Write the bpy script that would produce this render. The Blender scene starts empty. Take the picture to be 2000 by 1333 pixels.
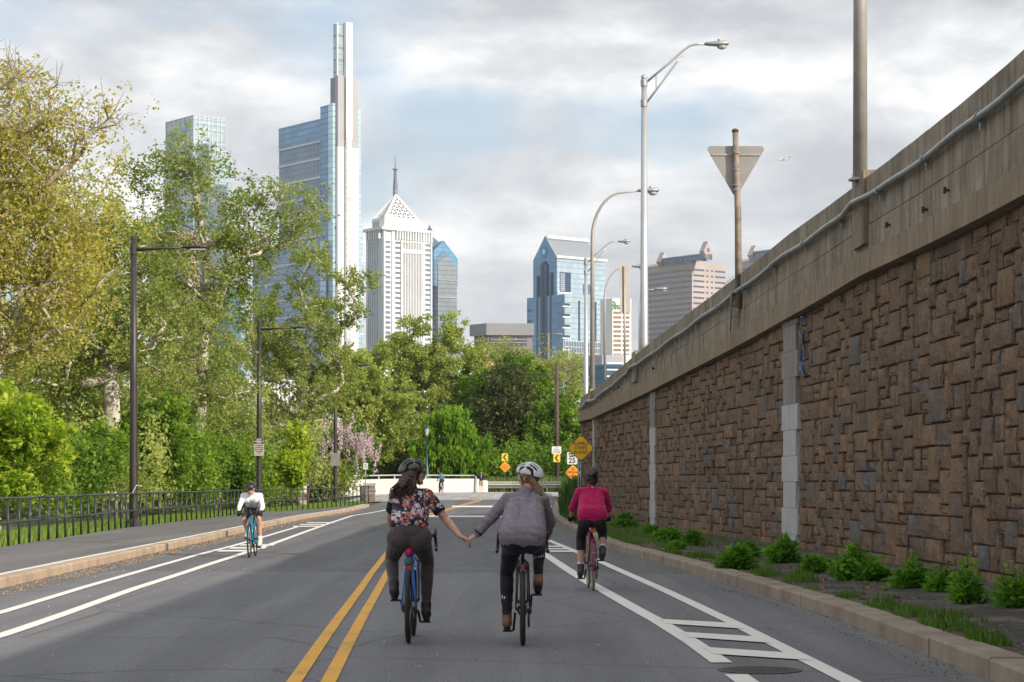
import bpy, bmesh, math, random
import numpy as np
from mathutils import Vector, Matrix, noise, Quaternion
random.seed(7); np.random.seed(7)
D = bpy.data; SC = bpy.context.scene; COL = SC.collection
R = math.radians

# ------------------------------------------------------------------ camera
F = 4200.0; HOR = 942.0; EYE = 1.5
cam = D.cameras.new('camera'); camo = D.objects.new('camera', cam); COL.objects.link(camo)
cam.sensor_width = 36; cam.lens = 36*F/2000; cam.shift_y = (HOR-666.5)/2000
cam.clip_start = .1; cam.clip_end = 20000
camo.location = (0, 0, EYE); camo.rotation_euler = (R(90), 0, 0); SC.camera = camo

# ------------------------------------------------------------------ light
SUN_AZ, SUN_EL = R(130), R(26)            # clockwise from the view direction
tosun = Vector((math.sin(SUN_AZ)*math.cos(SUN_EL), math.cos(SUN_AZ)*math.cos(SUN_EL), math.sin(SUN_EL)))
sun = D.lights.new('sun', 'SUN'); suno = D.objects.new('sun', sun); COL.objects.link(suno)
sun.energy = 3.3; sun.angle = R(0.6); sun.color = (1, .9, .76)
suno.rotation_euler = (-tosun).to_track_quat('-Z', 'Y').to_euler(); suno.location = (20, -30, 60)

W = D.worlds.new('World'); SC.world = W; W.use_nodes = True
nt = W.node_tree; nt.nodes.clear(); N = nt.nodes.new; L = nt.links.new
out = N('ShaderNodeOutputWorld'); mixs = N('ShaderNodeMixShader'); b1 = N('ShaderNodeBackground'); b2 = N('ShaderNodeBackground')
sky = N('ShaderNodeTexSky'); sky.sky_type = 'NISHITA'; sky.sun_disc = False
sky.sun_elevation = SUN_EL; sky.sun_rotation = SUN_AZ; sky.dust_density = 1.5
b1.inputs[1].default_value = .10; L(sky.outputs[0], b1.inputs[0])
tc = N('ShaderNodeTexCoord'); mp = N('ShaderNodeMapping'); mp.inputs['Scale'].default_value = (8, 8, 19)
mp.inputs['Location'].default_value = (3.1, 1.2, .35)
L(tc.outputs['Generated'], mp.inputs[0])
n1 = N('ShaderNodeTexNoise'); n1.inputs['Scale'].default_value = 1.0; n1.inputs['Detail'].default_value = 7
n1.inputs['Roughness'].default_value = .60; n1.inputs['Distortion'].default_value = .15; L(mp.outputs[0], n1.inputs[0])
r1 = N('ShaderNodeValToRGB'); L(n1.outputs[0], r1.inputs[0])
e = r1.color_ramp.elements; e[0].position = .38; e[0].color = (.35, .37, .40, 1); e[1].position = .64; e[1].color = (.74, .74, .735, 1)
m = r1.color_ramp.elements.new(.5); m.color = (.50, .51, .525, 1)
b2.inputs[1].default_value = 1.0; L(r1.outputs[0], b2.inputs[0])
mp2 = N('ShaderNodeMapping'); mp2.inputs['Scale'].default_value = (6, 6, 15); mp2.inputs['Location'].default_value = (8.7, 4, 3.1)
L(tc.outputs['Generated'], mp2.inputs[0])
n2 = N('ShaderNodeTexNoise'); n2.inputs['Scale'].default_value = 1.0; n2.inputs['Detail'].default_value = 6; L(mp2.outputs[0], n2.inputs[0])
r2 = N('ShaderNodeValToRGB'); L(n2.outputs[0], r2.inputs[0])
r2.color_ramp.elements[0].position = .34; r2.color_ramp.elements[0].color = (.22, .22, .22, 1)
r2.color_ramp.elements[1].position = .47; r2.color_ramp.elements[1].color = (1, 1, 1, 1)
L(r2.outputs[0], mixs.inputs[0]); L(b1.outputs[0], mixs.inputs[1]); L(b2.outputs[0], mixs.inputs[2]); L(mixs.outputs[0], out.inputs[0])

vs = SC.view_settings; vs.view_transform = 'Standard'; vs.look = 'None'; vs.gamma = 1; vs.exposure = 0.78; vs.use_curve_mapping = False
SC.render.engine = 'CYCLES'

# ------------------------------------------------------------------ helpers
def tag(o, label=None, cat=None, group=None, kind=None):
    if label: o['label'] = label
    if cat: o['category'] = cat
    if group: o['group'] = group
    if kind: o['kind'] = kind
    return o
def empty(name, loc=(0, 0, 0), label=None, cat=None, group=None, rz=0):
    o = D.objects.new(name, None); COL.objects.link(o); o.location = loc; o.rotation_euler = (0, 0, rz)
    o.empty_display_size = .2
    return tag(o, label, cat, group)
def link(name, me, mat=None, parent=None, kind=None):
    o = D.objects.new(name, me); COL.objects.link(o)
    if mat is not None and not me.materials: me.materials.append(mat)
    if parent is not None: o.parent = parent
    if kind: o['kind'] = kind
    return o
def copy_tree(o, parent=None):
    c = o.copy(); COL.objects.link(c)
    if parent is not None: c.parent = parent
    for ch in list(o.children): copy_tree(ch, c)
    return c
class MB:
    def __init__(s): s.v = []; s.f = []; s.c = []; s.cur = .5
    def add(s, vs, fs):
        n = len(s.v); s.v += [tuple(v) for v in vs]; s.f += [tuple(n+i for i in f) for f in fs]; s.c += [s.cur]*len(fs); return s
    def box(s, c, d, rz=0, rx=0, ry=0):
        M = Matrix.Translation(c) @ Matrix.Rotation(rz, 4, 'Z') @ Matrix.Rotation(ry, 4, 'Y') @ Matrix.Rotation(rx, 4, 'X')
        vs = [M @ Vector((x*d[0]/2, y*d[1]/2, z*d[2]/2)) for z in (-1, 1) for y in (-1, 1) for x in (-1, 1)]
        return s.add(vs, [(0, 2, 3, 1), (4, 5, 7, 6), (0, 1, 5, 4), (2, 6, 7, 3), (0, 4, 6, 2), (1, 3, 7, 5)])
    def prism(s, poly, z0, z1):           # poly counter-clockwise; z0/z1 numbers or lists
        n = len(poly); a = z0 if hasattr(z0, '__len__') else [z0]*n; b = z1 if hasattr(z1, '__len__') else [z1]*n
        vs = [(p[0], p[1], a[i]) for i, p in enumerate(poly)]+[(p[0], p[1], b[i]) for i, p in enumerate(poly)]
        return s.add(vs, [tuple(range(n-1, -1, -1)), tuple(range(n, 2*n))]+[(i, (i+1) % n, n+(i+1) % n, n+i) for i in range(n)])
    def tube(s, path, r, seg=8, cap=True):
        path = [Vector(p) for p in path]; n = len(path)
        rr = r if hasattr(r, '__len__') else [r]*n
        up = None; rings = []
        for i, p in enumerate(path):
            t = (path[min(i+1, n-1)]-path[max(i-1, 0)])
            if t.length < 1e-9: t = Vector((0, 0, 1))
            t.normalize()
            if up is None: up = t.orthogonal().normalized()
            else:
                up = up-t*up.dot(t)
                up = up.normalized() if up.length > 1e-6 else t.orthogonal().normalized()
            w = t.cross(up)
            rings += [p+(up*math.cos(2*math.pi*k/seg)+w*math.sin(2*math.pi*k/seg))*rr[i] for k in range(seg)]
        fs = [(i*seg+k, i*seg+(k+1) % seg, (i+1)*seg+(k+1) % seg, (i+1)*seg+k) for i in range(n-1) for k in range(seg)]
        if cap: fs += [tuple(range(seg-1, -1, -1)), tuple((n-1)*seg+k for k in range(seg))]
        return s.add(rings, fs)
    def sph(s, c, r, seg=12, rings=8, M=None):
        r = r if hasattr(r, '__len__') else (r, r, r); c = Vector(c); vs = []
        for i in range(rings+1):
            th = math.pi*i/rings
            for k in range(seg):
                ph = 2*math.pi*k/seg
                v = Vector((r[0]*math.sin(th)*math.cos(ph), r[1]*math.sin(th)*math.sin(ph), r[2]*math.cos(th)))
                if M is not None: v = M @ v
                vs.append(c+v)
        fs = [(i*seg+k, (i+1)*seg+k, (i+1)*seg+(k+1) % seg, i*seg+(k+1) % seg) for i in range(rings) for k in range(seg)]
        return s.add(vs, fs)
    def cap(s, a, b, ra, rb, seg=14):     # tapered capsule, closed
        a = Vector(a); b = Vector(b); d = b-a
        if d.length < 1e-5: return s.sph(a, ra, seg, 8)
        t = d.normalized(); pts = []; rr = []
        for k in range(0, 5):
            th = math.pi/2*k/4; pts.append(a-t*ra*math.cos(th)); rr.append(max(ra*math.sin(th), 1e-4))
        for k in range(0, 5):
            th = math.pi/2*k/4; pts.append(b+t*rb*math.sin(th)); rr.append(max(rb*math.cos(th), 1e-4))
        return s.tube(pts, rr, seg, True)
    def lathe(s, prof, c=(0, 0, 0), seg=16):
        c = Vector(c); n = len(prof); vs = [c+Vector((r*math.cos(2*math.pi*k/seg), r*math.sin(2*math.pi*k/seg), z)) for r, z in prof for k in range(seg)]
        fs = [(i*seg+k, i*seg+(k+1) % seg, (i+1)*seg+(k+1) % seg, (i+1)*seg+k) for i in range(n-1) for k in range(seg)]
        fs += [tuple(range(seg-1, -1, -1)), tuple((n-1)*seg+k for k in range(seg))]
        return s.add(vs, fs)
    def mesh(s, name, smooth=False, origin=None, attr=False):
        me = D.meshes.new(name)
        vs = s.v if origin is None else [(v[0]-origin[0], v[1]-origin[1], v[2]-origin[2]) for v in s.v]
        me.from_pydata(vs, [], s.f)
        if attr:
            a = me.attributes.new('rnd', 'FLOAT', 'FACE'); a.data.foreach_set('value', s.c)
        if smooth: me.polygons.foreach_set('use_smooth', [True]*len(s.f))
        me.update(); return me
    def build(s, name, mat, parent=None, smooth=False, kind=None, attr=False, origin=None):
        o = link(name, s.mesh(name, smooth, origin, attr), mat, parent, kind)
        if origin is not None: o.location = origin
        return o

# materials -----------------------------------------------------------------
class NT:
    def __init__(s, name):
        s.m = D.materials.new(name); s.m.use_nodes = True; s.t = s.m.node_tree; s.t.nodes.clear()
        s.out = s.t.nodes.new('ShaderNodeOutputMaterial'); s.b = s.t.nodes.new('ShaderNodeBsdfPrincipled')
        s.t.links.new(s.b.outputs[0], s.out.inputs[0])
    def n(s, ty, **kw):
        x = s.t.nodes.new('ShaderNode'+ty)
        for k, v in kw.items():
            if k in x.bl_rna.properties: setattr(x, k, v)
            else: x.inputs[k.replace('_', ' ')].default_value = v
        return x
    def l(s, a, b): s.t.links.new(a, b)
    def coord(s, sc=(1, 1, 1), kind='Object', rot=(0, 0, 0)):
        c = s.n('TexCoord'); mp = s.n('Mapping'); mp.inputs['Scale'].default_value = sc; mp.inputs['Rotation'].default_value = rot
        if kind == 'World':
            g = s.n('NewGeometry'); s.l(g.outputs['Position'], mp.inputs[0])
        else: s.l(c.outputs[kind], mp.inputs[0])
        return mp.outputs[0]
    def noise(s, co, scale=1, detail=4, rough=.55, dist=0):
        x = s.n('TexNoise'); x.inputs['Scale'].default_value = scale; x.inputs['Detail'].default_value = detail
        x.inputs['Roughness'].default_value = rough; x.inputs['Distortion'].default_value = dist; s.l(co, x.inputs[0]); return x.outputs[0]
    def ramp(s, fac, stops, interp='LINEAR'):
        r = s.n('ValToRGB'); s.l(fac, r.inputs[0]); cr = r.color_ramp; cr.interpolation = interp
        while len(cr.elements) < len(stops): cr.elements.new(.5)
        for el, (p, c) in zip(cr.elements, stops):
            el.position = p; el.color = (c, c, c, 1) if not hasattr(c, '__len__') else (*c[:3], 1)
        return r.outputs[0]
    def mix(s, fac, a, b, mode='MIX'):
        x = s.n('MixRGB', blend_type=mode)
        for inp, v in zip(x.inputs, (fac, a, b)):
            if hasattr(v, 'links'): s.l(v, inp)
            elif hasattr(v, '__len__'): inp.default_value = (*v[:3], 1)
            else: inp.default_value = v if inp.type == 'VALUE' else (v, v, v, 1)
        return x.outputs[0]
    def math(s, op, a, b=0, c=0):
        x = s.n('Math', operation=op)
        for inp, v in zip(x.inputs, (a, b, c)):
            if hasattr(v, 'links'): s.l(v, inp)
            else: inp.default_value = v
        return x.outputs[0]
    def bump(s, h, strength=.3, dist=.01):
        x = s.n('Bump'); x.inputs['Strength'].default_value = strength; x.inputs['Distance'].default_value = dist
        s.l(h, x.inputs['Height']); s.l(x.outputs[0], s.b.inputs['Normal'])
    def set(s, color=None, rough=None, metal=None, spec=None):
        if color is not None:
            if hasattr(color, 'links'): s.l(color, s.b.inputs['Base Color'])
            else: s.b.inputs['Base Color'].default_value = (*color, 1)
        if rough is not None:
            if hasattr(rough, 'links'): s.l(rough, s.b.inputs['Roughness'])
            else: s.b.inputs['Roughness'].default_value = rough
        if metal is not None: s.b.inputs['Metallic'].default_value = metal
        if spec is not None: s.b.inputs['Specular IOR Level'].default_value = spec
        return s.m
def simple(name, col, rough=.6, metal=0, var=.12, scale=6, bump=.0, spec=.5):
    t = NT(name); co = t.coord(); n = t.noise(co, scale, 5)
    c = t.mix(1, col, t.ramp(n, [(.3, 1-var), (.7, 1+var)]), 'MULTIPLY')
    if bump: t.bump(t.noise(co, scale*6, 3), bump, .01)
    return t.set(c, rough, metal, spec)

# geometry of the place -----------------------------------------------------
def sm(t): t = min(1, max(0, t)); return t*t*(3-2*t)
def gY(Y): return .65*sm((Y-106)/66)
def P(px, py, Y): return Vector(((px-1000)/F*Y, Y, EYE-(py-HOR)/F*Y))
def G(px, py, h=0):
    f = lambda Y: HOR+F*(EYE-h-gY(Y))/Y-py
    a, b = 5., 400.
    for _ in range(50):
        m_ = (a+b)/2
        if f(m_) > 0: a = m_
        else: b = m_
    Y = a; return Vector(((px-1000)/F*Y, Y, gY(Y)+h))
def interp(x, xs, ys): return float(np.interp(x, xs, ys))
# ================================================================== SETTING
def asphalt(name, near, far, ysplit, tint=(1, 1, 1.04)):
    t = NT(name); co = t.coord(kind='World')
    g = t.n('NewGeometry'); sx = t.n('SeparateXYZ'); t.l(g.outputs['Position'], sx.inputs[0])
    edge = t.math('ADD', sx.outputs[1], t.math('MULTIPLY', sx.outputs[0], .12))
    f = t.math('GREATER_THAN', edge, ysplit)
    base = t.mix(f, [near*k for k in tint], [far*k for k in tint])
    big = t.noise(t.coord((.9, .05, 1), 'World'), 1.6, 6, .65)
    fine = t.noise(co, 55, 3, .7); mid = t.noise(co, 3, 4)
    c = t.mix(1, base, t.ramp(big, [(.3, .72), (.7, 1.24)]), 'MULTIPLY')
    c = t.mix(1, c, t.ramp(fine, [(.35, .5), (.65, 1.55)]), 'MULTIPLY')
    c = t.mix(1, c, t.ramp(mid, [(.35, .93), (.65, 1.07)]), 'MULTIPLY')
    # tar-sealed cracks
    vo = t.n('TexVoronoi', feature='DISTANCE_TO_EDGE'); vo.inputs['Scale'].default_value = .22
    dco = t.mix(.35, co, t.noise(co, .8, 4), 'ADD'); t.l(dco, vo.inputs[0])
    cr = t.ramp(vo.outputs[0], [(0, .55), (.006, 1)])
    c = t.mix(1, c, cr, 'MULTIPLY')
    t.bump(fine, .35, .006)
    return t.set(c, t.ramp(mid, [(.3, .72), (.7, .9)]), 0, .35)
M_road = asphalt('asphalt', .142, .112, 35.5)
M_walk = asphalt('sidewalk_asphalt', .125, .125, 500, (1.03, 1, .98))
M_pave = asphalt('light_concrete_paving', .32, .32, 999, (1, .985, .96))
def paint(name, col, wear):
    t = NT(name); co = t.coord(kind='World'); n = t.noise(co, 26, 6, .75); n2 = t.noise(co, 1.2, 3)
    w = t.math('ADD', t.math('MULTIPLY', n, .75), t.math('MULTIPLY', n2, .35))
    c = t.mix(t.ramp(w, [(wear, .0), (wear+.12, 1.)]), (.13, .13, .135), t.mix(t.noise(co, 4, 4), [k*.84 for k in col], col))
    t.bump(n, .2, .004); return t.set(c, .75)
M_white = paint('white_road_paint', (.78, .755, .70), .33); M_yell = paint('yellow_road_paint', (.80, .40, .03), .40)
def soil(name, a, b, c3, sc=2.0):
    t = NT(name); co = t.coord(kind='World'); n = t.noise(co, sc, 8, .65); n2 = t.noise(co, 30, 3)
    c = t.ramp(n, [(.3, a), (.5, b), (.68, c3)]); c = t.mix(1, c, t.ramp(n2, [(.3, .6), (.7, 1.4)]), 'MULTIPLY')
    t.bump(n2, .6, .03); return t.set(c, .95)
M_soil = soil('grassy_soil', (.030, .045, .014), (.05, .075, .02), (.10, .085, .05), .8)
M_dirt = soil('dark_dirt', (.03, .026, .022), (.06, .051, .043), (.16, .13, .10), 1.5)
M_meadow = soil('bank_grass', (.045, .075, .02), (.075, .11, .03), (.14, .13, .06), 1.1)
def conc(name, col, rough=.85, vs=.25, fine=40, streak=True, dark=.55):
    t = NT(name); co = t.coord(kind='World'); n = t.noise(co, 1.6, 7, .65); f = t.noise(co, fine, 3, .7)
    c = t.mix(1, col, t.ramp(n, [(.28, 1-vs), (.72, 1+vs)]), 'MULTIPLY')
    c = t.mix(1, c, t.ramp(f, [(.3, .8), (.7, 1.18)]), 'MULTIPLY')
    if streak:
        s_ = t.noise(t.coord((3.2, 3.2, .16), 'World'), 1.6, 7, .75)
        c = t.mix(t.ramp(s_, [(.46, 0), (.66, .85)]), c, [k*dark for k in col])
        s2 = t.noise(t.coord((5, 5, .22), 'World'), 2.2, 6, .8)
        c = t.mix(t.ramp(s2, [(.62, 0), (.74, .5)]), c, [min(.7, k*1.55+.04) for k in col])
    t.bump(t.math('ADD', f, n), .5, .01); return t.set(c, rough)
M_kerbR = conc('exposed_aggregate_kerb', (.27, .218, .16), .9, .35, 55, False)
M_kerbL = conc('granite_kerb', (.40, .30, .21), .85, .3, 30, False)
M_kerbF = conc('kerb_top_paint', (.66, .64, .58), .8, .1, 30, False)

# kerb lines (plan polylines measured on the ground)
KL = [(-6.9, -25), (-6.95, 12)]+[tuple(G(*p)[:2]) for p in ((0, 1150), (152, 1114), (285, 1084), (400, 1058), (494, 1036), (600, 1013), (722, 990))]
KR = [(3.62, -25), (3.62, 12)]+[tuple(G(*p)[:2]) for p in ((1942, 1333), (1616, 1202), (1352, 1120), (1184, 1071), (1136, 1048))]+[(1.70, 72), (1.62, 86), (1.85, 100), (2.3, 118), (2.9, 140)]
def XL(Y): return interp(Y, [k[1] for k in KL], [k[0] for k in KL])
def XR(Y): return interp(Y, [k[1] for k in KR], [k[0] for k in KR])
FB = [(-10.6, -25), (-10.6, 20)]+[tuple(G(px, py, .13)[:2]) for px, py in ((0, 1070), (251, 1031), (494, 1002))]+[((722-1000)/F*125, 125)]
def XF(Y): return interp(Y, [k[1] for k in FB], [k[0] for k in FB])

def sheet(name, mat, Ys, xa, xb, z, nx=6, kind='structure'):
    vs = []; fs = []
    for j, Y in enumerate(Ys):
        a = xa(Y); b = xb(Y)
        for i in range(nx+1): vs.append((a+(b-a)*i/nx, Y, gY(Y)+z))
    for j in range(len(Ys)-1):
        for i in range(nx): k = j*(nx+1)+i; fs.append((k, k+1, k+nx+2, k+nx+1))
    m_ = MB(); m_.add(vs, fs); return m_.build(name, mat, None, True, kind)
YS = [-25, -10, 0]+list(range(8, 186, 2))
# terrain
xs = [-7000, -3000, -1200, -500, -250, -120, -80]+list(np.arange(-60, 60.1, 4))+[80, 120, 250, 500, 1200, 3000, 7000]
ys = [-400, -100, -40]+list(np.arange(-20, 260, 5))+[300, 400, 600, 1000, 1600, 2500, 4500, 9000]
def terr(X, Y):
    z = gY(Y)-.06
    if X < XF(Y)-2 and Y < 160: z -= 1.6*sm((XF(Y)-2-X)/14)
    if Y > 186: z += 2.6*sm((Y-186)/38)*sm((X+6)/10)
    return z
bm = MB(); nx = len(xs)
bm.add([(x, y, terr(x, y)) for y in ys for x in xs], [(j*nx+i, j*nx+i+1, (j+1)*nx+i+1, (j+1)*nx+i) for j in range(len(ys)-1) for i in range(nx-1)])
bm.build('ground', M_soil, None, True, 'structure')
# road, sidewalk, right verge
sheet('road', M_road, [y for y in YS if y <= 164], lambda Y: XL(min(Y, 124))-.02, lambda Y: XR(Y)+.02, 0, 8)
sheet('sidewalk', M_walk, [y for y in YS if y <= 126], lambda Y: XF(Y)-.05, lambda Y: XL(Y)-.24, .13, 4)
# intersection paving
pv = MB(); bord = [G(700, 983), G(730, 980.5), G(820, 978), G(900, 977), G(991, 976), G(1072, 976)]
bord[0].x = -10.5
rows = []
for b in bord:
    rows.append([(b.x+(b.x*.02)*0, b.y+(184-b.y)*k/12) for k in range(13)])
vs = [(x, y, gY(y)+.006) for r_ in rows for x, y in r_]; nr = len(rows)
pv.add(vs, [(i*13+k, (i+1)*13+k, (i+1)*13+k+1, i*13+k+1) for i in range(nr-1) for k in range(12)])
pv.prism([(2.7, 152), (16, 150), (16, 181), (2.7, 183)], [gY(152)-.1, gY(150)-.1, gY(181)-.1, gY(183)-.1], [gY(152)+.01, gY(150)+.01, gY(181)+.01, gY(183)+.01])
pv.build('intersection_pavement', M_pave, None, False, 'structure')

def resample(path, step):
    p = [Vector((q[0], q[1])) for q in path]; out_ = [p[0]]
    for a, b in zip(p[:-1], p[1:]):
        n = max(1, int((b-a).length/step))
        for k in range(1, n+1): out_.append(a+(b-a)*k/n)
    return out_
def smooth_path(path, it=2):
    p = [Vector((q[0], q[1])) for q in path]
    for _ in range(it):
        q = [p[0]]
        for a, b in zip(p[:-1], p[1:]): q += [a*.75+b*.25, a*.25+b*.75]
        q.append(p[-1]); p = q
    return p
def strip_geo(mb, path, w, z=.008, off=0, wig=0):
    pts = resample(path, 1.2); n = len(pts); vs = []
    for i, p in enumerate(pts):
        t = (pts[min(i+1, n-1)]-pts[max(i-1, 0)]).normalized(); nrm = Vector((-t.y, t.x))
        o = off+wig*noise.noise(Vector((p.x, p.y*.15, 3)))
        for s_ in (1, -1):
            q = p+nrm*(o+s_*w/2*(1+wig*2*noise.noise(Vector((p.x+9*s_, p.y, 1))))); vs.append((q.x, q.y, gY(q.y)+z))
    mb.add(vs, [(2*i, 2*i+1, 2*i+3, 2*i+2) for i in range(n-1)])
def marking(name, paths, mat, z=.008, wig=.02):
    mb = MB()
    for path, w, off in paths: strip_geo(mb, path, w, z, off, wig)
    return mb.build(name, mat, None, False, 'structure')
Gs = lambda *ps: [G(*p) for p in ps]
ctr = smooth_path(Gs((607, 1333), (675, 1224), (709, 1170), (754, 1100), (788, 1052), (815, 1022), (842, 1005), (870, 997), (900, 988), (925, 981.5), (936, 977.5)), 2)
c0 = G(607, 1333); ctr = [Vector((c0.x-.02, -20)), Vector((c0.x, 6))]+ctr
marking('centre_line', [(ctr, .115, .128), (ctr, .115, -.128)], M_yell)
turn = smooth_path(Gs((936, 977.5), (937, 975), (925, 972.5), (905, 970.5), (880, 969.5)), 2)
marking('worn_turn_line', [(turn, .10, .12), (turn, .10, -.12)], paint('worn_yellow_paint', (.62, .42, .16), .47), .014)
Li = [(-5.25, -20), (-5.2, 10)]+Gs((0, 1243), (133, 1197), (266, 1150), (400, 1106), (532, 1063), (642, 1023), (688, 1008), (756, 996))
Lo = [(-6.05, -20), (-6.05, 10)]+Gs((0, 1198), (158, 1150), (289, 1112), (380, 1086), (456, 1067), (587, 1028))
marking('left_edge_line', [(Li, .16, 0)], M_white)
marking('left_lane_line', [(Lo, .14, 0)], M_white)
def polys(name, quads_, mat, z=.012):
    mb = MB()
    for q in quads_:
        g = [G(*p) for p in q]; n = 4; vs = []
        for k in range(n+1):
            a = g[0].lerp(g[1], k/n); b = g[3].lerp(g[2], k/n); vs += [(a.x, a.y, gY(a.y)+z), (b.x, b.y, gY(b.y)+z)]
        mb.add(vs, [(2*k, 2*k+1, 2*k+3, 2*k+2) for k in range(n)])
    return mb.build(name, mat, None, False, 'structure')
rc = lambda x0, x1, y0, y1, sk=0: ((x0, y0), (x1, y0), (x1+sk, y1), (x0+sk, y1))
polys('left_hatching', [rc(452, 522, 1070, 1073, -6), rc(472, 538, 1064.5, 1067, -5), rc(430, 505, 1075.5, 1079, -7), rc(572, 624, 1028, 1030), rc(586, 638, 1024.5, 1026.3), rc(600, 652, 1021, 1022.6)], M_white)
Ri = Gs((1040, 1071), (1064, 1084), (1150, 1139), (1285, 1214), (1352, 1257), (1408, 1296))
marking('right_edge_line', [(Ri, .18, 0), (Gs((1437, 1319), (1475, 1345)), .18, 0), ([(1.62, 14.6), (1.75, 8)], .15, 0)], M_white)
Ro = Gs((1055, 1049), (1069, 1055), (1184, 1103), (1280, 1146), (1434, 1218), (1568, 1286), (1660, 1333))+[(2.60, 10), (2.65, -20)]
marking('right_lane_line', [(Ro, .16, 0)], M_white)
polys('right_hatching', [((1286, 1211), (1428, 1219), (1455, 1230.5), (1304, 1220.5)), ((1325, 1236), (1482, 1246), (1508, 1258.5), (1345, 1247)), ((1370, 1266), (1548, 1278), (1586, 1292.5), (1396, 1280)), rc(1064, 1100, 1067, 1069.5, 3), rc(1068, 1112, 1072, 1074.5, 3), rc(1072, 1124, 1076.5, 1079.5, 4)], M_white)
polys('rumble_bars', [rc(838, 1052, 1008, 1011), rc(883, 1078, 988.6, 991.4)], M_white)
marking('pale_crack_line', [(Gs((640, 1108), (850, 1110), (1000, 1111), (1140, 1113)), .05, 0)], simple('pale_joint_filler', (.40, .40, .40), .9), .006, .01)
# narrow tar joint along the road
# kerbs made of single stones
def kerb(name, line, side, w, h, mat, step, y0, y1, topmat=None):
    par = D.objects.new(name, None); COL.objects.link(par); par['kind'] = 'structure'
    pts = resample([p for p in line], .2); acc = 0; pieces = []; cur = [pts[0]]
    for a, b in zip(pts[:-1], pts[1:]):
        acc += (b-a).length; cur.append(b)
        if acc >= step: pieces.append(cur); cur = [b]; acc = random.uniform(-.3, .2)*step*.4
    pieces.append(cur)
    for pc in pieces:
        a, b = pc[0], pc[-1]
        if b.y < y0 or a.y > y1 or (b-a).length < .3: continue
        t = (b-a).normalized(); nr = Vector((t.y, -t.x))*side; g = .012
        a2 = a+t*g; b2 = b-t*g; c2 = Vector((random.uniform(-.008, .008), 0)); hh = h+random.uniform(-.008, .008)
        ch = .022; m_ = MB()
        prof = [(0, -.05), (0, hh-ch), (ch*.35, hh-ch*.3), (ch, hh), (w, hh), (w, -.05)]
        vs = []
        for q in (a2, b2):
            for (o_, z_) in prof: r_ = q+nr*o_+c2; vs.append((r_.x, r_.y, z_+gY(q.y)))
        n = len(prof); fs = [(i, i+1, n+i+1, n+i) for i in range(n-1)]+[tuple(range(n-1, -1, -1)), tuple(range(n, 2*n))]
        if side < 0: fs = [tuple(reversed(f)) for f in fs]
        m_.add(vs, fs); o_ = Vector((a.x, a.y, 0)); m_.build('kerb_stone', mat, par, False, None, False, o_)
    return par
kerb('left_kerb', KL, -1, .24, .145, M_kerbL, 2.1, 20, 125)
kerb('right_kerb', KR, 1, .30, .165, M_kerbR, 2.3, 8, 135)
marking('kerb_edge_paint', [([(p[0]-.30, p[1]) for p in resample(KL, 1.0)], .13, 0)], M_kerbF, .142, .0)
for o in [D.objects['kerb_edge_paint']]: pass
# ================================================================== RETAINING WALL
WP = smooth_path([(6.2, -30), (6.22, 10), (6.25, 24), (6.2, 31), (5.71, 43), (4.13, 62), (2.66, 79.5)], 3)
tail = smooth_path([(2.66, 79.5), (2.7, 81.5), (3.6, 88), (6.5, 98), (12, 112), (22, 130)], 2)
WPL = WP+tail[1:]
seg = [0]
for a, b in zip(WPL[:-1], WPL[1:]): seg.append(seg[-1]+(b-a).length)
def Wat(s):
    i = int(np.searchsorted(seg, s))-1; i = max(0, min(i, len(WPL)-2)); f = (s-seg[i])/(seg[i+1]-seg[i]); p = WPL[i].lerp(WPL[i+1], f)
    t = (WPL[i+1]-WPL[i]).normalized(); j = min(i+1, len(WPL)-2); t2 = (WPL[j+1]-WPL[j]).normalized(); t = t.lerp(t2, f).normalized()
    return p, t, Vector((-t.y, t.x))        # normal towards the road
_sv = np.linspace(0, seg[-1], 4000); _yv = np.array([Wat(s)[0].y for s in _sv])
def s_of_Y(Y): return float(np.interp(Y, _yv, _sv))
SEND = s_of_Y(81)
def topz(s): return interp(Wat(s)[0].y, [26, 36, 43, 48.5, 62, 75.5, 80, 130], [6.68, 6.58, 6.46, 6.2, 5.56, 4.77, 4.64, 4.3])
def lowz(s): return interp(Wat(s)[0].y, [26, 36, 43, 48.5, 62, 75.5, 80, 130], [4.88, 4.93, 4.73, 4.54, 4.09, 3.72, 3.72, 3.5])
def WP3(s, off, z): p, t, n_ = Wat(s); return (p.x+n_.x*off, p.y+n_.y*off, z)
def wslab(mb, s0, s1, o0, o1, z0, z1, step=1.5, ch=0):
    n = max(1, int(math.ceil((s1-s0)/step))); vs = []; zf = lambda z, s: z(s) if callable(z) else z
    for k in range(n+1):
        s = s0+(s1-s0)*k/n; a = zf(z0, s); b = zf(z1, s)
        vs += [WP3(s, o0, a), WP3(s, o1, a+ch), WP3(s, o1, b-ch), WP3(s, o0, b)]
    fs = []
    for k in range(n):
        q = 4*k
        for j in range(4): fs.append((q+j, q+(j+1) % 4, q+4+(j+1) % 4, q+4+j))
    fs += [(3, 2, 1, 0), (4*n, 4*n+1, 4*n+2, 4*n+3)]
    mb.add(vs, fs)
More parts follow.
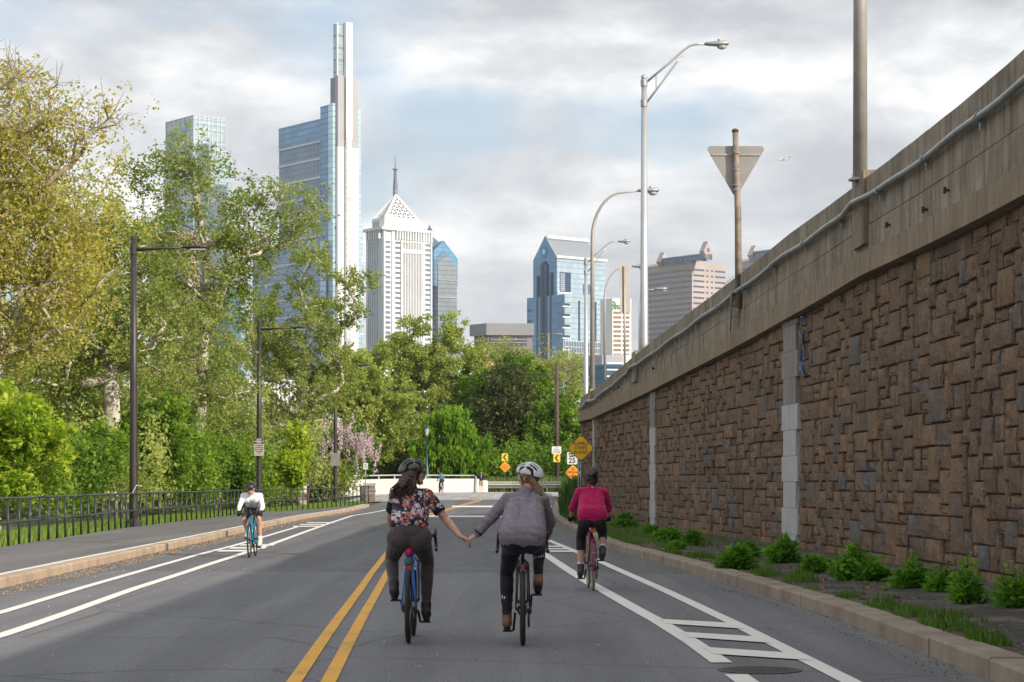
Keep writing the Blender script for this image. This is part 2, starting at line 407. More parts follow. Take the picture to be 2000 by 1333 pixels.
def M_stone_():
    t = NT('brownstone'); co = t.coord(kind='World'); a = t.n('Attribute', attribute_name='rnd')
    base = t.ramp(a.outputs['Fac'], [(0, (.18, .122, .085)), (.35, (.225, .15, .10)), (.55, (.29, .185, .115)), (.78, (.22, .158, .115)), (.92, (.19, .15, .12)), (1, (.18, .17, .165))])
    n = t.noise(co, 3.5, 8, .7); f = t.noise(co, 24, 5, .75)
    orange = t.ramp(t.noise(co, 1.7, 6, .7), [(.55, 0), (.75, .65)])
    c = t.mix(orange, base, (.36, .20, .11))
    c = t.mix(1, c, t.ramp(n, [(.25, .6), (.75, 1.35)]), 'MULTIPLY'); c = t.mix(1, c, t.ramp(f, [(.3, .62), (.7, 1.35)]), 'MULTIPLY')
    st = t.noise(t.coord((2.2, 2.2, .14), 'World'), 2.4, 7, .8)
    c = t.mix(t.ramp(st, [(.54, 0), (.74, .6)]), c, (.06, .05, .046))
    wh = t.noise(t.coord((2.6, 2.6, .5), 'World'), 1.9, 8, .82)
    c = t.mix(t.ramp(wh, [(.64, 0), (.72, .6)]), c, (.45, .42, .38))
    tool = t.n('TexWave', wave_type='BANDS', bands_direction='Y'); t.l(t.coord((1, 1, .12), 'World'), tool.inputs[0]); tool.inputs['Scale'].default_value = 6; tool.inputs['Distortion'].default_value = 9; tool.inputs['Detail'].default_value = 4
    h = t.math('ADD', t.math('MULTIPLY', tool.outputs[1], .35), t.math('ADD', n, t.math('MULTIPLY', f, .6)))
    pits = t.ramp(t.noise(t.coord((1, 1, 1), 'World'), 11, 3, .6), [(.3, 0), (.42, 1)])
    h = t.math('ADD', h, t.math('MULTIPLY', pits, .5))
    t.bump(h, 1.0, .05); return t.set(c, .9, 0, .3)
M_stone = M_stone_()
M_mort = simple('dark_mortar', (.10, .078, .066), .95, var=.3, bump=.3)
M_par = conc('weathered_parapet_concrete', (.285, .235, .175), .9, .4, 30, True, .34)
M_ledge = conc('ledge_concrete', (.27, .205, .14), .9, .25, 45, True, .6)
M_quoin = conc('grey_painted_quoin', (.42, .42, .415), .8, .07, 25, False)
M_quoinu = conc('weathered_quoin', (.26, .235, .21), .85, .2, 25, True, .7)
M_galv = simple('galvanised_steel', (.30, .32, .33), .42, .7, .15, 3)
wall = empty('retaining_wall', (6.2, 20, 0), 'tall brown ashlar retaining wall with concrete parapet along the right kerb', 'wall')
wall.location = (0, 0, 0)
core = MB(); wslab(core, 0, seg[-1]-.5, -.6, -.02, -.3, lambda s: topz(s)-.25, 2.0); core.build('wall_core', M_mort, wall)
# pilasters
PIL = [(s_of_Y(43.0), 1.62), (s_of_Y(62.0), 1.05), (s_of_Y(76.0), .55), (s_of_Y(12), 1.6)]
S0 = s_of_Y(17.5); CL = .215; CH = .168
stones = []
free = {}
ncol = int((SEND-S0)/CL); nrow = 30
occ = np.zeros((ncol+1, nrow+1), bool)
def inpil(s0, s1): return any(s1 > c-w/2+.02 and s0 < c+w/2-.02 for c, w in PIL)
for c in range(ncol):
    for r_ in range(nrow):
        z0 = r_*CH
        if z0+.03 > lowz(S0+c*CL): occ[c, r_] = True
random.seed(11)
for r_ in range(nrow):
    for c in range(ncol):
        if occ[c, r_]: continue
        k = random.random(); off = (c//3+r_//2) % 2
        if off: wv, hv = random.choice([3, 4, 5, 3]), 2
        else: wv, hv = random.choice([1, 2, 3, 2]), random.choice([1, 1, 2])
        if k < .07: wv, hv = random.choice([4, 5]), 3
        while wv > 1 and (c+wv > ncol or occ[c:c+wv, r_].any()): wv -= 1
        while hv > 1 and (r_+hv > nrow or occ[c:c+wv, r_:r_+hv].any()): hv -= 1
        occ[c:c+wv, r_:r_+hv] = True
        s0 = S0+c*CL; s1 = S0+(c+wv)*CL; z0 = r_*CH; z1 = min((r_+hv)*CH, lowz((s0+s1)/2))
        if z1-z0 < .05: continue
        for cc, w in PIL:                    # trim at pilasters
            if s1 > cc-w/2 and s0 < cc+w/2:
                if (s0+s1)/2 < cc: s1 = min(s1, cc-w/2-.01)
                else: s0 = max(s0, cc+w/2+.01)
        if s1-s0 < .1: continue
        stones.append((s0, s1, z0, z1))
def stone_geo(mb, s0, s1, z0, z1, subdiv):
    g = .008; z0 += random.uniform(-.006, .008); z1 += random.uniform(-.008, .006); s0 += g+random.uniform(0, .008); s1 -= g+random.uniform(0, .008); z0 += .007+random.uniform(0, .006); z1 -= .007+random.uniform(0, .006)
    pr = random.uniform(.048, .085) if (z1-z0) > .2 else random.uniform(.015, .05)
    mb.cur = random.random() if random.random() < .8 else random.uniform(.3, .6)
    n = 3 if subdiv else 1; m_ = 3 if subdiv else 1; ch = .014; vs = []; fs = []
    j = lambda: random.uniform(-.012, .012)
    back = [WP3(s0, -.02, z0), WP3(s1, -.02, z0), WP3(s1, -.02, z1), WP3(s0, -.02, z1)]
    rim = [WP3(s0+j()*.5, pr*.55, z0+j()*.4), WP3(s1+j()*.5, pr*.55, z0+j()*.4), WP3(s1+j()*.5, pr*.55, z1+j()*.4), WP3(s0+j()*.5, pr*.55, z1+j()*.4)]
    if not subdiv:
        fr = [WP3(s0+ch, pr+j(), z0+ch), WP3(s1-ch, pr+j(), z0+ch), WP3(s1-ch, pr+j(), z1-ch), WP3(s0+ch, pr+j(), z1-ch)]
        mb.add(back+rim+fr, [(i, (i+1) % 4, 4+(i+1) % 4, 4+i) for i in range(4)]+[(4+i, 4+(i+1) % 4, 8+(i+1) % 4, 8+i) for i in range(4)]+[(8, 9, 10, 11)])
        return
    grid = []
    for b in range(4):
        for a in range(4):
            u = a/3; v = b/3; e = .018 if (a in (0, 3) or b in (0, 3)) else 0
            under = -.02 if b == 0 else 0
            grid.append(WP3(s0+ch+(s1-s0-2*ch)*u, pr-e+under*0+random.uniform(-.011, .011), z0+ch+(z1-z0-2*ch)*v+(random.uniform(-.01, .01) if 0 < b < 3 else 0)))
    border = [0, 1, 2, 3, 7, 11, 15, 14, 13, 12, 8, 4]
    rimv = []
    for q in border:
        a = q % 4; b = q//4
        rimv.append(WP3(s0+(s1-s0)*a/3+j()*.4, pr*.45, z0+(z1-z0)*b/3+j()*.4))
    backv = []
    for q in border:
        a = q % 4; b = q//4; backv.append(WP3(s0+(s1-s0)*a/3, -.02, z0+(z1-z0)*b/3))
    vs = grid+rimv+backv
    fs = [(b*4+a, b*4+a+1, (b+1)*4+a+1, (b+1)*4+a) for a in range(3) for b in range(3)]
    for i in range(12):
        k = (i+1) % 12; fs.append((16+i, 16+k, border[k], border[i])); fs.append((28+i, 28+k, 16+k, 16+i))
    mb.add(vs, fs)
def stpx(st):
    s0, s1, z0, z1 = st; a = WP3(s0, 0, z0); b = WP3(s1, 0, z1)
    xa = 1000+F*a[0]/a[1]; xb = 1000+F*b[0]/b[1]
    vis = max(0, min(2010, max(xa, xb))-max(0, min(xa, xb)))
    ym = HOR-F*((z0+z1)/2-EYE)/a[1]
    if ym < -30: vis = 0
    return vis*(z1-z0)/a[1]*F
stones.sort(key=stpx, reverse=True)
for st in stones[:300]:
    mb = MB(); stone_geo(mb, *st, True); o0 = Vector(WP3(st[0], 0, st[2])); mb.build('stone', M_stone, wall, False, None, True, o0)
mb = MB()
for i, st in enumerate(stones[300:]): stone_geo(mb, *st, i < 700)
mb.build('stone_courses', M_stone, wall, False, 'stuff', True)
# pilasters of alternating quoin blocks
for pi_, (c, w) in enumerate(PIL):
    z = -.05; k = 0
    while z < lowz(c)-.03:
        z1 = min(z+.52+random.uniform(-.01, .01), lowz(c)-.004); ww = w if k % 2 else w*.80
        for sd in (-1, 1):
            q = MB(); a = c+(-ww/2 if sd < 0 else .006); b = c+(ww/2 if sd > 0 else -.006)
            wslab(q, a, b, -.03, .085+random.uniform(0, .003), z+.0015, z1-.0015, 5, .002)
            q.build('quoin_block', M_quoinu if z > 2.9 and pi_ < 2 else M_quoin, wall)
        z = z1; k += 1
# ledge, parapet panels, coping
def pieces(s0, s1, L_, fn):
    s = s0
    while s < s1-.1:
        e = min(s+L_*random.uniform(.92, 1.08), s1)
        fn(s, e); s = e
def mk_ledge(a, b):
    q = MB(); wslab(q, a+.006, b-.006, -.05, .20, lambda s: lowz(s)+.002, lambda s: lowz(s)+.40, 1.2, .012); q.build('ledge_stone', M_ledge, wall)
def mk_low(a, b):
    q = MB(); wslab(q, a+.005, b-.005, -.05, .085+random.uniform(-.006, .006), lambda s: lowz(s)+.40, lambda s: (lowz(s)+.40)*.5+(topz(s)-.36)*.5, 1.2, .004); q.build('parapet_panel', M_par, wall)
def mk_up(a, b):
    q = MB(); wslab(q, a+.005, b-.005, -.05, .070+random.uniform(-.006, .006), lambda s: (lowz(s)+.40)*.5+(topz(s)-.36)*.5+.012, lambda s: topz(s)-.36, 1.2, .004); q.build('parapet_panel', M_par, wall)
def mk_cop(a, b):
    q = MB(); wslab(q, a+.005, b-.005, -.36, .11+random.uniform(-.004, .004), lambda s: topz(s)-.35, lambda s: topz(s)+random.uniform(-.006, .006), 1.2, .01); q.build('coping', M_par, wall)
Sb = s_of_Y(-20); SE2 = seg[-1]-1
for fn, L_ in ((mk_ledge, 3.4), (mk_low, 2.6), (mk_up, 3.1), (mk_cop, 3.6)): pieces(Sb, SE2, L_, fn)
# piers under the lamps
for Y, w, up in ((36.2, .95, .12), (65.3, .85, .10), (76.5, .7, .06)):
    s = s_of_Y(Y); q = MB(); wslab(q, s-w/2, s+w/2, -.5, .17, lambda s: lowz(s)+.52, lambda s: topz(s)+up, 2, .015); q.build('parapet_pier', M_par, wall)
# conduit
pth = []; s = s_of_Y(-10); seq = []
while s < s_of_Y(80.8):
    Y = Wat(s)[0].y; bulge = sum(math.exp(-((Y-c)/.9)**2) for c in (36.2, 65.3, 76.5))
    pth.append(WP3(s, .17+.10*min(1, bulge), topz(s)-.42+.05*bulge+.02*math.sin(s*1.3))); s += .6
q = MB(); q.tube(pth, .052, 10); q.build('conduit_pipe', M_galv, wall, True)
s = s_of_Y(18)
while s < s_of_Y(80):
    q = MB(); zz = topz(s)-.42; a = Vector(WP3(s-.05, .17, zz)); b = Vector(WP3(s+.05, .17, zz)); q.tube([a, b], .068, 10); q.box(WP3(s, .13, zz-.10), (.05, .05, .14)); q.build('pipe_clamp', M_galv, wall, False); s += 3.3
# rusty bolts and blue graffiti stain
M_rust = simple('rusty_iron', (.09, .05, .035), .8, .3, .3, 20)
for px, py, Y in ((1222, 757, 69), (1220, 776, 69), (1278, 720, 61.5), (1700, 470, 35.9), (1890, 372, 30), (1755, 440, 34), (1843, 410, 31.4)):
    s = s_of_Y(Y); q = MB(); z = P(px, py, Y).z; a = WP3(s, .05, z); b = WP3(s, .15, z); q.tube([a, b], .02, 6); q.box(b, (.04, .05, .09)); q.build('wall_bolt', M_rust, wall)
tg = NT('blue_spray_paint'); nn = tg.noise(tg.coord((1, 1, .5), 'World'), 5, 5, .7)
tg.set(tg.mix(tg.ramp(nn, [(.45, 0), (.5, 1)]), (.17, .11, .085), (.09, .2, .42)), .8)
q = MB(); sg = s_of_Y(41.6)
random.seed(5)
cx = 0
for k in range(5):
    zz = 3.55+.24*k; a = [WP3(sg+random.uniform(-.25, .25), .115, zz+random.uniform(-.2, .2)) for _ in range(4)]
    q.tube(a, .022, 5)
q.build('graffiti_scrawl', tg.m, wall, True)
# raised highway deck behind the wall
dk = MB(); pts = [WP3(s, -.55, 0) for s in np.linspace(0, seg[-1]-.5, 40)]
vs = []
for s, p in zip(np.linspace(0, seg[-1]-.5, 40), pts):
    z = topz(s)-1.0; p2, t_, n_ = Wat(s); vs += [(p[0], p[1], z), (p[0]+26, p[1]+max(0, (p2.y-60)*.25), z), (p[0]+44, p[1]+max(0, (p2.y-60)*.25), -.5)]
dk.add(vs, [(3*i, 3*i+1, 3*i+4, 3*i+3) for i in range(39)]+[(3*i+1, 3*i+2, 3*i+5, 3*i+4) for i in range(39)])
dk.build('highway_embankment', M_walk, None, True, 'structure')
# dirt verge between kerb and wall
mbv = MB(); vs = []; nn_ = 8; YV = list(np.arange(-20, 81, 1.0))
def WX(Y): s = s_of_Y(Y); return Wat(s)[0].x
for Y in YV:
    a = XR(Y)+.28; b = WX(Y)+.1
    for i in range(nn_+1):
        f = i/nn_; x = a+(b-a)*f; h = .15-.03*math.sin(math.pi*f)+.05*noise.noise(Vector((x*1.1, Y*.7, 0)))*math.sin(math.pi*f)+.07*f
        vs.append((x, Y, h))
mbv.add(vs, [(j*(nn_+1)+i, j*(nn_+1)+i+1, (j+1)*(nn_+1)+i+1, (j+1)*(nn_+1)+i) for j in range(len(YV)-1) for i in range(nn_)])
mbv.build('dirt_verge', M_dirt, None, True, 'structure')
mg = MB(); vs = []
YG = list(np.arange(80, 150, 2.0))
for Y in YG:
    a = XR(Y)+.28; b = a+14
    vs += [(a, Y, gY(Y)+.15), (a+1.5, Y, gY(Y)+.25), (b, Y, gY(Y)+.3)]
mg.add(vs, [(3*j+i, 3*j+i+1, 3*j+i+4, 3*j+i+3) for j in range(len(YG)-1) for i in range(2)])
mg.build('grass_verge', M_meadow, None, True, 'structure')
# ================================================================== SKYLINE
AX = Vector((-.62, .785, 0)).normalized(); BX = Vector((.785, .62, 0)).normalized()   # street grid: a runs back-left, b back-right
def glass(name, col, rough=.22, metal=.75, nh=0, nv=0, line=.6, var=.25, lc=None):
    # curtain wall: pane tint varies from pane to pane, storey lines as fine print on the glass
    t = NT(name); co = t.coord(); sx = t.n('SeparateXYZ'); t.l(co, sx.inputs[0])
    n = t.noise(t.coord((.02, .02, .012)), 1, 5, .6)
    c = t.mix(1, col, t.ramp(n, [(.3, 1-var), (.7, 1+var)]), 'MULTIPLY')
    if nh:
        u = t.math('FLOOR', t.math('MULTIPLY', t.math('ADD', sx.outputs[0], t.math('MULTIPLY', sx.outputs[1], .37)), 1/(nv or 3))); v = t.math('FLOOR', t.math('MULTIPLY', sx.outputs[2], 1/nh))
        cb = t.n('CombineXYZ'); t.l(u, cb.inputs[0]); t.l(v, cb.inputs[1]); wn = t.n('TexWhiteNoise'); t.l(cb.outputs[0], wn.inputs[0])
        c = t.mix(1, c, t.ramp(wn.outputs[0], [(0, .9), (1, 1.1)]), 'MULTIPLY')
        lz = t.math('LESS_THAN', t.math('FRACT', t.math('MULTIPLY', sx.outputs[2], 1/nh)), .2)
        c = t.mix(lz, c, lc if lc else [k*line for k in col])
    return t.set(c, rough, metal)
def wallm(name, col, rough=.8, var=.08): return simple(name, col, rough, 0, var, .05)
class Bld:
    """building with a corner towards the camera; faces run along AX (left) and BX (right)"""
    def __init__(s, name, label, Dist, xc, xl, xr, a=AX, b=BX, cat='building', group=None):
        s.D = Dist; s.a = a; s.b = b; s.k = F/Dist
        s.C = Vector(((xc-1000)/F*Dist, Dist, 0)); s.root = empty(name, s.C, label, cat, group)
        s.wa = s.solve(a, xl); s.wb = s.solve(b, xr)
    def solve(s, d, px):
        k = (px-1000)/F; den = d.x-k*d.y
        return (k*s.C.y-s.C.x)/den
    def z(s, py): return EYE+(HOR-py)/F*s.D
    def q(s, ua, ub): return s.a*ua+s.b*ub       # plan point relative to the corner
    def foot(s, a0, a1, b0, b1): return [s.q(a0, b0), s.q(a0, b1), s.q(a1, b1), s.q(a1, b0)]
    def block(s, name, mat, a0, a1, b0, b1, z0, z1, kind=None):
        mb = MB(); mb.prism(s.foot(a0, a1, b0, b1), z0, z1); return mb.build(name, mat, s.root, False, kind)
    def strips(s, name, mat, face, items, dep=.5, kind=None, base=0):
        """items: (u0,u1,z0,z1) on face 'a' (left) or 'b' (right); proud by dep (negative: set in behind)"""
        mb = MB()
        for (u0, u1, z0, z1) in items:
            if face == 'a': p = s.foot(u0, u1, base-dep, base+.02)
            else: p = s.foot(base-dep, base+.02, u0, u1)
            mb.prism(p, z0, z1)
        return mb.build(name, mat, s.root, False, kind)
    def each(s, name, mat, face, items, dep=.5, base=0):
        for it in items: s.strips(name, mat, face, [it], dep, None, base)
M_cwhite = wallm('white_cladding', (.80, .79, .77)); M_cgrey = wallm('grey_metal_cladding', (.40, .39, .40)); M_cslate = wallm('slate_cladding', (.20, .22, .26), .5)
M_gblue = glass('blue_glass', (.15, .28, .42), .25, .7, 4.2, 3, .6, lc=(.11, .19, .28)); M_gpale = glass('pale_blue_glass', (.50, .66, .74), .3, .6, 4.2, 3, .7, lc=(.34, .47, .55))
M_gface = glass('grey_blue_glass', (.20, .29, .42), .3, .55, 4.2, 3, .6, lc=(.14, .185, .26)); M_fin = wallm('pale_fin', (.56, .61, .68), .5)

# -- tallest tower with the slender white spire box
B = Bld('spire_tower', 'tallest glass tower with white central core and slender white box spire', 1600, 657, 545, 697)
zt = B.z
fl = B.block('glass_slab', M_gface, .4, B.wa, 0, B.wb*.62, 0, zt(226))
# sloping roof line comes from perspective; glass top storeys
B.strips('crown_glass', M_gblue, 'a', [(B.solve(AX, 630), B.wa, zt(266), zt(225))], .35)
its = [(B.solve(AX, 630), B.wa, z_-1.0, z_+.7) for z_ in (zt(269), zt(303), zt(340), zt(377), zt(415), zt(455))]
B.each('storey_band', M_fin, 'a', its, .8)
u0, u1 = B.solve(AX, 631), B.wa
B.strips('vertical_fins', M_fin, 'a', [(u0+(u1-u0)*k/30, u0+(u1-u0)*k/30+.16, 0, zt(268)) for k in range(30)], .3, 'stuff')
B.block('blue_glass_strip', M_gblue, B.solve(AX, 646), B.solve(AX, 630), -2, 8, 0, zt(203))
B.block('pale_glass_edge', M_gpale, B.solve(AX, 656), B.solve(AX, 647), -2.6, 6, 0, zt(202))
B.block('slate_shaft', M_cslate, B.solve(AX, 656), B.solve(AX, 641), 2, 11, zt(240), zt(149))
B.block('white_core', M_cwhite, -2.0, 2, 0, B.wb, 0, zt(287))
B.block('grey_core', M_cgrey, -2.0, 2, 0, B.wb, zt(287)+.05, zt(148))
B.block('core_slot', wallm('dark_slot', (.10, .11, .13), .4), -2.3, 0, B.wb*.30, B.wb*.345, 0, zt(150))
B.block('white_shaft', M_cwhite, -3.4, 4, B.wb*.36, B.wb*.66, zt(270), zt(43))
B.block('window_shaft', glass('core_windows', (.52, .53, .55), .5, .2, 4.2, 2, .55, lc=(.72, .72, .71)), -2.9, 4, B.wb*.38, B.wb*.64, 0, zt(270)-.1)
B.block('spire_glass', glass('spire_glass_mat', (.38, .48, .52), .3, .5, 9, 3, .6), 0, 5, B.wb*.03, B.wb*.355, zt(149), zt(46))
B.strips('spire_edge', M_cwhite, 'b', [(B.wb*.015, B.wb*.06, zt(149), zt(44))], .5)
B.each('spire_band', M_cgrey, 'b', [(B.wb*.06, B.wb*.355, z_-.4, z_+.4) for z_ in (zt(66), zt(86), zt(105), zt(124), zt(141))], .3)
B.block('right_glass_strip', M_gpale, 1.5, 9, B.wb+.1, B.solve(BX, 707), 0, zt(208))
B.block('low_right_glass', M_gpale, 3, 12, B.solve(BX, 707)+.1, B.solve(BX, 713), 0, zt(435))
B.each('white_ledge', M_cwhite, 'b', [(B.solve(BX, 706), B.solve(BX, 713), z_, z_+1.2) for z_ in (zt(471), zt(507), zt(543), zt(579), zt(615), zt(651))], .8, 3)
# stepped lower block on the left with white zigzag bracing
la = B.solve(AX, 513)
B.block('lower_block', M_gface, 8, la, -9, B.wb*.5, 0, zt(470))
B.each('storey_band', M_fin, 'a', [(B.solve(AX, 600), la, z_, z_+1) for z_ in (zt(475), zt(510), zt(545), zt(580), zt(615))], .6, -9)
for k in range(7):
    za, zb = zt(500+40*k), zt(465+40*k); ua, ub = B.solve(AX, 608), B.solve(AX, 628)
    mb = MB(); mb.tube([B.q(ua, -9.6)+Vector((0, 0, za)), B.q(ub, -9.6)+Vector((0, 0, zb))], .75, 6); mb.build('brace', M_cwhite, B.root)
    B.strips('white_ledge', M_cwhite, 'a', [(ub, ua+3, za-.6, za+.6)], .5, None, -9)

# -- white granite tower with lattice pyramid
B = Bld('pyramid_tower', 'white stone tower topped by a white lattice pyramid', 1750, 748, 715, 842); zt = B.z
Mdk0 = glass('pyramid_glass', (.10, .13, .18), .4, .3, 0); MW = wallm('white_granite', (.80, .80, .79)); MG = glass('tower_windows', (.22, .27, .35), .3, .5, 0); MGl = glass('shaded_tower_windows', (.28, .36, .48), .3, .6, 0)
B.block('shaft', MW, 0, B.wa, 0, B.wb, 0, zt(447))
B.strips('window_field', MGl, 'a', [(B.wa*.18, B.wa*.86, 0, zt(470))], .15)
B.each('pier', MW, 'a', [(B.wa*(.18+.11*k), B.wa*(.18+.11*k)+1.1, 0, zt(470)) for k in range(7)], .9)
B.strips('window_field', MG, 'b', [(B.wb*.03, B.wb*.15, 0, zt(470)), (B.wb*.23, B.wb*.35, 0, zt(470)), (B.wb*.36, B.wb*.80, 0, zt(470)), (B.wb*.84, B.wb*.97, 0, zt(470))], .15, 'stuff')
B.each('pier', MW, 'b', [(B.wb*f, B.wb*f+1.4, 0, zt(447)) for f in (.0, .17, .20, .355, .80, .825, .975)], 1.3)
B.each('mullion', MW, 'b', [(B.wb*(.38+.033*k), B.wb*(.38+.033*k)+.7, 0, zt(466)) for k in range(13)], .8)
nf = 62
for (fa, fb) in ((.03, .15), (.23, .345), (.84, .965)):
    B.strips('spandrels', MW, 'b', [(B.wb*fa, B.wb*fb, zt(470)-k*4.1, zt(470)-k*4.1+1.9) for k in range(nf)], .6, 'stuff')
B.strips('spandrels', MW, 'b', [(B.wb*.37, B.wb*.80, z_, z_+1.4) for z_ in (zt(470), zt(487), zt(491))], 1.0, 'stuff')
# flared colonnade and cornice
B.each('flared_fin', MW, 'b', [(B.wb*(.25+.055*k), B.wb*(.25+.055*k)+1.2, zt(466), zt(449)) for k in range(14)], 2.6)
B.each('flared_fin', MW, 'a', [(B.wa*(.1+.14*k), B.wa*(.1+.14*k)+1.4, zt(466), zt(449)) for k in range(6)], 2.6)
B.strips('recess', MGl, 'b', [(B.wb*.24, B.wb*.98, zt(465), zt(449))], .4); B.strips('recess', MGl, 'a', [(B.wa*.08, B.wa*.95, zt(465), zt(449))], .4)
B.block('cornice', MW, -3.2, B.wa+2, -3.2, B.wb+2, zt(449), zt(444))
i1, i2 = B.wa*.10, B.wa*.88; j1, j2 = B.wb*.08, B.wb*.80
B.block('attic', MW, i1, i2, j1, j2, zt(444), zt(424))
B.each('attic_window', MGl, 'a', [(i1+(i2-i1)*(.15+.16*k), i1+(i2-i1)*(.15+.16*k)+1.8, zt(441), zt(428)) for k in range(5)], .2, j1)
B.block('attic_turret', MW, i1-1.5, i1+6, j1-1.5, j1+8, zt(444), zt(419))
c_ = [B.q(i1+1, j1+1), B.q(i1+1, j2-1), B.q(i2-1, j2-1), B.q(i2-1, j1+1)]; ap = B.q((i1+i2)/2, (j1+j2)/2)
zb, za_ = zt(424), zt(374)
mb = MB(); mb.add([Vector((p.x, p.y, zb)) for p in c_]+[Vector((ap.x, ap.y, za_-2))], [(0, 1, 4), (1, 2, 4), (2, 3, 4), (3, 0, 4)]); mb.build('pyramid_glazing', Mdk0, B.root)
mb = MB(); A3 = Vector((ap.x, ap.y, za_))
for k in range(4):
    p = Vector((c_[k].x, c_[k].y, zb)); q_ = Vector((c_[(k+1) % 4].x, c_[(k+1) % 4].y, zb)); mb.tube([p, A3], [1.3, .8], 6); mb.tube([p, q_], 1.2, 6)
    n = 7
    for j in range(1, n):
        f = j/n; mb.tube([p.lerp(q_, f), p.lerp(A3, f)], .45, 5); mb.tube([p.lerp(q_, f), q_.lerp(A3, 1-f)], .45, 5); mb.tube([p.lerp(A3, f), q_.lerp(A3, f)], .4, 5)
mb.build('lattice', MW, B.root)
# -- tower with antenna, mostly hidden
B = Bld('antenna_tower', 'dark mast rising behind the lattice pyramid of the white tower', 1980, 771, 752, 800, cat='tower'); zt = B.z
B.block('shaft', M_gblue, 0, B.wa, 0, B.wb, 0, zt(470))
mm = wallm('mast_steel', (.16, .19, .25), .5)
mb = MB(); c0 = B.q(B.wa*.1, B.wb*.02); mb.prism(B.foot(0, B.wa, 0, B.wb*.6), zt(470), zt(400)); mb.build('crown', M_gblue, B.root)
mb = MB()
x0 = 772; cc = Vector(((x0-1000)/F*1990, 1990, 0))-B.C
mb.lathe([(2.2, zt(470)), (2.2, zt(372)), (.7, zt(330)), (.5, zt(318)), (.2, zt(300))], cc, 8)
for k in range(16): mb.lathe([(.8, zt(368-2.6*k)), (2.4-.07*k, zt(367-2.6*k)), (2.4-.07*k, zt(366.3-2.6*k)), (.8, zt(365.6-2.6*k))], cc, 8)
mb.lathe([(.8, zt(330)), (2.6, zt(329)), (2.6, zt(327)), (.8, zt(326))], cc, 8)
mb.build('mast', mm, B.root)
# -- blue gabled tower with chevron
B = Bld('chevron_tower', 'blue glass tower with pointed chevron gable right of the white pyramid tower', 1900, 841, 822, 888, AX, Vector((.93, .37, 0)).normalized()); zt = B.z
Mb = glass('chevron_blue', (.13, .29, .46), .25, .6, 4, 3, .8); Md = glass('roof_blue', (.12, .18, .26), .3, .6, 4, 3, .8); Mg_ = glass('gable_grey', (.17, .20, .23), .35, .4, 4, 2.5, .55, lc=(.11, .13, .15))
B.block('shaft', Mb, 0, B.wa, 0, B.wb, 0, zt(520))
def gable(name, mat, pts, dep, base):
    mb = MB(); n = len(pts)
    vs = []
    for (px, py) in pts: u = B.solve(B.b, px); vs.append(B.q(base-dep, u)+Vector((0, 0, zt(py))))
    for (px, py) in pts: u = B.solve(B.b, px); vs.append(B.q(base, u)+Vector((0, 0, zt(py))))
    mb.add(vs, [tuple(range(n-1, -1, -1)), tuple(range(n, 2*n))]+[(i, (i+1) % n, n+(i+1) % n, n+i) for i in range(n)]); mb.build(name, mat, B.root)
gable('roof_peak', Md, [(832, 500), (832, 452), (839, 447), (866, 470), (886, 504), (886, 522)], 0.5, 8)
gable('gable_band', Mb, [(840, 560), (840, 490), (859, 471), (886, 505), (886, 560)], 6, 0)
gable('chevron_under_band', Md, [(841, 560), (841, 508), (858, 490), (882, 522), (882, 560)], 6.6, 0)  # darker blue band just below the chevron
gable('gable_face', Mg_, [(846, 700), (846, 516), (863, 498), (883, 524), (883, 700)], 7.2, 0)
B.strips('storey_band', M_cgrey, 'b', [(B.solve(B.b, 846), B.solve(B.b, 883), zt(549), zt(547)), (B.solve(B.b, 846), B.solve(B.b, 883), zt(583), zt(581))], 8)
mb = MB(); mb.lathe([(3.4, zt(452)), (3.0, zt(447)), (1.2, zt(440)), (.2, zt(434))], Vector(((839-1000)/F*1920, 1920, 0))-B.C, 8); mb.build('finial', Md, B.root)
B.block('annex', M_gpale, 10, 30, B.wb, B.solve(B.b, 902), 0, zt(583))
# -- pale glass tower left
B = Bld('crown_tower', 'pale glass tower with open glass crown rising behind the left sycamore', 1700, 379, 325, 440); zt = B.z
Mp = glass('crystal_glass', (.36, .46, .50), .3, .5, 4, 3, .75, .15); Mq = glass('crown_core', (.20, .31, .46), .3, .6, 4, 3, .8)
B.block('lower_shaft', Mp, -2, B.wa, -2, B.solve(BX, 452), 0, zt(303))
B.block('upper_shaft', Mp, 0, B.wa, 0, B.wb, zt(303), zt(226))
B.strips('blue_panel', Mq, 'a', [(B.wa*.28, B.wa*.97, zt(600), zt(244))], .4)
B.each('frame_bar', M_fin, 'a', [(B.wa*k/6, B.wa*k/6+.6, zt(310), zt(225)) for k in range(7)], .5)
B.each('frame_bar', M_fin, 'b', [(B.wb*k/7, B.wb*k/7+.5, zt(310), zt(225)) for k in range(8)], .5)
B.strips('frame_rails', M_fin, 'b', [(0, B.wb, zt(y), zt(y)+.5) for y in range(226, 305, 13)], .4, 'stuff')
B.strips('frame_rails', M_fin, 'a', [(0, B.wa, zt(y), zt(y)+.5) for y in range(226, 246, 9)], .4, 'stuff')
B.block('white_corner', M_cwhite, 0, 5, B.solve(BX, 445), B.solve(BX, 452)+.2, zt(420), zt(304)+.3)
B.block('teal_annex', glass('teal_glass', (.30, .55, .60), .3, .5, 4, 3), -14, -2, B.solve(BX, 430), B.solve(BX, 458), 0, zt(560))
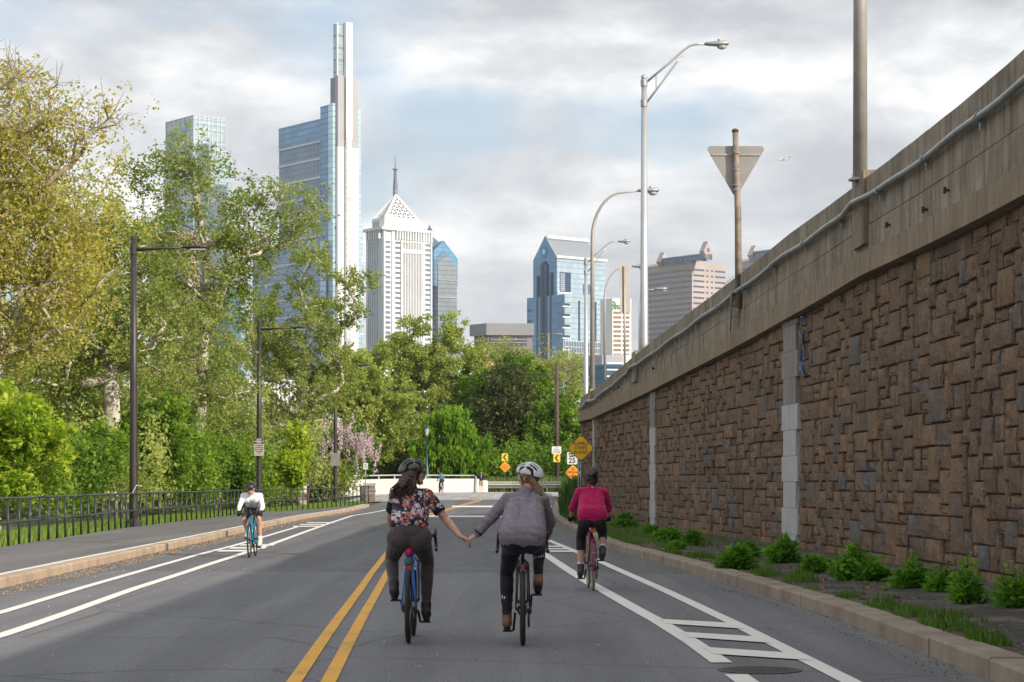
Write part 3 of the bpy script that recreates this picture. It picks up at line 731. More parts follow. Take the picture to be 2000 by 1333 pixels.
# -- brown tower behind the trees
B = Bld('brown_tower', 'pinkish brown office tower half hidden behind the left trees', 1350, 352, 298, 384); zt = B.z
Mbr = wallm('brown_granite', (.30, .20, .18)); Mdk = glass('dark_windows', (.10, .11, .15), .3, .4, 0)
B.block('shaft', Mdk, 0, B.wa, 0, B.wb, 0, zt(452))
for k in range(13): B.each('spandrel', Mbr, 'a', [(0, B.wa, zt(452+16*k)-2, zt(452+16*k))], .5); B.each('spandrel', Mbr, 'b', [(0, B.wb, zt(452+16*k)-2, zt(452+16*k))], .5)
B.each('pier', Mbr, 'a', [(B.wa*k/7, B.wa*k/7+1.6, 0, zt(452)) for k in range(8)], .8); B.each('pier', Mbr, 'b', [(B.wb*k/5, B.wb*k/5+1.6, 0, zt(452)) for k in range(6)], .8)
# -- blue glass gabled tower
B = Bld('gabled_glass_tower', 'blue mirror glass tower with grey pitched roof and round blue emblem', 1500, 1088, 1042, 1182); zt = B.z
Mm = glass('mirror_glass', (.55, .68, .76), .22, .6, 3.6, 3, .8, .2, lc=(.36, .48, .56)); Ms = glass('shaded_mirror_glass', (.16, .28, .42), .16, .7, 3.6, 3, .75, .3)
Mr = simple('standing_seam_roof', (.26, .28, .31), .4, .5, .1, .3); Mdb = glass('deep_blue_glass', (.06, .11, .19), .2, .5, 0)
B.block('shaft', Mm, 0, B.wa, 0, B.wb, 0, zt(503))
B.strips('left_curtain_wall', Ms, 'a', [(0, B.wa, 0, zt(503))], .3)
ra = B.solve(AX, 1065); zr = zt(458); ze = zt(503)
e0 = B.q(0, 0); e1 = B.q(0, B.wb); e2 = B.q(B.wa, B.wb); e3 = B.q(B.wa, 0); r0 = B.q(ra, 0); r1 = B.q(ra, B.wb*.86)
V3 = lambda p, z: Vector((p.x, p.y, z))
mb = MB(); mb.add([V3(e0, ze), V3(e1, ze), V3(r1, zr), V3(r0, zr), V3(e2, ze), V3(e3, ze)], [(0, 1, 2, 3), (2, 1, 4), (3, 2, 4, 5)]); mb.build('roof', Mr, B.root)
mb = MB()
for k in range(26):
    f = k/26; p = V3(e0.lerp(e1, f), ze+.1); q_ = V3(r0.lerp(B.q(ra, B.wb), min(f, .86)), zr+.1); mb.tube([p, q_], .22, 4)
mb.build('roof_seams', M_fin, B.root, False, 'stuff')
mb = MB(); mb.add([V3(e3, ze)-BX*.3, V3(e0, ze)-BX*.3, V3(r0, zr)-BX*.3], [(0, 1, 2)]); mb.add([V3(e3, ze), V3(e0, ze), V3(r0, zr)], [(2, 1, 0)]); mb.build('gable', Ms, B.root)
B.strips('gutter', M_cwhite, 'b', [(-1, B.wb+1, zt(504), zt(499.5))], 1.6)
mb = MB(); mb.tube([V3(r0, zr-1)-BX*.5-AX*2, V3(r1, zr-1)-AX*2], 1.3, 6); mb.build('ridge_cap', M_cwhite, B.root)
mb = MB(); u = B.solve(AX, 1063.5); cp = B.q(u, -.6); n = 20; vs = [V3(cp, zt(489))+AX*(3.6*math.cos(2*math.pi*k/n))+Vector((0, 0, 4.2*math.sin(2*math.pi*k/n))) for k in range(n)]
mb.add(vs+[v+BX*.4 for v in vs], [tuple(range(n)), tuple(range(2*n-1, n-1, -1))]+[(i, n+i, n+(i+1) % n, (i+1) % n) for i in range(n)]); em = mb.build('emblem', simple('emblem_blue', (.02, .25, .62), .4), B.root)
mb = MB(); vs = [V3(cp, zt(489))-BX*.15+AX*(1.5*math.cos(2*math.pi*k/n))+Vector((0, 0, 1.9*math.sin(2*math.pi*k/n))) for k in range(n)]
mb.add(vs, [tuple(range(n))]); mb.build('emblem_star', simple('emblem_white', (.6, .75, .9), .4), em)
lw, lr_ = B.solve(AX, 1032), B.solve(BX, 1194); lc = -B.q(0, 0)
ca = -9.5
B.block('broad_base', Mm, ca, lw, -1, lr_, 0, zt(577))
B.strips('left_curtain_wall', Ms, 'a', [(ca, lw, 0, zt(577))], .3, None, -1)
ub = lambda px: (lambda k: (k*(B.C.y+AX.y*ca)-(B.C.x+AX.x*ca))/(BX.x-k*BX.y))((px-1000)/F)
B.strips('dark_notch', Mdb, 'b', [(B.solve(BX, 1094), B.solve(BX, 1114), zt(570), zt(531))], .5)
B.strips('notch_mullions', M_fin, 'b', [(B.solve(BX, 1094+2.4*k), B.solve(BX, 1094+2.4*k)+.3, zt(568), zt(533)) for k in range(4)]+[(B.solve(BX, 1094), B.solve(BX, 1102), zt(568-4*k), zt(568-4*k)+.3) for k in range(9)], .8, 'stuff')
B.strips('white_ledge', M_cwhite, 'b', [(B.solve(BX, 1089), B.solve(BX, 1115), zt(573), zt(570.5))], 1)
B.strips('blue_panel', Ms, 'b', [(B.solve(BX, 1139), B.solve(BX, 1153), zt(571), zt(552))], .5)
for y in (599, 619.5, 640.5, 661, 683):
    B.strips('dark_window', Mdb, 'b', [(ub(1089.5), ub(1112.5), zt(y), zt(y-4.5))], .4, None, ca); B.strips('white_ledge', M_cwhite, 'b', [(ub(1098), ub(1113), zt(y+3), zt(y+.6))], .7, None, ca)
    B.strips('dark_window', Mdb, 'b', [(ub(1182), ub(1193), zt(y+6), zt(y+1))], .4, None, ca)
for px in (1131, 1163): B.strips('dark_slot', Mdb, 'b', [(ub(px-1.2), ub(px+1.2), 0, zt(588))], .5, None, ca)
for px, w_, y in ((1052, 1.3, 535), (1078, 1.3, 532), (1064.5, 6, 514), (1064.5, 3, 508)): B.strips('dark_slot', Mdb, 'a', [(B.solve(AX, px+w_), B.solve(AX, px-w_), 0, zt(y))], 1.6)
for y in (602, 623, 643, 664):
    B.strips('dark_window', Mdb, 'a', [(B.solve(AX, 1040), B.solve(AX, 1033), zt(y+3), zt(y-2))], .5, None, -1)
g0, g1 = ub(1099), ub(1193)
B.strips('reflected_facade', Mdb, 'b', [(ub(1099), ub(1193), 0, zt(667))], .35, None, ca)  # reflection of another building, put in as dark glass and pale bars
B.strips('reflected_grid', M_fin, 'b', [(g0+(g1-g0)*k/30, g0+(g1-g0)*k/30+.45, 0, zt(667)) for k in range(31)]+[(g0, g1, zt(667)-4*k-.5, zt(667)-4*k) for k in range(26)], .7, 'stuff', ca)
# -- white bank building
B = Bld('white_bank_building', 'white office block with rows of brown windows and bank lettering', 1250, 1196, 1190, 1233, AX, Vector((.98, .2, 0)).normalized()); zt = B.z
MWb = wallm('white_render', (.80, .78, .74)); Mwb = simple('bronze_windows', (.30, .23, .18), .3, .3, .25, .3)
B.block('shaft', MWb, 0, B.wa+8, 0, B.wb, 0, zt(583))
for k in range(11):
    for xa_, xb_ in ((1198, 1213), (1216, 1229)):
        B.strips('window', Mwb, 'b', [(B.solve(B.b, xa_), B.solve(B.b, xb_), zt(613.5+9.1*k), zt(608.8+9.1*k))], .12)
def text(txt, size, loc, rot, mat, parent, depth=.01, align='CENTER', name='lettering', bold=0):
    cu = D.curves.new('lettering', 'FONT'); cu.body = txt; cu.size = size; cu.align_x = align; cu.align_y = 'CENTER'; cu.extrude = depth; cu.offset = bold; cu.resolution_u = 3
    o = D.objects.new(name, cu); COL.objects.link(o); dg = bpy.context.evaluated_depsgraph_get(); dg.update()
    me = D.meshes.new_from_object(o.evaluated_get(dg)); D.objects.remove(o); D.curves.remove(cu); me.materials.clear(); me.name = name
    o = link(name, me, mat, parent); o.location = loc; o.rotation_euler = rot; return o
rzb = math.atan2(B.b.y, B.b.x); tl = B.q(-.4, B.solve(B.b, 1199.5))
text('bank', 4.9, (tl.x, tl.y, zt(598.5)), (R(90), 0, rzb), simple('bank_letters', (.12, .12, .13), .5), B.root, .2, 'LEFT')
tl = B.q(-.4, B.solve(B.b, 1192)); text('S', 6.4, (tl.x, tl.y, zt(597)), (R(90), 0, rzb), simple('bank_green', (.05, .42, .08), .5), B.root, .2, 'LEFT', bold=.05)
# -- low grey and blue blocks below
B = Bld('grey_penthouse_block', 'plain grey block below the white bank building', 900, 1176, 1168, 1215, AX, Vector((.98, .2, 0)).normalized()); zt = B.z
B.block('wall', wallm('lilac_grey_render', (.42, .42, .47)), 0, 20, 0, B.wb, 0, zt(694)); B.block('stair_tower', wallm('grey_render', (.50, .49, .50)), 3, 18, B.solve(B.b, 1204), B.solve(B.b, 1229), 0, zt(692))
B.block('white_wing', M_cwhite, 4, 20, B.solve(B.b, 1229)+.2, B.solve(B.b, 1246), 0, zt(692))
B = Bld('blue_glass_block', 'low dark blue glass block beside the parapet end', 700, 1184, 1180, 1216, AX, Vector((.98, .2, 0)).normalized()); zt = B.z
B.block('wall', glass('navy_glass', (.05, .14, .25), .2, .5, 3.2, 2, .6), 0, 18, 0, B.wb, 0, zt(712)); B.each('white_sill', M_cwhite, 'b', [(0, B.wb, zt(y), zt(y)+.5) for y in (711, 724, 737)], .4)
# -- pair of pink banded towers
def banded(label, xc, xl, xr, yt, Dd, ly, crown):
    B = Bld('banded_tower', label, Dd, xc, xl, xr, group='pink stone towers with blue window bands'); zt = B.z
    Mst = D.materials.get('pink_stone') or wallm('pink_stone', (.44, .37, .35)); Mwd = D.materials.get('band_glass') or glass('band_glass', (.10, .15, .24), .25, .5, 0)
    B.block('shaft', Mst, 0, B.wa, 0, B.wb, 0, zt(yt))
    st = 10.9
    for k in range(22):
        y = yt+14+st*k
        B.strips('window_band', Mwd, 'a', [(0, B.wa, zt(y+4.5), zt(y))], .12)
        if B.wb > 5:
            for fa, fb in ((.03, .36), (.42, .48), (.56, .62), (.68, .99)): B.strips('window_band', Mwd, 'b', [(B.wb*fa, B.wb*fb, zt(y+3.5), zt(y))], .12)
    B.strips('mullions', Mst, 'a', [(B.wa*k/34, B.wa*k/34+.5, 0, zt(yt+9)) for k in range(34)], .3, 'stuff')
    B.strips('parapet_teeth', M_cwhite, 'a', [(B.wa*k/30, B.wa*k/30+1.5, zt(yt+2), zt(yt-3)) for k in range(30)], 1.2, 'stuff')
    # crown: long penthouse with a diamond gable at both ends
    p0, p1 = B.solve(AX, crown[1]), B.solve(AX, crown[0])
    wbc = B.wb*.38
    sh = B.b*(wbc)
    mb = MB(); h0, h1 = zt(yt), zt(yt)+14
    def dia(cpx, cpy, w):
        u = B.solve(AX, cpx); c = B.q(u, 0); kk = Dd/F
        for dz in (0,):
            pts = [(-.30*w, yt-cpy+2), (.30*w, yt-cpy+2), (w, 6), (0, -w*1.15), (-w, 6)]
            m2 = MB(); vs = [c-AX*0+B.b*(px_*kk*.9)+Vector((0, 0, zt(cpy+py_)-c.z)) for px_, py_ in pts]
            vs2 = [v+AX*6 for v in vs]; n = 5
            m2.add(vs+vs2, [tuple(range(n)), tuple(range(2*n-1, n-1, -1))]+[(i, n+i, n+(i+1) % n, (i+1) % n) for i in range(n)])
            g = m2.build('diamond_gable', Mst, B.root)
            m3 = MB(); vs = [c-AX*.4+B.b*(px_*kk)+Vector((0, 0, zt(cpy+py_))) for px_, py_ in ((-2, 7), (2.5, 7), (2.5, 0), (-2, 0))]; m3.add(vs, [(0, 1, 2, 3)]); m3.build('gable_opening', Mwd, g)
    for (cx_, cy_, w) in crown[2]: dia(cx_, cy_, w)
    q0, q1 = B.solve(AX, crown[2][-1][0] if len(crown[2]) > 1 else crown[1]), B.solve(AX, crown[2][0][0])
    mb.prism([B.q(q0, -3), B.q(q0, 5), B.q(q1, 5), B.q(q1, -3)], zt(yt), zt(crown[3])); mb.build('penthouse', Mwd, B.root)
    B.strips('penthouse_posts', Mst, 'a', [(q0+(q1-q0)*k/9, q0+(q1-q0)*k/9+1, zt(yt-3), zt(crown[3]+5)) for k in range(10)], .5, 'stuff', -3)
    B.strips('penthouse_rail', M_fin, 'a', [(q0, q1, zt(crown[3]), zt(crown[3]-1.5))], .5, None, -3)
    return B
banded('pink banded tower with diamond gables between lamp pole and wall', 1352, 1262, 1417, 511, 1900, 0, (1284, 1383, [(1298, 500, 12), (1383, 489, 12)], 500))
banded('second pink banded tower mostly hidden behind the parapet', 1570, 1449, 1610, 497, 1960, 0, (1462, 1570, [(1476, 482, 12)], 482))
# -- low arena-like building
B = Bld('low_grey_building', 'low beige building with broad grey roof left of the blue glass tower', 850, 953, 926, 1040, AX, Vector((.995, .1, 0)).normalized()); zt = B.z
Mbe = wallm('beige_panels', (.24, .22, .22)); Mro = wallm('grey_roof_band', (.27, .27, .29))
B.block('wall', Mbe, 0, B.wa, 0, B.wb, 0, zt(655)); B.block('roof_band', Mro, -1, B.wa+1, -1.2, B.wb, zt(655), zt(632))
B.strips('red_line', simple('oxblood_trim', (.12, .04, .05), .6), 'b', [(0, B.wb, zt(657.5), zt(655))], .6)
B.each('window_strip', Mdk, 'b', [(B.solve(B.b, 955), B.solve(B.b, 1028), zt(676), zt(659)), (B.solve(B.b, 955), B.solve(B.b, 1030), zt(700), zt(694)), (B.solve(B.b, 955), B.solve(B.b, 1030), zt(716), zt(710))], .3)
B.each('sunshade', M_cgrey, 'b', [(B.solve(B.b, 957), B.solve(B.b, 1026), zt(y), zt(y)+.25) for y in (664, 670)], .6)
B.each('window_strip', Mdk, 'a', [(1, B.wa-1, zt(y), zt(y-3)) for y in (668, 680, 692)], .3)
# -- sunlit low blocks behind the trees
def lowblock(name, label, Dd, x0, x1, yt, col, rows, wcol=(.18, .2, .24), dz=8):
    B = Bld(name, label, Dd, x0, x0-6, x1, AX, Vector((.99, .1, 0)).normalized()); zt = B.z
    B.block('wall', wallm(name+'_wall', col), 0, B.wa, 0, B.wb, 0, zt(yt))
    mw = simple(name+'_glass', wcol, .3, .2)
    for k in range(rows): B.strips('window_strip', mw, 'b', [(1, B.wb-1, zt(yt+8+dz*k+4.5), zt(yt+8+dz*k))], .15)
    B.strips('piers', D.materials[name+'_wall'], 'b', [(B.wb*k/24, B.wb*k/24+.7, 0, zt(yt+2)) for k in range(25)], .4, 'stuff'); return B
lowblock('white_office_block', 'long white office block glimpsed through the sycamores', 620, 440, 640, 742, (.72, .71, .68), 8)
lowblock('cream_office_block', 'cream building glimpsed behind the trees at left', 600, 60, 300, 748, (.66, .58, .45), 7)
lowblock('parking_garage', 'open white parking garage behind the bare tree', 480, 1040, 1136, 762, (.74, .74, .72), 6, (.10, .16, .14), 12)
lowblock('orange_lit_building', 'cream rooftop building coloured orange as if sunlit below the gabled glass tower', 520, 946, 1082, 706, (.66, .40, .20), 3)  # cream building; orange sunlight is put into its wall colour
# -- highway bridge with teal girder behind the trees
br = empty('highway_bridge', (0, 0, 0), 'highway overpass with pale teal girder behind the left trees', 'bridge')
Mteal = simple('pale_teal_paint', (.27, .42, .37), .6, var=.1, scale=.3); Mdeck = conc('bridge_deck_concrete', (.26, .21, .19), .9, .2, 5, False)
mb = MB(); a = P(40, 0, 330); b = P(640, 0, 300); d = (b-a); d.z = 0
def beam(name, mat, x0, y0t, y0b, D0, x1, y1t, y1b, D1, w=8):
    p = P(x0, y0b, D0); q_ = P(x1, y1b, D1); pt = P(x0, y0t, D0); qt = P(x1, y1t, D1); m_ = MB()
    m_.add([p, q_, qt, pt]+[v+Vector((0, w, 0)) for v in (p, q_, qt, pt)], [(0, 1, 2, 3), (7, 6, 5, 4), (0, 4, 5, 1), (3, 2, 6, 7), (1, 5, 6, 2), (0, 3, 7, 4)]); return m_.build(name, mat, br)
beam('deck', Mdeck, -200, 812, 826, 330, 620, 810, 824, 290); beam('parapet', Mdeck, -200, 804, 812, 329.6, 620, 803, 810, 289.6, .4)
beam('girder', Mteal, 290, 828, 872, 292, 600, 826, 868, 288, 1.2)
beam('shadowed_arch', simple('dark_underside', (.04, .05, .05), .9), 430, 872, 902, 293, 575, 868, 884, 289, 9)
for px in (300, 610): 
    mb = MB(); p = P(px, 826, 294); mb.box((p.x, p.y+3, p.z/2), (3.2, 4, p.z)); mb.build('bridge_pier', Mdeck, br)
# -- airliner
pl = empty('airliner', P(1530, 312, 5200), 'small white airliner with orange tail low in the cloudy sky', 'airplane', rz=R(75))
mwp = simple('airliner_white', (.8, .8, .82), .4, var=0); mo = simple('airliner_orange', (.62, .2, .05), .5)
mb = MB(); mb.tube([(0, 15, 0), (0, 14, 0), (0, 11, 0), (0, -8, 0), (0, -13, .6), (0, -17, 1.2)], [.2, 1.2, 1.9, 1.9, 1.3, .3], 10); mb.build('fuselage', mwp, pl, True)
for s in (1, -1):
    mb = MB(); mb.add([(s*1.5, 4, -.8), (s*15, -5, .8), (s*15, -6.6, .8), (s*1.5, -2.5, -.8), (s*1.5, 4, -1.2), (s*15, -5, .65), (s*15, -6.6, .65), (s*1.5, -2.5, -1.2)], [(0, 1, 2, 3), (7, 6, 5, 4), (0, 4, 5, 1), (3, 2, 6, 7), (1, 5, 6, 2)]); mb.build('wing', mwp, pl)
    mb = MB(); mb.add([(s*.5, -12, 1), (s*6, -16, 1.4), (s*6, -17, 1.4), (s*.5, -15.5, 1)], [(0, 1, 2, 3)]); mb.build('tailplane', mo, pl)
    mb = MB(); mb.tube([(s*5, 3, -2.2), (s*5, -1, -2.2)], [1.1, .8], 8); mb.build('engine', mwp, pl)
mb = MB(); mb.add([(-.15, -11, 1.5), (-.15, -16, 7), (-.15, -18, 7), (-.15, -16.5, 1.2), (.15, -11, 1.5), (.15, -16, 7), (.15, -18, 7), (.15, -16.5, 1.2)], [(0, 1, 2, 3), (7, 6, 5, 4), (0, 4, 5, 1), (1, 5, 6, 2), (2, 6, 7, 3)]); mb.build('tail_fin', mo, pl)
# ================================================================== STREET FURNITURE
M_dpole = simple('dark_bronze_pole', (.045, .038, .036), .45, .3, .2, 3, .1); M_apole = simple('aluminium_pole', (.46, .47, .48), .45, .55, .1, 1.5); M_wpole = simple('weathered_aluminium', (.40, .37, .34), .55, .4, .2, 2)
M_lens = simple('lamp_lens', (.42, .42, .42), .35, 0, .05); M_head = simple('lamp_head_grey', (.33, .34, .35), .5, .4, .1)
M_fence = simple('dark_green_black_paint', (.030, .038, .036), .42, .2, .35, 9, .15); M_back = simple('sign_back_metal', (.31, .295, .275), .5, .5, .12, 2)
M_sylw = simple('sign_yellow', (.98, .57, .02), .5, 0, .05); M_sorg = simple('sign_orange', (.85, .29, .015), .5, 0, .05); M_schev = simple('chevron_yellow', (.85, .52, .04), .5, 0, .05)
M_swh = simple('sign_white', (.70, .71, .72), .5, 0, .05); M_sblk = simple('sign_black', (.012, .012, .014), .5, 0, 0)
# railing ------------------------------------------------------------------
fen = empty('railing', (0, 0, 0), 'long dark two rail pipe fence along the left sidewalk', 'fence')
fpath = resample(FB, 1.2); fpath = [p for p in fpath if 30 < p.y <= 125]
random.seed(3)
me_post = None
bm_ = MB(); bm_.tube([(0, 0, -.05), (0, 0, 1.02)], .027, 10); me_post = bm_.mesh('fence_post', True)
for i, p in enumerate(fpath):
    o = link('fence_post', me_post, M_fence, fen); o.location = (p.x-.06, p.y, gY(p.y)+.13); o.rotation_euler = (random.uniform(-.012, .012), random.uniform(-.02, .02), 0)
for i in range(0, len(fpath)-1, 5):
    seg_ = fpath[i:i+6]
    for h, nm in ((1.02, 'top_rail'), (.50, 'middle_rail')):
        mb = MB(); mb.tube([(p.x-.06, p.y, gY(p.y)+.13+h+random.uniform(-.006, .006)) for p in seg_], .027 if h > 1 else .022, 8, True); mb.build(nm, M_fence, fen, True)
        mb = MB(); p = seg_[0]; mb.sph((p.x-.06, p.y, gY(p.y)+.13+h), .036, 8, 6); mb.build('pipe_joint', M_fence, fen, True)
# stone end pier
pr = empty('stone_pier', P(724, 980, 125.5), 'small stone block pier at the far end of the fence', 'pier')
mp_ = simple('brown_pier_stone', (.20, .15, .12), .9, 0, .4, 8, .5)
random.seed(2)
for r_ in range(4):
    for c in range(2):
        mb = MB(); w = .25+.07*((r_+c) % 2); mb.box((-.24+.32*c+random.uniform(-.02, .02), 0, .12+.24*r_), (w+.06, .5+random.uniform(0, .04), .225)); mb.build('pier_stone', mp_, pr)
mb = MB(); mb.box((-.08, .0, 1.02), (.72, .6, .08)); mb.build('cap_stone', M_kerbR, pr)
# dark lamp posts on the left -----------------------------------------------
def cobra_dark(px, pyb, pyt, Y, armpx, label, r0=.135):
    b = P(px, pyb, Y); h = (pyb-pyt)/F*Y; arm = (armpx-px)/F*Y
    o = empty('lamp_post', b, label, 'lamp post', 'dark lamp posts behind the fence')
    mb = MB(); mb.tube([(0, 0, -.3), (0, 0, .5), (0, 0, h*.5), (0, 0, h)], [r0, r0, r0*.85, r0*.66], 14); mb.build('pole', M_dpole, o, True)
    mb = MB(); mb.lathe([(r0*1.9, -.1), (r0*1.9, .12), (r0*1.3, .2)], (0, 0, 0), 12); mb.build('pole_base', M_dpole, o)
    mb = MB(); mb.lathe([(r0*.72, h-.02), (r0*.72, h+.05), (r0*.3, h+.09)], (0, 0, 0), 12); mb.build('pole_cap', M_dpole, o)
    mb = MB(); mb.tube([(0, 0, h-.36), (arm*.35, 0, h-.31), (arm*.72, 0, h-.27)], [.055, .045, .035], 8); mb.build('arm', M_dpole, o, True)
    mb = MB(); mb.lathe([(r0*.8, h-.5), (r0*.8, h-.2)], (0, 0, 0), 12); mb.build('collar', M_dpole, o)
    mb = MB(); mb.tube([(arm*.66, 0, h-.28), (arm*.72, 0, h-.27), (arm*.86, 0, h-.26), (arm*.98, 0, h-.27), (arm, 0, h-.28)], [.05, .09, .11, .10, .03], 10)
    mb.v = [(v[0], v[1]*1.5, (v[2]-(h-.27))*.62+h-.27) for v in mb.v]; hd = mb.build('lamp_head', M_dpole, o, True)
    mb = MB(); mb.box((arm*.87, 0, h-.345), (arm*.2, .2, .03)); mb.build('lens', M_lens, hd)
    mb = MB(); mb.lathe([(.03, h-.2), (.035, h-.13), (.02, h-.1)], (arm*.82, 0, 0), 8); mb.build('photocell', M_dpole, hd)
    return o
LA = cobra_dark(261, 1027, 466, 66.5, 406, 'tallest and nearest dark lamp post beside the left fence')
LB = cobra_dark(506, 1000, 629, 100, 601, 'dark lamp post behind the white shirted cyclist, with parking sign', .14)
LC = cobra_dark(655, 974, 706, 131, 724, 'farthest dark lamp post in front of the purple blossom tree', .13)
mb = MB(); mb.tube([(-.02, -.15, 1.0), (.12, -.16, 1.25), (.28, -.16, 1.22)], .014, 5); mb.box((.0, -.16, .2), (.01, .01, .01)); mb.build('tied_string', M_swh, LA)
def panel(mb, w, h, t=.006, r=0, diamond=False):
    if diamond:
        s = w/2; c = s*.12; pts = [(c, -s+c), (s-c, -c), (s-c, c), (c, s-c), (-c, s-c), (-s+c, c), (-s+c, -c), (-c, -s+c)]
    else:
        a, b = w/2, h/2; r = r or .04; pts = [(a-r, -b), (a, -b+r), (a, b-r), (a-r, b), (-a+r, b), (-a, b-r), (-a, -b+r), (-a+r, -b)]
    n = len(pts); vs = [(x, -t/2, z) for x, z in pts]+[(x, t/2, z) for x, z in pts]
    mb.add(vs, [tuple(range(n)), tuple(range(2*n-1, n-1, -1))]+[(i, n+i, n+(i+1) % n, (i+1) % n) for i in range(n)]); return mb
def sign(name, loc, label, w, h, mat, cat='sign', diamond=False, border=None, rz=0, group=None):
    o = empty(name, loc, label, cat, group, rz)
    b = panel(MB(), w, h, .012, 0, diamond).build('sign_panel', M_back, o)
    k = .03 if not diamond else .035
    if border: panel(MB(), w-.02, h-.02, .004, 0, diamond).build('border', border, o).location = (0, -.010, 0)
    f = panel(MB(), w-(k*2 if border else .01), h-(k*2 if border else .01), .004, 0, diamond).build('sign_face', mat, o); f.location = (0, -.0145 if border else -.0095, 0)
    return o
def rows(o, lines, size, mat, y=-.020, bold=.002):
    for (t_, z_, *s_) in lines: text(t_, s_[0] if s_ else size, (0, y, z_), (R(90), 0, 0), mat, o, .002, bold=bold)
def post(o, z0, z1, r=.03, mat=None, y=.05, name='post', x=0):
    mb = MB(); mb.tube([(x, y, z0), (x, y, z1)], r, 8); return mb.build(name, mat or M_galv, o, True)
# signs on lamp post B and C
s1 = sign('parking_sign', P(506, 874, 99.7), 'grey and black notice sign strapped to the second dark lamp post', .46, .80, simple('sign_beige', (.42, .38, .33), .6, 0, .2, 20)); 
mb = MB(); mb.box((0, -.018, .27), (.42, .004, .22)); mb.build('black_header', M_sblk, s1)
rows(s1, [('SNOW', .34, .07), ('EMERGENCY', .27, .07), ('ROUTE', .20, .07)], .07, M_swh, -.024)
rows(s1, [('NO PARKING', .08, .055), ('WHEN ROAD IS', -.01, .05), ('SNOW COVERED', -.10, .05), ('TOW ZONE', -.20, .055), ('2 HR', -.29, .05)], .05, M_sblk, -.017)
s2 = sign('sign_back', P(655, 898, 130.7), 'blank grey sign panel on the third dark lamp post', .58, .78, M_back)
# small white sign
s3 = sign('small_white_sign', P(714, 911, 138), 'small white sign on a thin post near the bridge rail', .31, .42, M_swh); post(s3, -1.5, .15, .022); rows(s3, [('NO', .1, .1), ('STOPPING', 0, .055), ('ANY TIME', -.1, .055)], .1, M_sblk, -.017)
mb = MB(); bx = P(711, 0, 136); bin_ = MB(); bin_.lathe([(.25, 0), (.27, .5), (.28, .95), (.2, 1.0)], (0, 0, 0), 12)
ob = bin_.build('litter_bin', simple('bin_green_grey', (.12, .14, .14), .6), None, True); ob.location = (bx.x, bx.y, gY(136)); tag(ob, 'dark grey green litter bin behind the end of the fence', 'bin')
# rumble strips sign
o = sign('rumble_strips_sign', P(1134.5, 875.5, 76), 'large yellow diamond sign reading RUMBLE STRIPS AHEAD before the wall end', 1.0, 1.0, M_sylw, diamond=True, border=M_sblk)
rows(o, [('RUMBLE', .15), ('STRIPS', 0), ('AHEAD', -.15)], .155, M_sblk, -.021, 0); post(o, -2.6, .35, .035, None, .05); post(o, -2.6, .2, .03, None, .06, 'post', -.08)
# speed limit and small diamond on a post
o = sign('speed_limit_sign', P(1117.5, 895.5, 104), 'white speed limit 25 sign partly behind the yellow diamond', .50, .60, M_swh)
rows(o, [('SPEED', .22, .12), ('LIMIT', .10, .12), ('25', -.12, .34)], .1, M_sblk, -.018, .006); post(o, -2.4, .3, .03)
diam = [('12', .20, .09), ('FT', .12, .09), ('WIDE LOAD', .02, .11), ('8', -.07, .09), ('AHEAD', -.17, .10)]
o = sign('orange_diamond_sign', P(1119, 923.5, 103.8), 'orange diamond warning sign under the speed limit sign', .78, .78, M_sorg, diamond=True, border=M_sylw); rows(o, diam, .1, M_rust, -.021)
def chevron(px, py, Y, w, h, label):
    o = sign('chevron_sign', P(px, py, Y), label, w, h, M_schev, group='yellow chevron signs')
    mb = MB(); a, b, c, t = w*.32, h*.40, w*.38, -.018
    vs = [(a*1.0, t, b), (a*.25, t, b), (-a, t, 0), (a*.25, t, -b), (a*1.0, t, -b), (-a*.15, t, 0)]
    mb.add(vs, [(0, 1, 2, 5), (5, 2, 3, 4)]); mb.build('black_chevron', M_sblk, o); return o
o = chevron(986, 893.5, 189, .56, .70, 'yellow chevron sign above the left orange diamond'); post(o, -2.3, .3, .03)
o = sign('orange_diamond_sign', P(986.5, 912.5, 188.8), 'orange diamond sign below the lone chevron behind the guardrail', 1.0, 1.0, M_sorg, diamond=True, border=M_sylw); rows(o, diam, .1, M_rust, -.021)
chevron(1087.5, 895, 192, .62, .75, 'yellow chevron sign on the wooden utility pole')
o = sign('white_notice_sign', P(1087, 879.5, 192), 'white rectangular sign above the chevron on the utility pole', .85, .66, M_swh); rows(o, [('NO', .18, .15), ('TRUCKS', 0, .15), ('OR BUSES', -.18, .15)], .1, M_sblk, -.018)
# utility pole
b = P(1088, 930, 192.5); o = empty('utility_pole', b, 'brown wooden utility pole with a long arm behind the guardrail', 'pole'); h = (930-710)/F*192.5
mw_ = simple('weathered_wood', (.09, .065, .05), .9, 0, .3, 2, .4)
mb = MB(); mb.tube([(0, 0, -1), (0, 0, h)], [.21, .15], 10); mb.build('pole', mw_, o, True)
mb = MB(); mb.tube([(0, 0, h-1.05), (-1.3, 0, h-1.0), (-2.6, 0, h-.98)], [.05, .045, .04], 6); mb.build('arm', M_dpole, o, True)
mb = MB(); mb.box((-2.75, 0, h-1.0), (.5, .18, .1)); mb.build('lamp_head', M_dpole, o)
b = P(1071.5, 900, 240); o = empty('thin_pole', b, 'thin tan pole rising in front of the gabled glass tower', 'pole'); h = 250/F*240
mb = MB(); mb.tube([(0, 0, -3), (0, 0, h)], [.14, .10], 8); mb.build('pole', simple('tan_wood', (.25, .2, .14), .8), o, True)
mb = MB(); mb.tube([(0, 0, h-.2), (1.0, 0, h-.1), (1.6, 0, h-.2)], .04, 6); mb.build('arm', M_wpole, o, True)
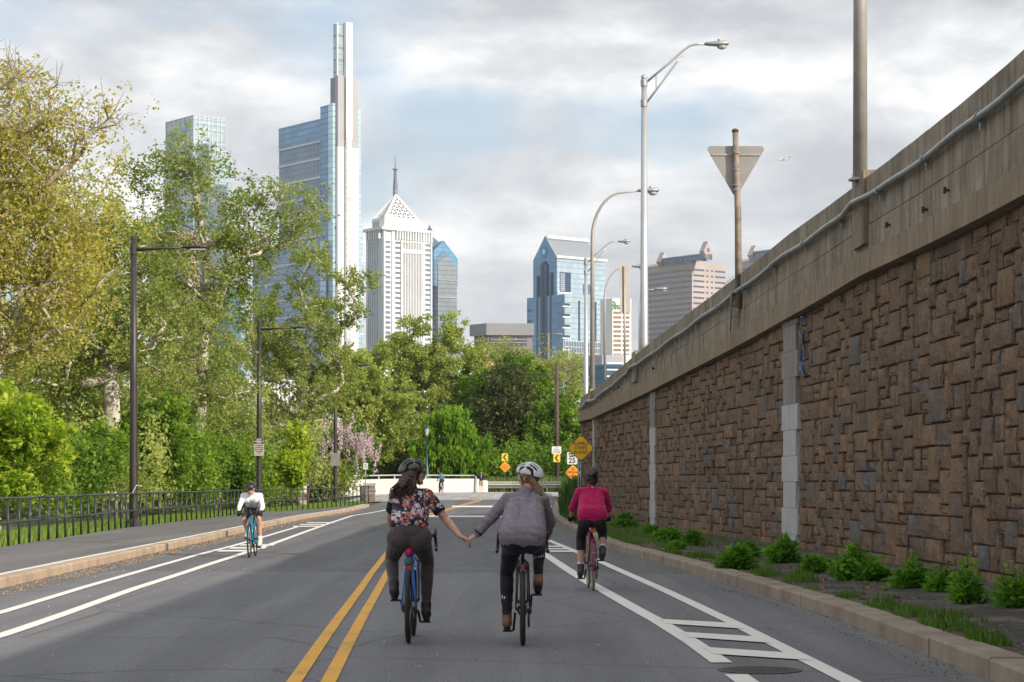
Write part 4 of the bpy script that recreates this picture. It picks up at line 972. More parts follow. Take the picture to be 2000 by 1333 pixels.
# green lantern posts
M_lg = simple('dark_green_enamel', (.015, .06, .05), .4, .2, .1)
def lantern(px, pyt, pyb, Y, label):
    b = P(px, pyb, Y); h = (pyb-pyt)/F*Y; o = empty('lantern_post', b, label, 'lamp post', 'green lantern lamp posts')
    mb = MB(); mb.lathe([(.30, -.6), (.30, .1), (.20, .5), (.15, .9), (.10, 1.0), (.08, h-1.25), (.12, h-1.2), (.06, h-1.05)], (0, 0, 0), 12); mb.build('column', M_lg, o, True)
    mb = MB(); mb.lathe([(.10, h-1.05), (.20, h-.45)], (0, 0, 0), 8); mb.build('lantern_glass', M_lens, o)
    mb = MB(); mb.lathe([(.26, h-.47), (.26, h-.42), (.12, h-.2), (.05, h-.15), (.05, h-.05), (.01, h)], (0, 0, 0), 8); mb.build('lantern_cap', M_lg, o)
lantern(833.5, 826, 934, 178, 'green lantern post beside the bright bush'); lantern(547, 847, 925, 168, 'green lantern post before the teal bridge girder')
# silver street lamps behind the parapet ------------------------------------
G3 = 'silver highway lamps above the retaining wall'
def lamp_head(o, x, z, d=1, s=1.0, mat=None):
    mb = MB(); mb.tube([(x, 0, z), (x+.12*s*d, 0, z), (x+.5*s*d, 0, z+.0), (x+.8*s*d, 0, z+.02), (x+.88*s*d, 0, z)], [.075*s, .105*s, .15*s, .14*s, .04*s], 12)
    zc = z; mb.v = [(v[0], v[1]*1.3, zc+(v[2]-zc)*(.85 if v[2] > zc else .6)) for v in mb.v]; hd = mb.build('lamp_head', mat or M_head, o, True)
    mb = MB(); mb.sph((x+.62*s*d, 0, z-.09*s), (.19*s, .13*s, .11*s), 12, 8); mb.build('lens', M_lens, hd, True)
    mb = MB(); mb.lathe([(.035*s, z+.1*s), (.035*s, z+.17*s), (.02*s, z+.19*s)], (x+.5*s*d, 0, 0), 8); mb.build('photocell', M_dpole, hd)
def truss_lamp(px, pyb, pyt, Y, label, sc=1.0, r=.10, zdrop=.9):
    b = P(px, pyb, Y); b.z -= zdrop; h = (pyb-pyt)/F*Y+zdrop; o = empty('street_lamp', b, label, 'street lamp', G3)
    mb = MB(); mb.tube([(0, 0, 0), (0, 0, .4), (0, 0, h)], [r*1.25, r*1.2, r*.78], 16); mb.build('pole', M_apole, o, True)
    mb = MB(); mb.lathe([(r*2, -.02), (r*2, .06), (r*1.4, .09)], (0, 0, 0), 10); mb.build('base_plate', M_apole, o)
    mb = MB(); mb.lathe([(r*.9, h-.03), (r*.9, h+.02), (r*.5, h+.07)], (0, 0, 0), 12); mb.build('pole_cap', M_apole, o)
    for z in (h-.18, h-.78*sc): mb = MB(); mb.lathe([(r*1.0, z-.1), (r*1.0, z+.1)], (0, 0, 0), 12); mb.build('clamp', M_head, o)
    s = sc; top = [(.06, 0, h-.16), (.7*s, 0, h+.38*s), (1.15*s, 0, h+.78*s), (1.35*s, 0, h+.93*s), (1.55*s, 0, h+.98*s), (1.85*s, 0, h+.98*s)]
    mb = MB(); mb.tube(top, .035*s, 8); mb.build('upper_arm', M_apole, o, True)
    mb = MB(); mb.tube([(.06, 0, h-.78*s), (.5*s, 0, h-.2*s), (.95*s, 0, h+.42*s), (1.15*s, 0, h+.62*s)], .032*s, 8); mb.build('lower_arm', M_apole, o, True)
    mb = MB(); mb.tube([(.36*s, 0, h+.09*s), (.36*s, 0, h-.38*s)], .018*s, 6); mb.build('strut', M_apole, o)
    lamp_head(o, 1.82*s, h+.98*s, 1, s*.80); return o
def curve_lamp(px, pyb, pyt, Y, reach, label, r=.085, zdrop=.9, mat=None, drop=1.1, sh=.85):
    b = P(px, pyb, Y); b.z -= zdrop; h = (pyb-pyt)/F*Y+zdrop; o = empty('street_lamp', b, label, 'street lamp', G3); m_ = mat or M_apole
    pts = [(0, 0, 0), (0, 0, h-drop*1.3)]; rr = [r*1.15, r*.8]
    for k in range(1, 9): a = math.pi/2*k/8; pts.append((reach*.62*(1-math.cos(a)), 0, h-drop*1.3+drop*1.25*math.sin(a))); rr.append(r*(.8-.4*k/8))
    pts.append((reach*.95, 0, h)); rr.append(r*.38); mb = MB(); mb.tube(pts, rr, 12); mb.build('pole', m_, o, True)
    mb = MB(); mb.lathe([(r*1.9, -.02), (r*1.9, .08), (r*1.3, .1)], (0, 0, 0), 10); mb.build('base_plate', m_, o)
    lamp_head(o, reach*.93, h, 1, sh, M_head); return o
truss_lamp(1258, 683, 151, 65.3, 'big silver lamp with triangular truss arm on the second pier', 1.02, .105, .2)
curve_lamp(1157, 768, 373, 76.5, 1.75, 'silver lamp with tall curved neck at the wall end', .085, .2, M_wpole, 1.3, .85)
truss_lamp(1144.5, 766, 506, 100, 'slim truss arm lamp just left of the curved neck lamp', .82, .10, 1.0)
curve_lamp(1181, 742, 521, 112, 1.55, 'curved lamp behind the rectangular sign back', .07, 1.0, M_apole, 1.25, .8)
curve_lamp(1249, 690, 565, 150, 1.15, 'smallest curved lamp left of the pink banded tower', .07, 1.2, M_apole, .9, 1.0)
curve_lamp(1412, 610, 533, 140, 2.6, 'curved lamp mostly hidden behind the parapet near the triangle sign', .07, 2.0, M_apole, 1.0, .8)
# thick pole at the right
b = P(1680, 352, 36.2); h = 7.4; o = empty('thick_pole', b, 'thick grey pole on the first parapet pier running out of the frame', 'pole')
b2 = b.copy(); mb = MB(); mb.tube([(0, 0, 0), (0, 0, h)], [.122, .10], 24); mb.build('pole', M_wpole, o, True)
mb = MB(); mb.lathe([(.20, -.01), (.20, .02), (.14, .04)], (0, 0, 0), 12); mb.build('base_plate', M_wpole, o)
for k in range(4): mb = MB(); mb.tube([(.17*math.cos(k*1.57+.6), .17*math.sin(k*1.57+.6), 0), (.17*math.cos(k*1.57+.6), .17*math.sin(k*1.57+.6), .08)], .014, 6); mb.build('anchor_bolt', M_galv, o)
mb = MB(); mb.tube([(0, 0, h-.3), (1.2, 0, h+.6), (2.2, 0, h+.75)], .05, 8); mb.build('arm', M_wpole, o, True); lamp_head(o, 2.1, h+.75, 1, .85)
# triangular sign back on pole with bracket
sS = s_of_Y(48.6); wp, wt, wn = Wat(sS); Yp = wp.y
o = empty('triangle_sign', P(1443, 572, Yp-.1), 'back of a triangular sign on a rusty pole bracketed to the parapet', 'sign')
kk = Yp/F; hT = (572-258)*kk
mrp = simple('rusty_galvanised_pole', (.27, .215, .17), .7, .3, .5, 4, .3)
mb = MB(); mb.tube([(0, 0, -.35), (-.02, 0, hT*.5), (-7*kk, 0, hT)], [.085, .075, .065], 12); mb.build('pole', mrp, o, True)
mb = MB(); mb.lathe([(.075, hT-.02), (.08, hT+.02), (.05, hT+.06)], (-7*kk, 0, 0), 10); mb.build('pole_cap', M_rust, o)
def rtri(w, h, r, zt_):
    pts = []
    for (cx, cz, a0, a1) in ((w/2-r*1.6, zt_-r, 90, -30), (0, zt_-h+r*1.9, -30, -150), (-w/2+r*1.6, zt_-r, 210, 90)):
        for k in range(5): a = R(a0+(a1-a0)*k/4); pts.append((cx+r*math.cos(a), cz+r*math.sin(a)))
    return pts
pts = rtri(118*kk, 102*kk, .07, (572-285)*kk); n = len(pts)
mb = MB(); mb.add([(x, .10, z) for x, z in pts]+[(x, .108, z) for x, z in pts], [tuple(range(n-1, -1, -1)), tuple(range(n, 2*n))]+[(i, (i+1) % n, n+(i+1) % n, n+i) for i in range(n)]); t_ = mb.build('triangle_panel', M_back, o); t_.location = (-.06, 0, 0)
for py, w in ((302, 94), (362, 22)): mb = MB(); mb.box((-.06, .09, (572-py)*kk), (w*kk, .03, .035)); mb.build('stiffener', M_wpole, o); 
for py in (300, 333, 362, 372): mb = MB(); mb.lathe([(.085, -.02), (.085, .02)], (-.05, 0, (572-py)*kk), 10); mb.build('strap', M_galv, o)
mb = MB(); z0 = 0
mb.box((.0, .10, .0), (.34, .55, .04)); mb.build('bracket_shelf', M_head, o)
for dx in (-.15, .17): mb = MB(); mb.add([(dx-.01, -.12, -.02), (dx-.01, .36, -.02), (dx-.01, .36, -.86), (dx+.01, -.12, -.02), (dx+.01, .36, -.02), (dx+.01, .36, -.86)], [(0, 1, 2), (5, 4, 3), (0, 3, 4, 1), (1, 4, 5, 2), (2, 5, 3, 0)]); mb.build('bracket_gusset', M_dpole, o)
for z in (-.28, -.5): mb = MB(); mb.box((.01, .22, z), (.32, .2, .03)); mb.build('bracket_rib', M_head, o)
# rectangular sign back
o = empty('rectangle_sign', P(1220, 705, 90), 'back of a tall narrow rectangular sign among the highway lamps', 'sign'); kk = 90/F
panel(MB(), 21*kk, 100*kk, .01).build('sign_panel', M_back, o).location = (0, 0, (705-562)*kk)
D.objects[o.children[0].name].rotation_euler = (0, R(-1.6), R(14))
mb = MB(); mb.tube([(.02, -.05, -1.2), (-.02, -.05, 185*kk)], .045, 8); mb.build('post', M_wpole, o, True)
# bridge parapet with rail, guardrail ---------------------------------------
bp = empty('bridge_parapet', (0, 0, 0), 'white concrete bridge parapet with a pale metal rail beyond the intersection', 'parapet')
M_bw = conc('white_bridge_concrete', (.62, .59, .54), .85, .1, 12, True, .75); M_rail = simple('pale_rail', (.55, .55, .53), .5, .3, .1)
def gp(px, Y): return Vector(((px-1000)/F*Y, Y))
par_path = [gp(672, 152), gp(740, 160), gp(800, 168), gp(862, 176), gp(926, 180)]
pp = resample(par_path, 3.2)
for a, b in zip(pp[:-1], pp[1:]):
    d = (b-a).normalized(); nr = Vector((-d.y, d.x)); a2 = a+d*.02; b2 = b-d*.02; mb = MB(); q = [a2-nr*.15, b2-nr*.15, b2+nr*.15, a2+nr*.15]
    mb.prism([(v.x, v.y) for v in q], [gY(a.y)-.05, gY(b.y)-.05]*1+[gY(b.y)-.05, gY(a.y)-.05], [gY(a.y)+1.13, gY(b.y)+1.13, gY(b.y)+1.13, gY(a.y)+1.13]); mb.build('parapet_panel', M_bw, bp)
    mb = MB(); c = a; mb.box((c.x, c.y, gY(c.y)+1.25), (.09, .09, .26)); mb.build('rail_post', M_rail, bp)
mb = MB(); mb.tube([(p.x, p.y, gY(p.y)+1.40) for p in pp], .05, 8); mb.build('rail', M_rail, bp, True)
e_ = pp[-1]; mb = MB(); mb.tube([(e_.x+.1, e_.y-.3, gY(e_.y)-.05), (e_.x+.15, e_.y-.3, gY(e_.y)+1.35)], .09, 8); mb.box((e_.x+.1, e_.y-.3, gY(e_.y)+.02), (.45, .3, .06)); mb.build('end_post', M_galv, bp)
q0 = gp(929, 180.3); q1 = gp(953, 181); mb = MB(); mb.prism([(q0.x, q0.y), (q1.x, q1.y), (q1.x, q1.y+.3), (q0.x, q0.y+.3)], [gY(180)-.05]*4, [gY(180)+1.15, gY(180)+.95, gY(180)+.95, gY(180)+1.15]); mb.build('end_block', M_bw, bp)
gr = empty('guardrail', (0, 0, 0), 'grey steel guardrail behind the intersection right of the parapet', 'guardrail')
gpth = [gp(952, 181.5), gp(1000, 182.5), gp(1050, 183), gp(1100, 182), gp(1150, 178)]
gz = gY(181)
def wbeam(z, name, hgt=.16):
    mb = MB(); prof = [(-.03, -hgt), (-.07, -hgt*.6), (-.0, -.0), (-.07, hgt*.6), (-.03, hgt), (0.01, hgt), (.01, -hgt)]; vs = []; n = len(prof)
    for p in gpth:
        for (o_, z_) in prof: vs.append((p.x, p.y+o_, gz+z+z_))
    mb.add(vs, [(i*n+k, i*n+(k+1) % n, (i+1)*n+(k+1) % n, (i+1)*n+k) for i in range(len(gpth)-1) for k in range(n)]); mb.build(name, M_back, gr)
wbeam(.72, 'rail_beam', .17); wbeam(.40, 'rub_rail', .07)
for p in resample(gpth, 1.9): mb = MB(); mb.box((p.x, p.y+.12, gz+.4), (.15, .15, 1.0)); mb.build('guardrail_post', mw_, gr)
# manhole
mh = empty('manhole_cover', G(1484, 1310)+Vector((0, 0, .004)), 'round iron manhole cover in the gap of the right white line', 'manhole cover')
M_iron = simple('cast_iron', (.075, .07, .066), .8, .1, .3, 15, .3)
mb = MB(); mb.lathe([(.335, 0), (.335, .003), (.31, .004), (.305, .001)], (0, 0, 0), 36); mb.build('frame_ring', M_iron, mh)
mb = MB(); mb.lathe([(.30, 0), (.30, .003)], (0, 0, 0), 36); cv = mb.build('cover', M_iron, mh)
st = MB()
for a in range(-5, 6):
    for b in range(-5, 6):
        if math.hypot(a*.052, b*.052) < .28: st.box((a*.052, b*.052, .004), (.03, .03, .003), .785)
st.build('cover_studs', M_iron, cv)
# ================================================================== VEGETATION
def leafmat(name, cols, trans=.35, rough=.6):
    t = NT(name); a = t.n('Attribute', attribute_name='rnd')
    c = t.ramp(a.outputs['Fac'], [(i/(len(cols)-1), c_) for i, c_ in enumerate(cols)])
    t.set(c, rough, 0, .25)
    tr = t.n('BsdfTranslucent'); t.l(t.mix(1, c, (1.25, 1.35, .7), 'MULTIPLY'), tr.inputs[0]); mx = t.n('MixShader'); mx.inputs[0].default_value = trans
    t.l(t.b.outputs[0], mx.inputs[1]); t.l(tr.outputs[0], mx.inputs[2]); t.l(mx.outputs[0], t.out.inputs[0]); return t.m
def barkmat(name, a, b, sc=3):
    t = NT(name); co = t.coord(kind='World'); n = t.noise(co, sc, 6, .6); c = t.ramp(n, [(.40, a), (.56, b)]); t.bump(t.noise(co, 12, 4), .5, .03); return t.set(c, .9)
K_syc = barkmat('sycamore_bark', (.16, .12, .08), (.50, .47, .38), 2.2); K_dark = barkmat('dark_bark', (.045, .035, .028), (.10, .08, .06)); K_twig = barkmat('twig_bark', (.20, .155, .10), (.34, .28, .20))
Lf_gold = leafmat('golden_young_leaves', [(.27, .26, .05), (.41, .38, .08), (.55, .48, .14), (.43, .44, .10), (.52, .36, .13)], 0.5)
Lf_syc = leafmat('sycamore_leaves', [(.13, .18, .035), (.22, .27, .06), (.31, .355, .095), (.41, .42, .15)], 0.48)
Lf_mid = leafmat('olive_leaves', [(.19, .25, .05), (.29, .35, .08), (.38, .42, .11), (.45, .47, .16)], 0.5)
Lf_lime = leafmat('lime_leaves', [(0.14, 0.24, 0.015), (0.26, 0.38, 0.025), (0.4, 0.48, 0.04), (0.52, 0.56, 0.08)], .48)
Lf_green = leafmat('fresh_green_leaves', [(.055, .115, .012), (.11, .205, .02), (.19, .30, .03), (.28, .39, .055)], 0.48)
Lf_will = leafmat('bright_willow_leaves', [(0.08, 0.17, 0.01), (0.15, 0.28, 0.015), (0.22, 0.36, 0.025)], .48)
Lf_dark = leafmat('dark_vine_leaves', [(.04, .055, .015), (.08, .10, .03), (.14, .17, .045)], 0.3)
Lf_weed = leafmat('weed_leaves', [(0.07, 0.19, 0.02), (0.13, 0.29, 0.03), (0.2, 0.4, 0.05)], .48)
Lf_flow = leafmat('lilac_blossom', [(.42, .28, .42), (.60, .45, .58), (.75, .62, .72)], .3)
Lf_grass = leafmat('grass_blades', [(0.1, 0.19, 0.03), (0.17, 0.29, 0.045), (0.26, 0.36, 0.07), (0.34, 0.36, 0.12)], .48)
Lf_kerb = leafmat('kerb_weed_blades', [(.06, .13, .02), (.10, .20, .03), (.16, .25, .05)], .4)
RNG = np.random.default_rng(5)
def behind_fence(Q, mg=.9):
    xf = np.interp(Q[:, 1], [k[1] for k in FB], [k[0] for k in FB]); return ~((Q[:, 0] < 0) & (Q[:, 1] < 134) & (Q[:, 0] > xf-mg) & (Q[:, 2] < 5.5))
def quads(name, P_, size, mat, parent=None, kind=None, flat=.0, aspect=1.0, up=None, rv=None, asp_dir=None, fence=True):
    if fence:
        off = np.array(parent.location) if parent is not None else np.zeros(3); k_ = behind_fence(P_+off); P_ = P_[k_]
        if rv is not None: rv = rv[k_]
        if asp_dir is not None and np.ndim(asp_dir) == 2: asp_dir = asp_dir[k_]
    n = len(P_); sz = size*RNG.uniform(.6, 1.25, n)[:, None]
    a = RNG.normal(size=(n, 3)); a[:, 2] *= (1-flat); a /= np.linalg.norm(a, axis=1)[:, None]
    b = RNG.normal(size=(n, 3)); 
    if asp_dir is not None: a = asp_dir+RNG.normal(size=(n, 3))*.25; a /= np.linalg.norm(a, axis=1)[:, None]
    b -= (b*a).sum(1)[:, None]*a; b /= np.linalg.norm(b, axis=1)[:, None]
    c = np.cross(a, b)
    A = a*sz*aspect; Bv = b*sz*.62
    # pointed leaf: 4 corners as a kite, slightly folded
    V = np.empty((n, 4, 3)); V[:, 0] = P_-A; V[:, 1] = P_+Bv+c*sz*.12-A*.1; V[:, 2] = P_+A; V[:, 3] = P_-Bv+c*sz*.12-A*.1
    me = D.meshes.new(name); me.vertices.add(4*n); me.vertices.foreach_set('co', V.reshape(-1).astype(np.float32))
    me.loops.add(4*n); me.loops.foreach_set('vertex_index', np.arange(4*n, dtype=np.int32)); me.polygons.add(n)
    me.polygons.foreach_set('loop_start', np.arange(0, 4*n, 4, dtype=np.int32)); me.polygons.foreach_set('loop_total', np.full(n, 4, np.int32))
    at = me.attributes.new('rnd', 'FLOAT', 'FACE'); r = RNG.uniform(0, 1, n) if rv is None else np.clip(rv+RNG.normal(0, .18, n), 0, 1)
    at.data.foreach_set('value', r.astype(np.float32)); me.update(); return link(name, me, mat, parent, kind)
def skeleton(root_r, base, trunk, targets, rmin=.02, expo=2.1, wob=.12):
    """grow limbs from the trunk polyline to every target; returns list of (path, radii)"""
    nodes = [Vector(p) for p in trunk]; par = [-1]+list(range(len(trunk)-1)); order = sorted(targets, key=lambda t: min((Vector(t)-n).length for n in nodes))
    leafs = []
    for t in order:
        t = Vector(t); best = None; bd = 1e9
        for i, n in enumerate(nodes):
            d = (t-n).length+max(0, n.z-t.z)*1.2
            if i < len(trunk)*.35: d += 2
            if d < bd: bd = d; best = i
        p = nodes[best]; L_ = (t-p).length; k = max(1, min(4, int(L_/1.0))); prev = best
        for j in range(1, k+1):
            q = p.lerp(t, j/k)+Vector((random.uniform(-1, 1), random.uniform(-1, 1), random.uniform(-.4, .9)))*wob*L_*(.4 if j < k else 0)*1.0+Vector((0, 0, -.06*L_*math.sin(math.pi*j/k)))
            nodes.append(q); par.append(prev); prev = len(nodes)-1
        leafs.append(prev)
    load = [0.0]*len(nodes)
    for l_ in leafs:
        i = l_
        while i >= 0: load[i] += 1; i = par[i]
    mx = max(load); rad = [max(rmin, root_r*(l_/mx)**(1/expo)) for l_ in load]
    for i in range(len(trunk)): rad[i] = max(rad[i], root_r*(1-.5*i/len(trunk)))
    return nodes, par, rad
def limbs(mb, nodes, par, rad, seg=6):
    ch = {}
    for i, p in enumerate(par):
        if p >= 0: ch.setdefault(p, []).append(i)
    starts = [0]+[i for p in ch for i in sorted(ch[p], key=lambda q: -rad[q])[1:]]
    for s in starts:
        path = []; rr = []
        if par[s] >= 0: path.append(nodes[par[s]]); rr.append(rad[s])
        i = s
        while True:
            path.append(nodes[i]); rr.append(rad[i])
            c = ch.get(i)
            if not c: break
            i = max(c, key=lambda q: rad[q])
        if len(path) > 1: mb.tube(path, rr, seg if rr[0] > .08 else 4, False)
def tree(name, label, base, blobs, nclump, nleaf, lsize, lmat, bmat, trunk=None, tr=.3, csig=.55, group=None, cat='tree', aspect=1.0, twigs=0, droop=0, bare=0, shell=.45, rmin=.02):
    """blobs: (center xyz relative to base, radii) ellipsoids that make up the crown"""
    o = empty(name, base, label, cat, group)
    vol = np.array([b[1][0]*b[1][1]*b[1][2] for b in blobs])**(.8); vol /= vol.sum(); cl = []
    for b, v in zip(blobs, vol):
        k = max(1, int(round(nclump*v)))
        for _ in range(k):
            d = RNG.normal(size=3); d /= np.linalg.norm(d); r = RNG.uniform(shell, 1)**.6
            cl.append(np.array(b[0])+d*r*np.array(b[1])*(1+.22*math.sin(5*d[0]+3*d[2]+b[0][0])))
    cl = np.array(cl)
    if trunk is None: h = min(b[0][2] for b in blobs); trunk = [(0, 0, -1), (0, 0, h*.35), (.1, 0, h*.7), (0, .1, h)]
    nodes, par, rad = skeleton(tr, base, trunk, [tuple(c) for c in cl], rmin)
    mb = MB(); limbs(mb, nodes, par, rad)
    if twigs:
        for c in cl[:int(len(cl)*1.0)]:
            for _ in range(twigs):
                d = Vector(RNG.normal(size=3)); d.normalize(); d.z = d.z*.6+.25; p = Vector(c); mb.tube([p, p+d*csig*.9+Vector((0, 0, .1)), p+d*csig*1.7+Vector((0, 0, RNG.uniform(-.1, .4)))], [rmin*.7, rmin*.5, rmin*.3], 3, False)
    mb.build('trunk', bmat, o, True)
    # leaves: gaussian puffs round the clumps + a share strung on sub-clumps
    per = int(nleaf/len(cl)); P_ = []; rv = []
    sub = 7
    for c in cl:
        w = RNG.uniform(.45, 1.5); base_r = RNG.uniform(.15, .85)
        sc = c+np.clip(RNG.normal(size=(sub, 3)), -1.5, 1.5)*csig*w*np.array([1, 1, .75]); k = max(1, int(per*w/sub))
        for s_ in sc:
            q = s_+RNG.normal(size=(k, 3))*csig*.33
            if droop: q[:, 2] -= np.abs(RNG.normal(size=k))*droop
            P_.append(q); rv.append(np.full(k, base_r+RNG.uniform(-.15, .15)))
    P_ = np.vstack(P_); rv = np.concatenate(rv)
    if bare: keep = RNG.uniform(size=len(P_)) > bare; P_ = P_[keep]; rv = rv[keep]
    P_ = P_[P_[:, 2] > -.2]; rv = rv[:len(P_)]
    ad = np.array([0, 0, -1.0]) if droop else None
    quads('crown', P_, lsize, lmat, o, None, .2, aspect, rv=rv, asp_dir=ad); return o
def base(px, Y, z=None):
    X = (px-1000)/F*Y; return Vector((X, Y, terr(X, Y) if z is None else z))
def bl(b, px, py, rx, ry, Y, dy=None):
    """ellipsoid given in photograph measures at distance Y, relative to base b"""
    k = Y/F; c = P(px, py, Y)-b; return ((c.x, c.y, c.z), (rx*k, (dy if dy else rx*k), ry*k))
def T(name, label, px, Y, bls, *a, **k):
    b = base(px, Y); return tree(name, label, b, [bl(b, *q, Y) for q in bls], *a, **k)
# golden sycamore, far left
T('sycamore_tree', 'large golden leafed sycamore at the far left with bare upper twigs', -20, 72,
  [(20, 430, 150, 150), (-60, 330, 150, 170), (110, 420, 110, 110), (60, 600, 150, 130), (-80, 620, 130, 150), (150, 560, 80, 100)], 240, 42000, .070, Lf_gold, K_syc, tr=.42, csig=.62, twigs=3, aspect=1.1)
b_ = base(-30, 71)
tree('sycamore_tree', 'sparse twiggy branch crown with few leaves reaching over the top left', b_, [bl(b_, 20, 190, 120, 90, 71), bl(b_, 130, 240, 90, 50, 71), bl(b_, 60, 300, 120, 70, 71), bl(b_, -60, 150, 80, 80, 71)], 90, 5200, .075, Lf_gold, K_twig, tr=.25, csig=.5, twigs=5, rmin=.022)
# green sycamores between
T('sycamore_tree', 'green sycamore filling the gap right of the golden sycamore', 215, 88, [(190, 420, 60, 90), (230, 520, 95, 110), (150, 640, 110, 110), (280, 650, 100, 100), (60, 740, 130, 70)], 170, 34000, .082, Lf_syc, K_syc, tr=.36, csig=.55)
bb = base(388, 97)
def rel(px, py, Y=97, dy=0): v = P(px, py, Y+dy)-bb; return (v.x, v.y, v.z)
tree('sycamore_tree', 'tall centre left sycamore with pale forked trunk rising before the pale glass tower', bb,
     [bl(bb, 375, 330, 62, 55, 97), bl(bb, 300, 350, 50, 50, 97), bl(bb, 440, 420, 75, 65, 97), bl(bb, 320, 460, 80, 70, 97), bl(bb, 555, 400, 55, 75, 97), bl(bb, 590, 470, 45, 45, 97), bl(bb, 400, 560, 95, 70, 97), bl(bb, 300, 590, 60, 60, 97), bl(bb, 470, 520, 60, 50, 97), bl(bb, 380, 720, 110, 80, 97)],
     175, 33000, .084, Lf_syc, K_syc, trunk=[rel(392, 960), rel(390, 860), rel(392, 760), rel(397, 690), rel(400, 620), rel(404, 560), rel(402, 480), rel(385, 400), rel(378, 340)], tr=.29, csig=.55, rmin=.025)
mbx = MB()
mbx.tube([Vector(rel(396, 640)), Vector(rel(372, 560)), Vector(rel(350, 500)), Vector(rel(338, 440))], [.17, .15, .12, .06], 8, False)
mbx.tube([Vector(rel(402, 600)), Vector(rel(440, 545)), Vector(rel(485, 505)), Vector(rel(530, 450)), Vector(rel(552, 380))], [.2, .17, .14, .10, .04], 8, False)
mbx.tube([Vector(rel(485, 505)), Vector(rel(540, 480)), Vector(rel(600, 450))], [.09, .06, .03], 6, False)
mbx.build('limb', K_syc, [o for o in D.objects if o.get('label', '').startswith('tall centre left sycamore')][0], True)
T('sycamore_tree', 'sycamore behind the second lamp post with foliage hanging over the spire tower base', 590, 128, [(560, 640, 95, 90), (660, 600, 50, 70), (690, 555, 35, 45), (620, 520, 40, 40), (500, 730, 90, 90), (600, 760, 80, 70), (650, 700, 40, 70)], 140, 30000, .095, Lf_syc, K_syc, tr=.3, csig=.46)
T('sycamore_tree', 'shadowy sycamore low behind the first lamp post', 250, 112, [(230, 760, 110, 80), (330, 800, 90, 70), (120, 780, 100, 60), (430, 810, 80, 60)], 90, 24000, .11, Lf_syc, K_syc, tr=.3, csig=.7)
T('olive_tree', 'mid green tree left of the big olive tree by the bridge rail', 700, 190, [(690, 740, 55, 60), (660, 810, 50, 60), (740, 830, 60, 70)], 70, 30000, .16, Lf_mid, K_dark, tr=.25, csig=.75)
T('olive_tree', 'big olive green tree in the middle of the view beyond the bridge', 800, 214, [(820, 700, 60, 60), (750, 740, 75, 60), (880, 720, 65, 60), (760, 820, 80, 75), (850, 800, 90, 70), (800, 645, 35, 32), (905, 665, 30, 30), (930, 720, 40, 55), (700, 800, 40, 60), (880, 640, 18, 22), (700, 730, 45, 45)], 240, 76000, .15, Lf_mid, K_dark, tr=.4, csig=.62)
T('dark_tree', 'dark understorey tree behind the bridge parapet left of the lantern post', 770, 200, [(760, 880, 60, 50), (820, 890, 40, 40), (720, 890, 50, 35)], 60, 22000, .18, Lf_syc, K_dark, tr=.2, csig=.8)
T('willow_bush', 'bright green drooping bush behind the bridge parapet', 880, 192, [(880, 840, 45, 36), (860, 885, 45, 38), (910, 890, 38, 38), (890, 815, 22, 18)], 100, 34000, .14, Lf_will, K_dark, tr=.15, csig=.5, droop=.35, aspect=1.4, cat='bush')
T('vine_tree', 'dark vine covered tree behind the lone chevron sign', 990, 206, [(990, 800, 42, 60), (985, 870, 45, 45), (1000, 740, 30, 35)], 80, 9500, .17, Lf_dark, K_dark, tr=.3, csig=.75, twigs=4, rmin=.04)
T('green_tree', 'fresh green tree crown wrapped round the dark vine tree', 985, 210, [(965, 760, 32, 45), (1010, 740, 45, 35), (1050, 790, 35, 45), (940, 830, 30, 50), (1020, 860, 40, 35)], 90, 30000, .17, Lf_green, K_dark, tr=.25, csig=.7)
T('bare_tree', 'nearly bare tree with thin brown twigs below the gabled glass tower', 1095, 226, [(1095, 740, 45, 45), (1050, 720, 40, 30), (1120, 800, 30, 40), (990, 700, 45, 25)], 110, 9000, .15, Lf_mid, K_twig, tr=.22, csig=.9, twigs=6, rmin=.03)
T('green_tree', 'fresh green bushy tree behind the utility pole and chevron', 1075, 204, [(1050, 860, 45, 45), (1110, 840, 40, 55), (1120, 900, 35, 35), (1040, 900, 40, 30)], 110, 40000, .16, Lf_green, K_dark, tr=.2, csig=.7)
T('green_tree', 'deep green tree behind the wall end sign group', 1160, 215, [(1150, 880, 50, 60), (1180, 830, 40, 40)], 60, 20000, .17, Lf_green, K_dark, tr=.2, csig=.8)
# young trees close to the fence
T('young_tree', 'bright lime green young tree at the left edge behind the fence', 20, 63, [(20, 820, 85, 50), (-40, 870, 90, 70), (70, 860, 55, 40), (50, 940, 60, 40), (0, 780, 50, 25)], 80, 15000, .075, Lf_lime, K_dark, tr=.07, csig=.30, rmin=.010, aspect=1.25)
T('young_tree', 'fresh green young tree with slim trunk just right of the first lamp post', 318, 84, [(310, 830, 45, 40), (300, 880, 60, 40), (350, 900, 35, 35), (255, 860, 45, 50), (310, 785, 18, 20)], 75, 12500, .085, Lf_green, K_dark, tr=.07, csig=.33, rmin=.010, aspect=1.25)
T('young_tree', 'lime green young tree in front of the purple blossom tree', 602, 112, [(602, 880, 38, 35), (600, 920, 45, 28), (625, 860, 18, 20), (590, 850, 14, 14)], 60, 13000, .11, Lf_lime, K_dark, tr=.06, csig=.36, rmin=.012)
T('young_tree', 'small pale green sapling behind the fence between lime tree and first lamp post', 185, 72, [(180, 900, 45, 40), (215, 870, 35, 35), (150, 920, 40, 35)], 45, 8000, .08, Lf_green, K_dark, tr=.05, csig=.32, rmin=.010)
T('young_tree', 'green sapling behind the fence left of the white shirted cyclist', 430, 108, [(430, 900, 50, 35), (400, 930, 50, 30), (470, 930, 35, 25)], 60, 15000, .10, Lf_green, K_dark, tr=.05, csig=.42, rmin=.012)
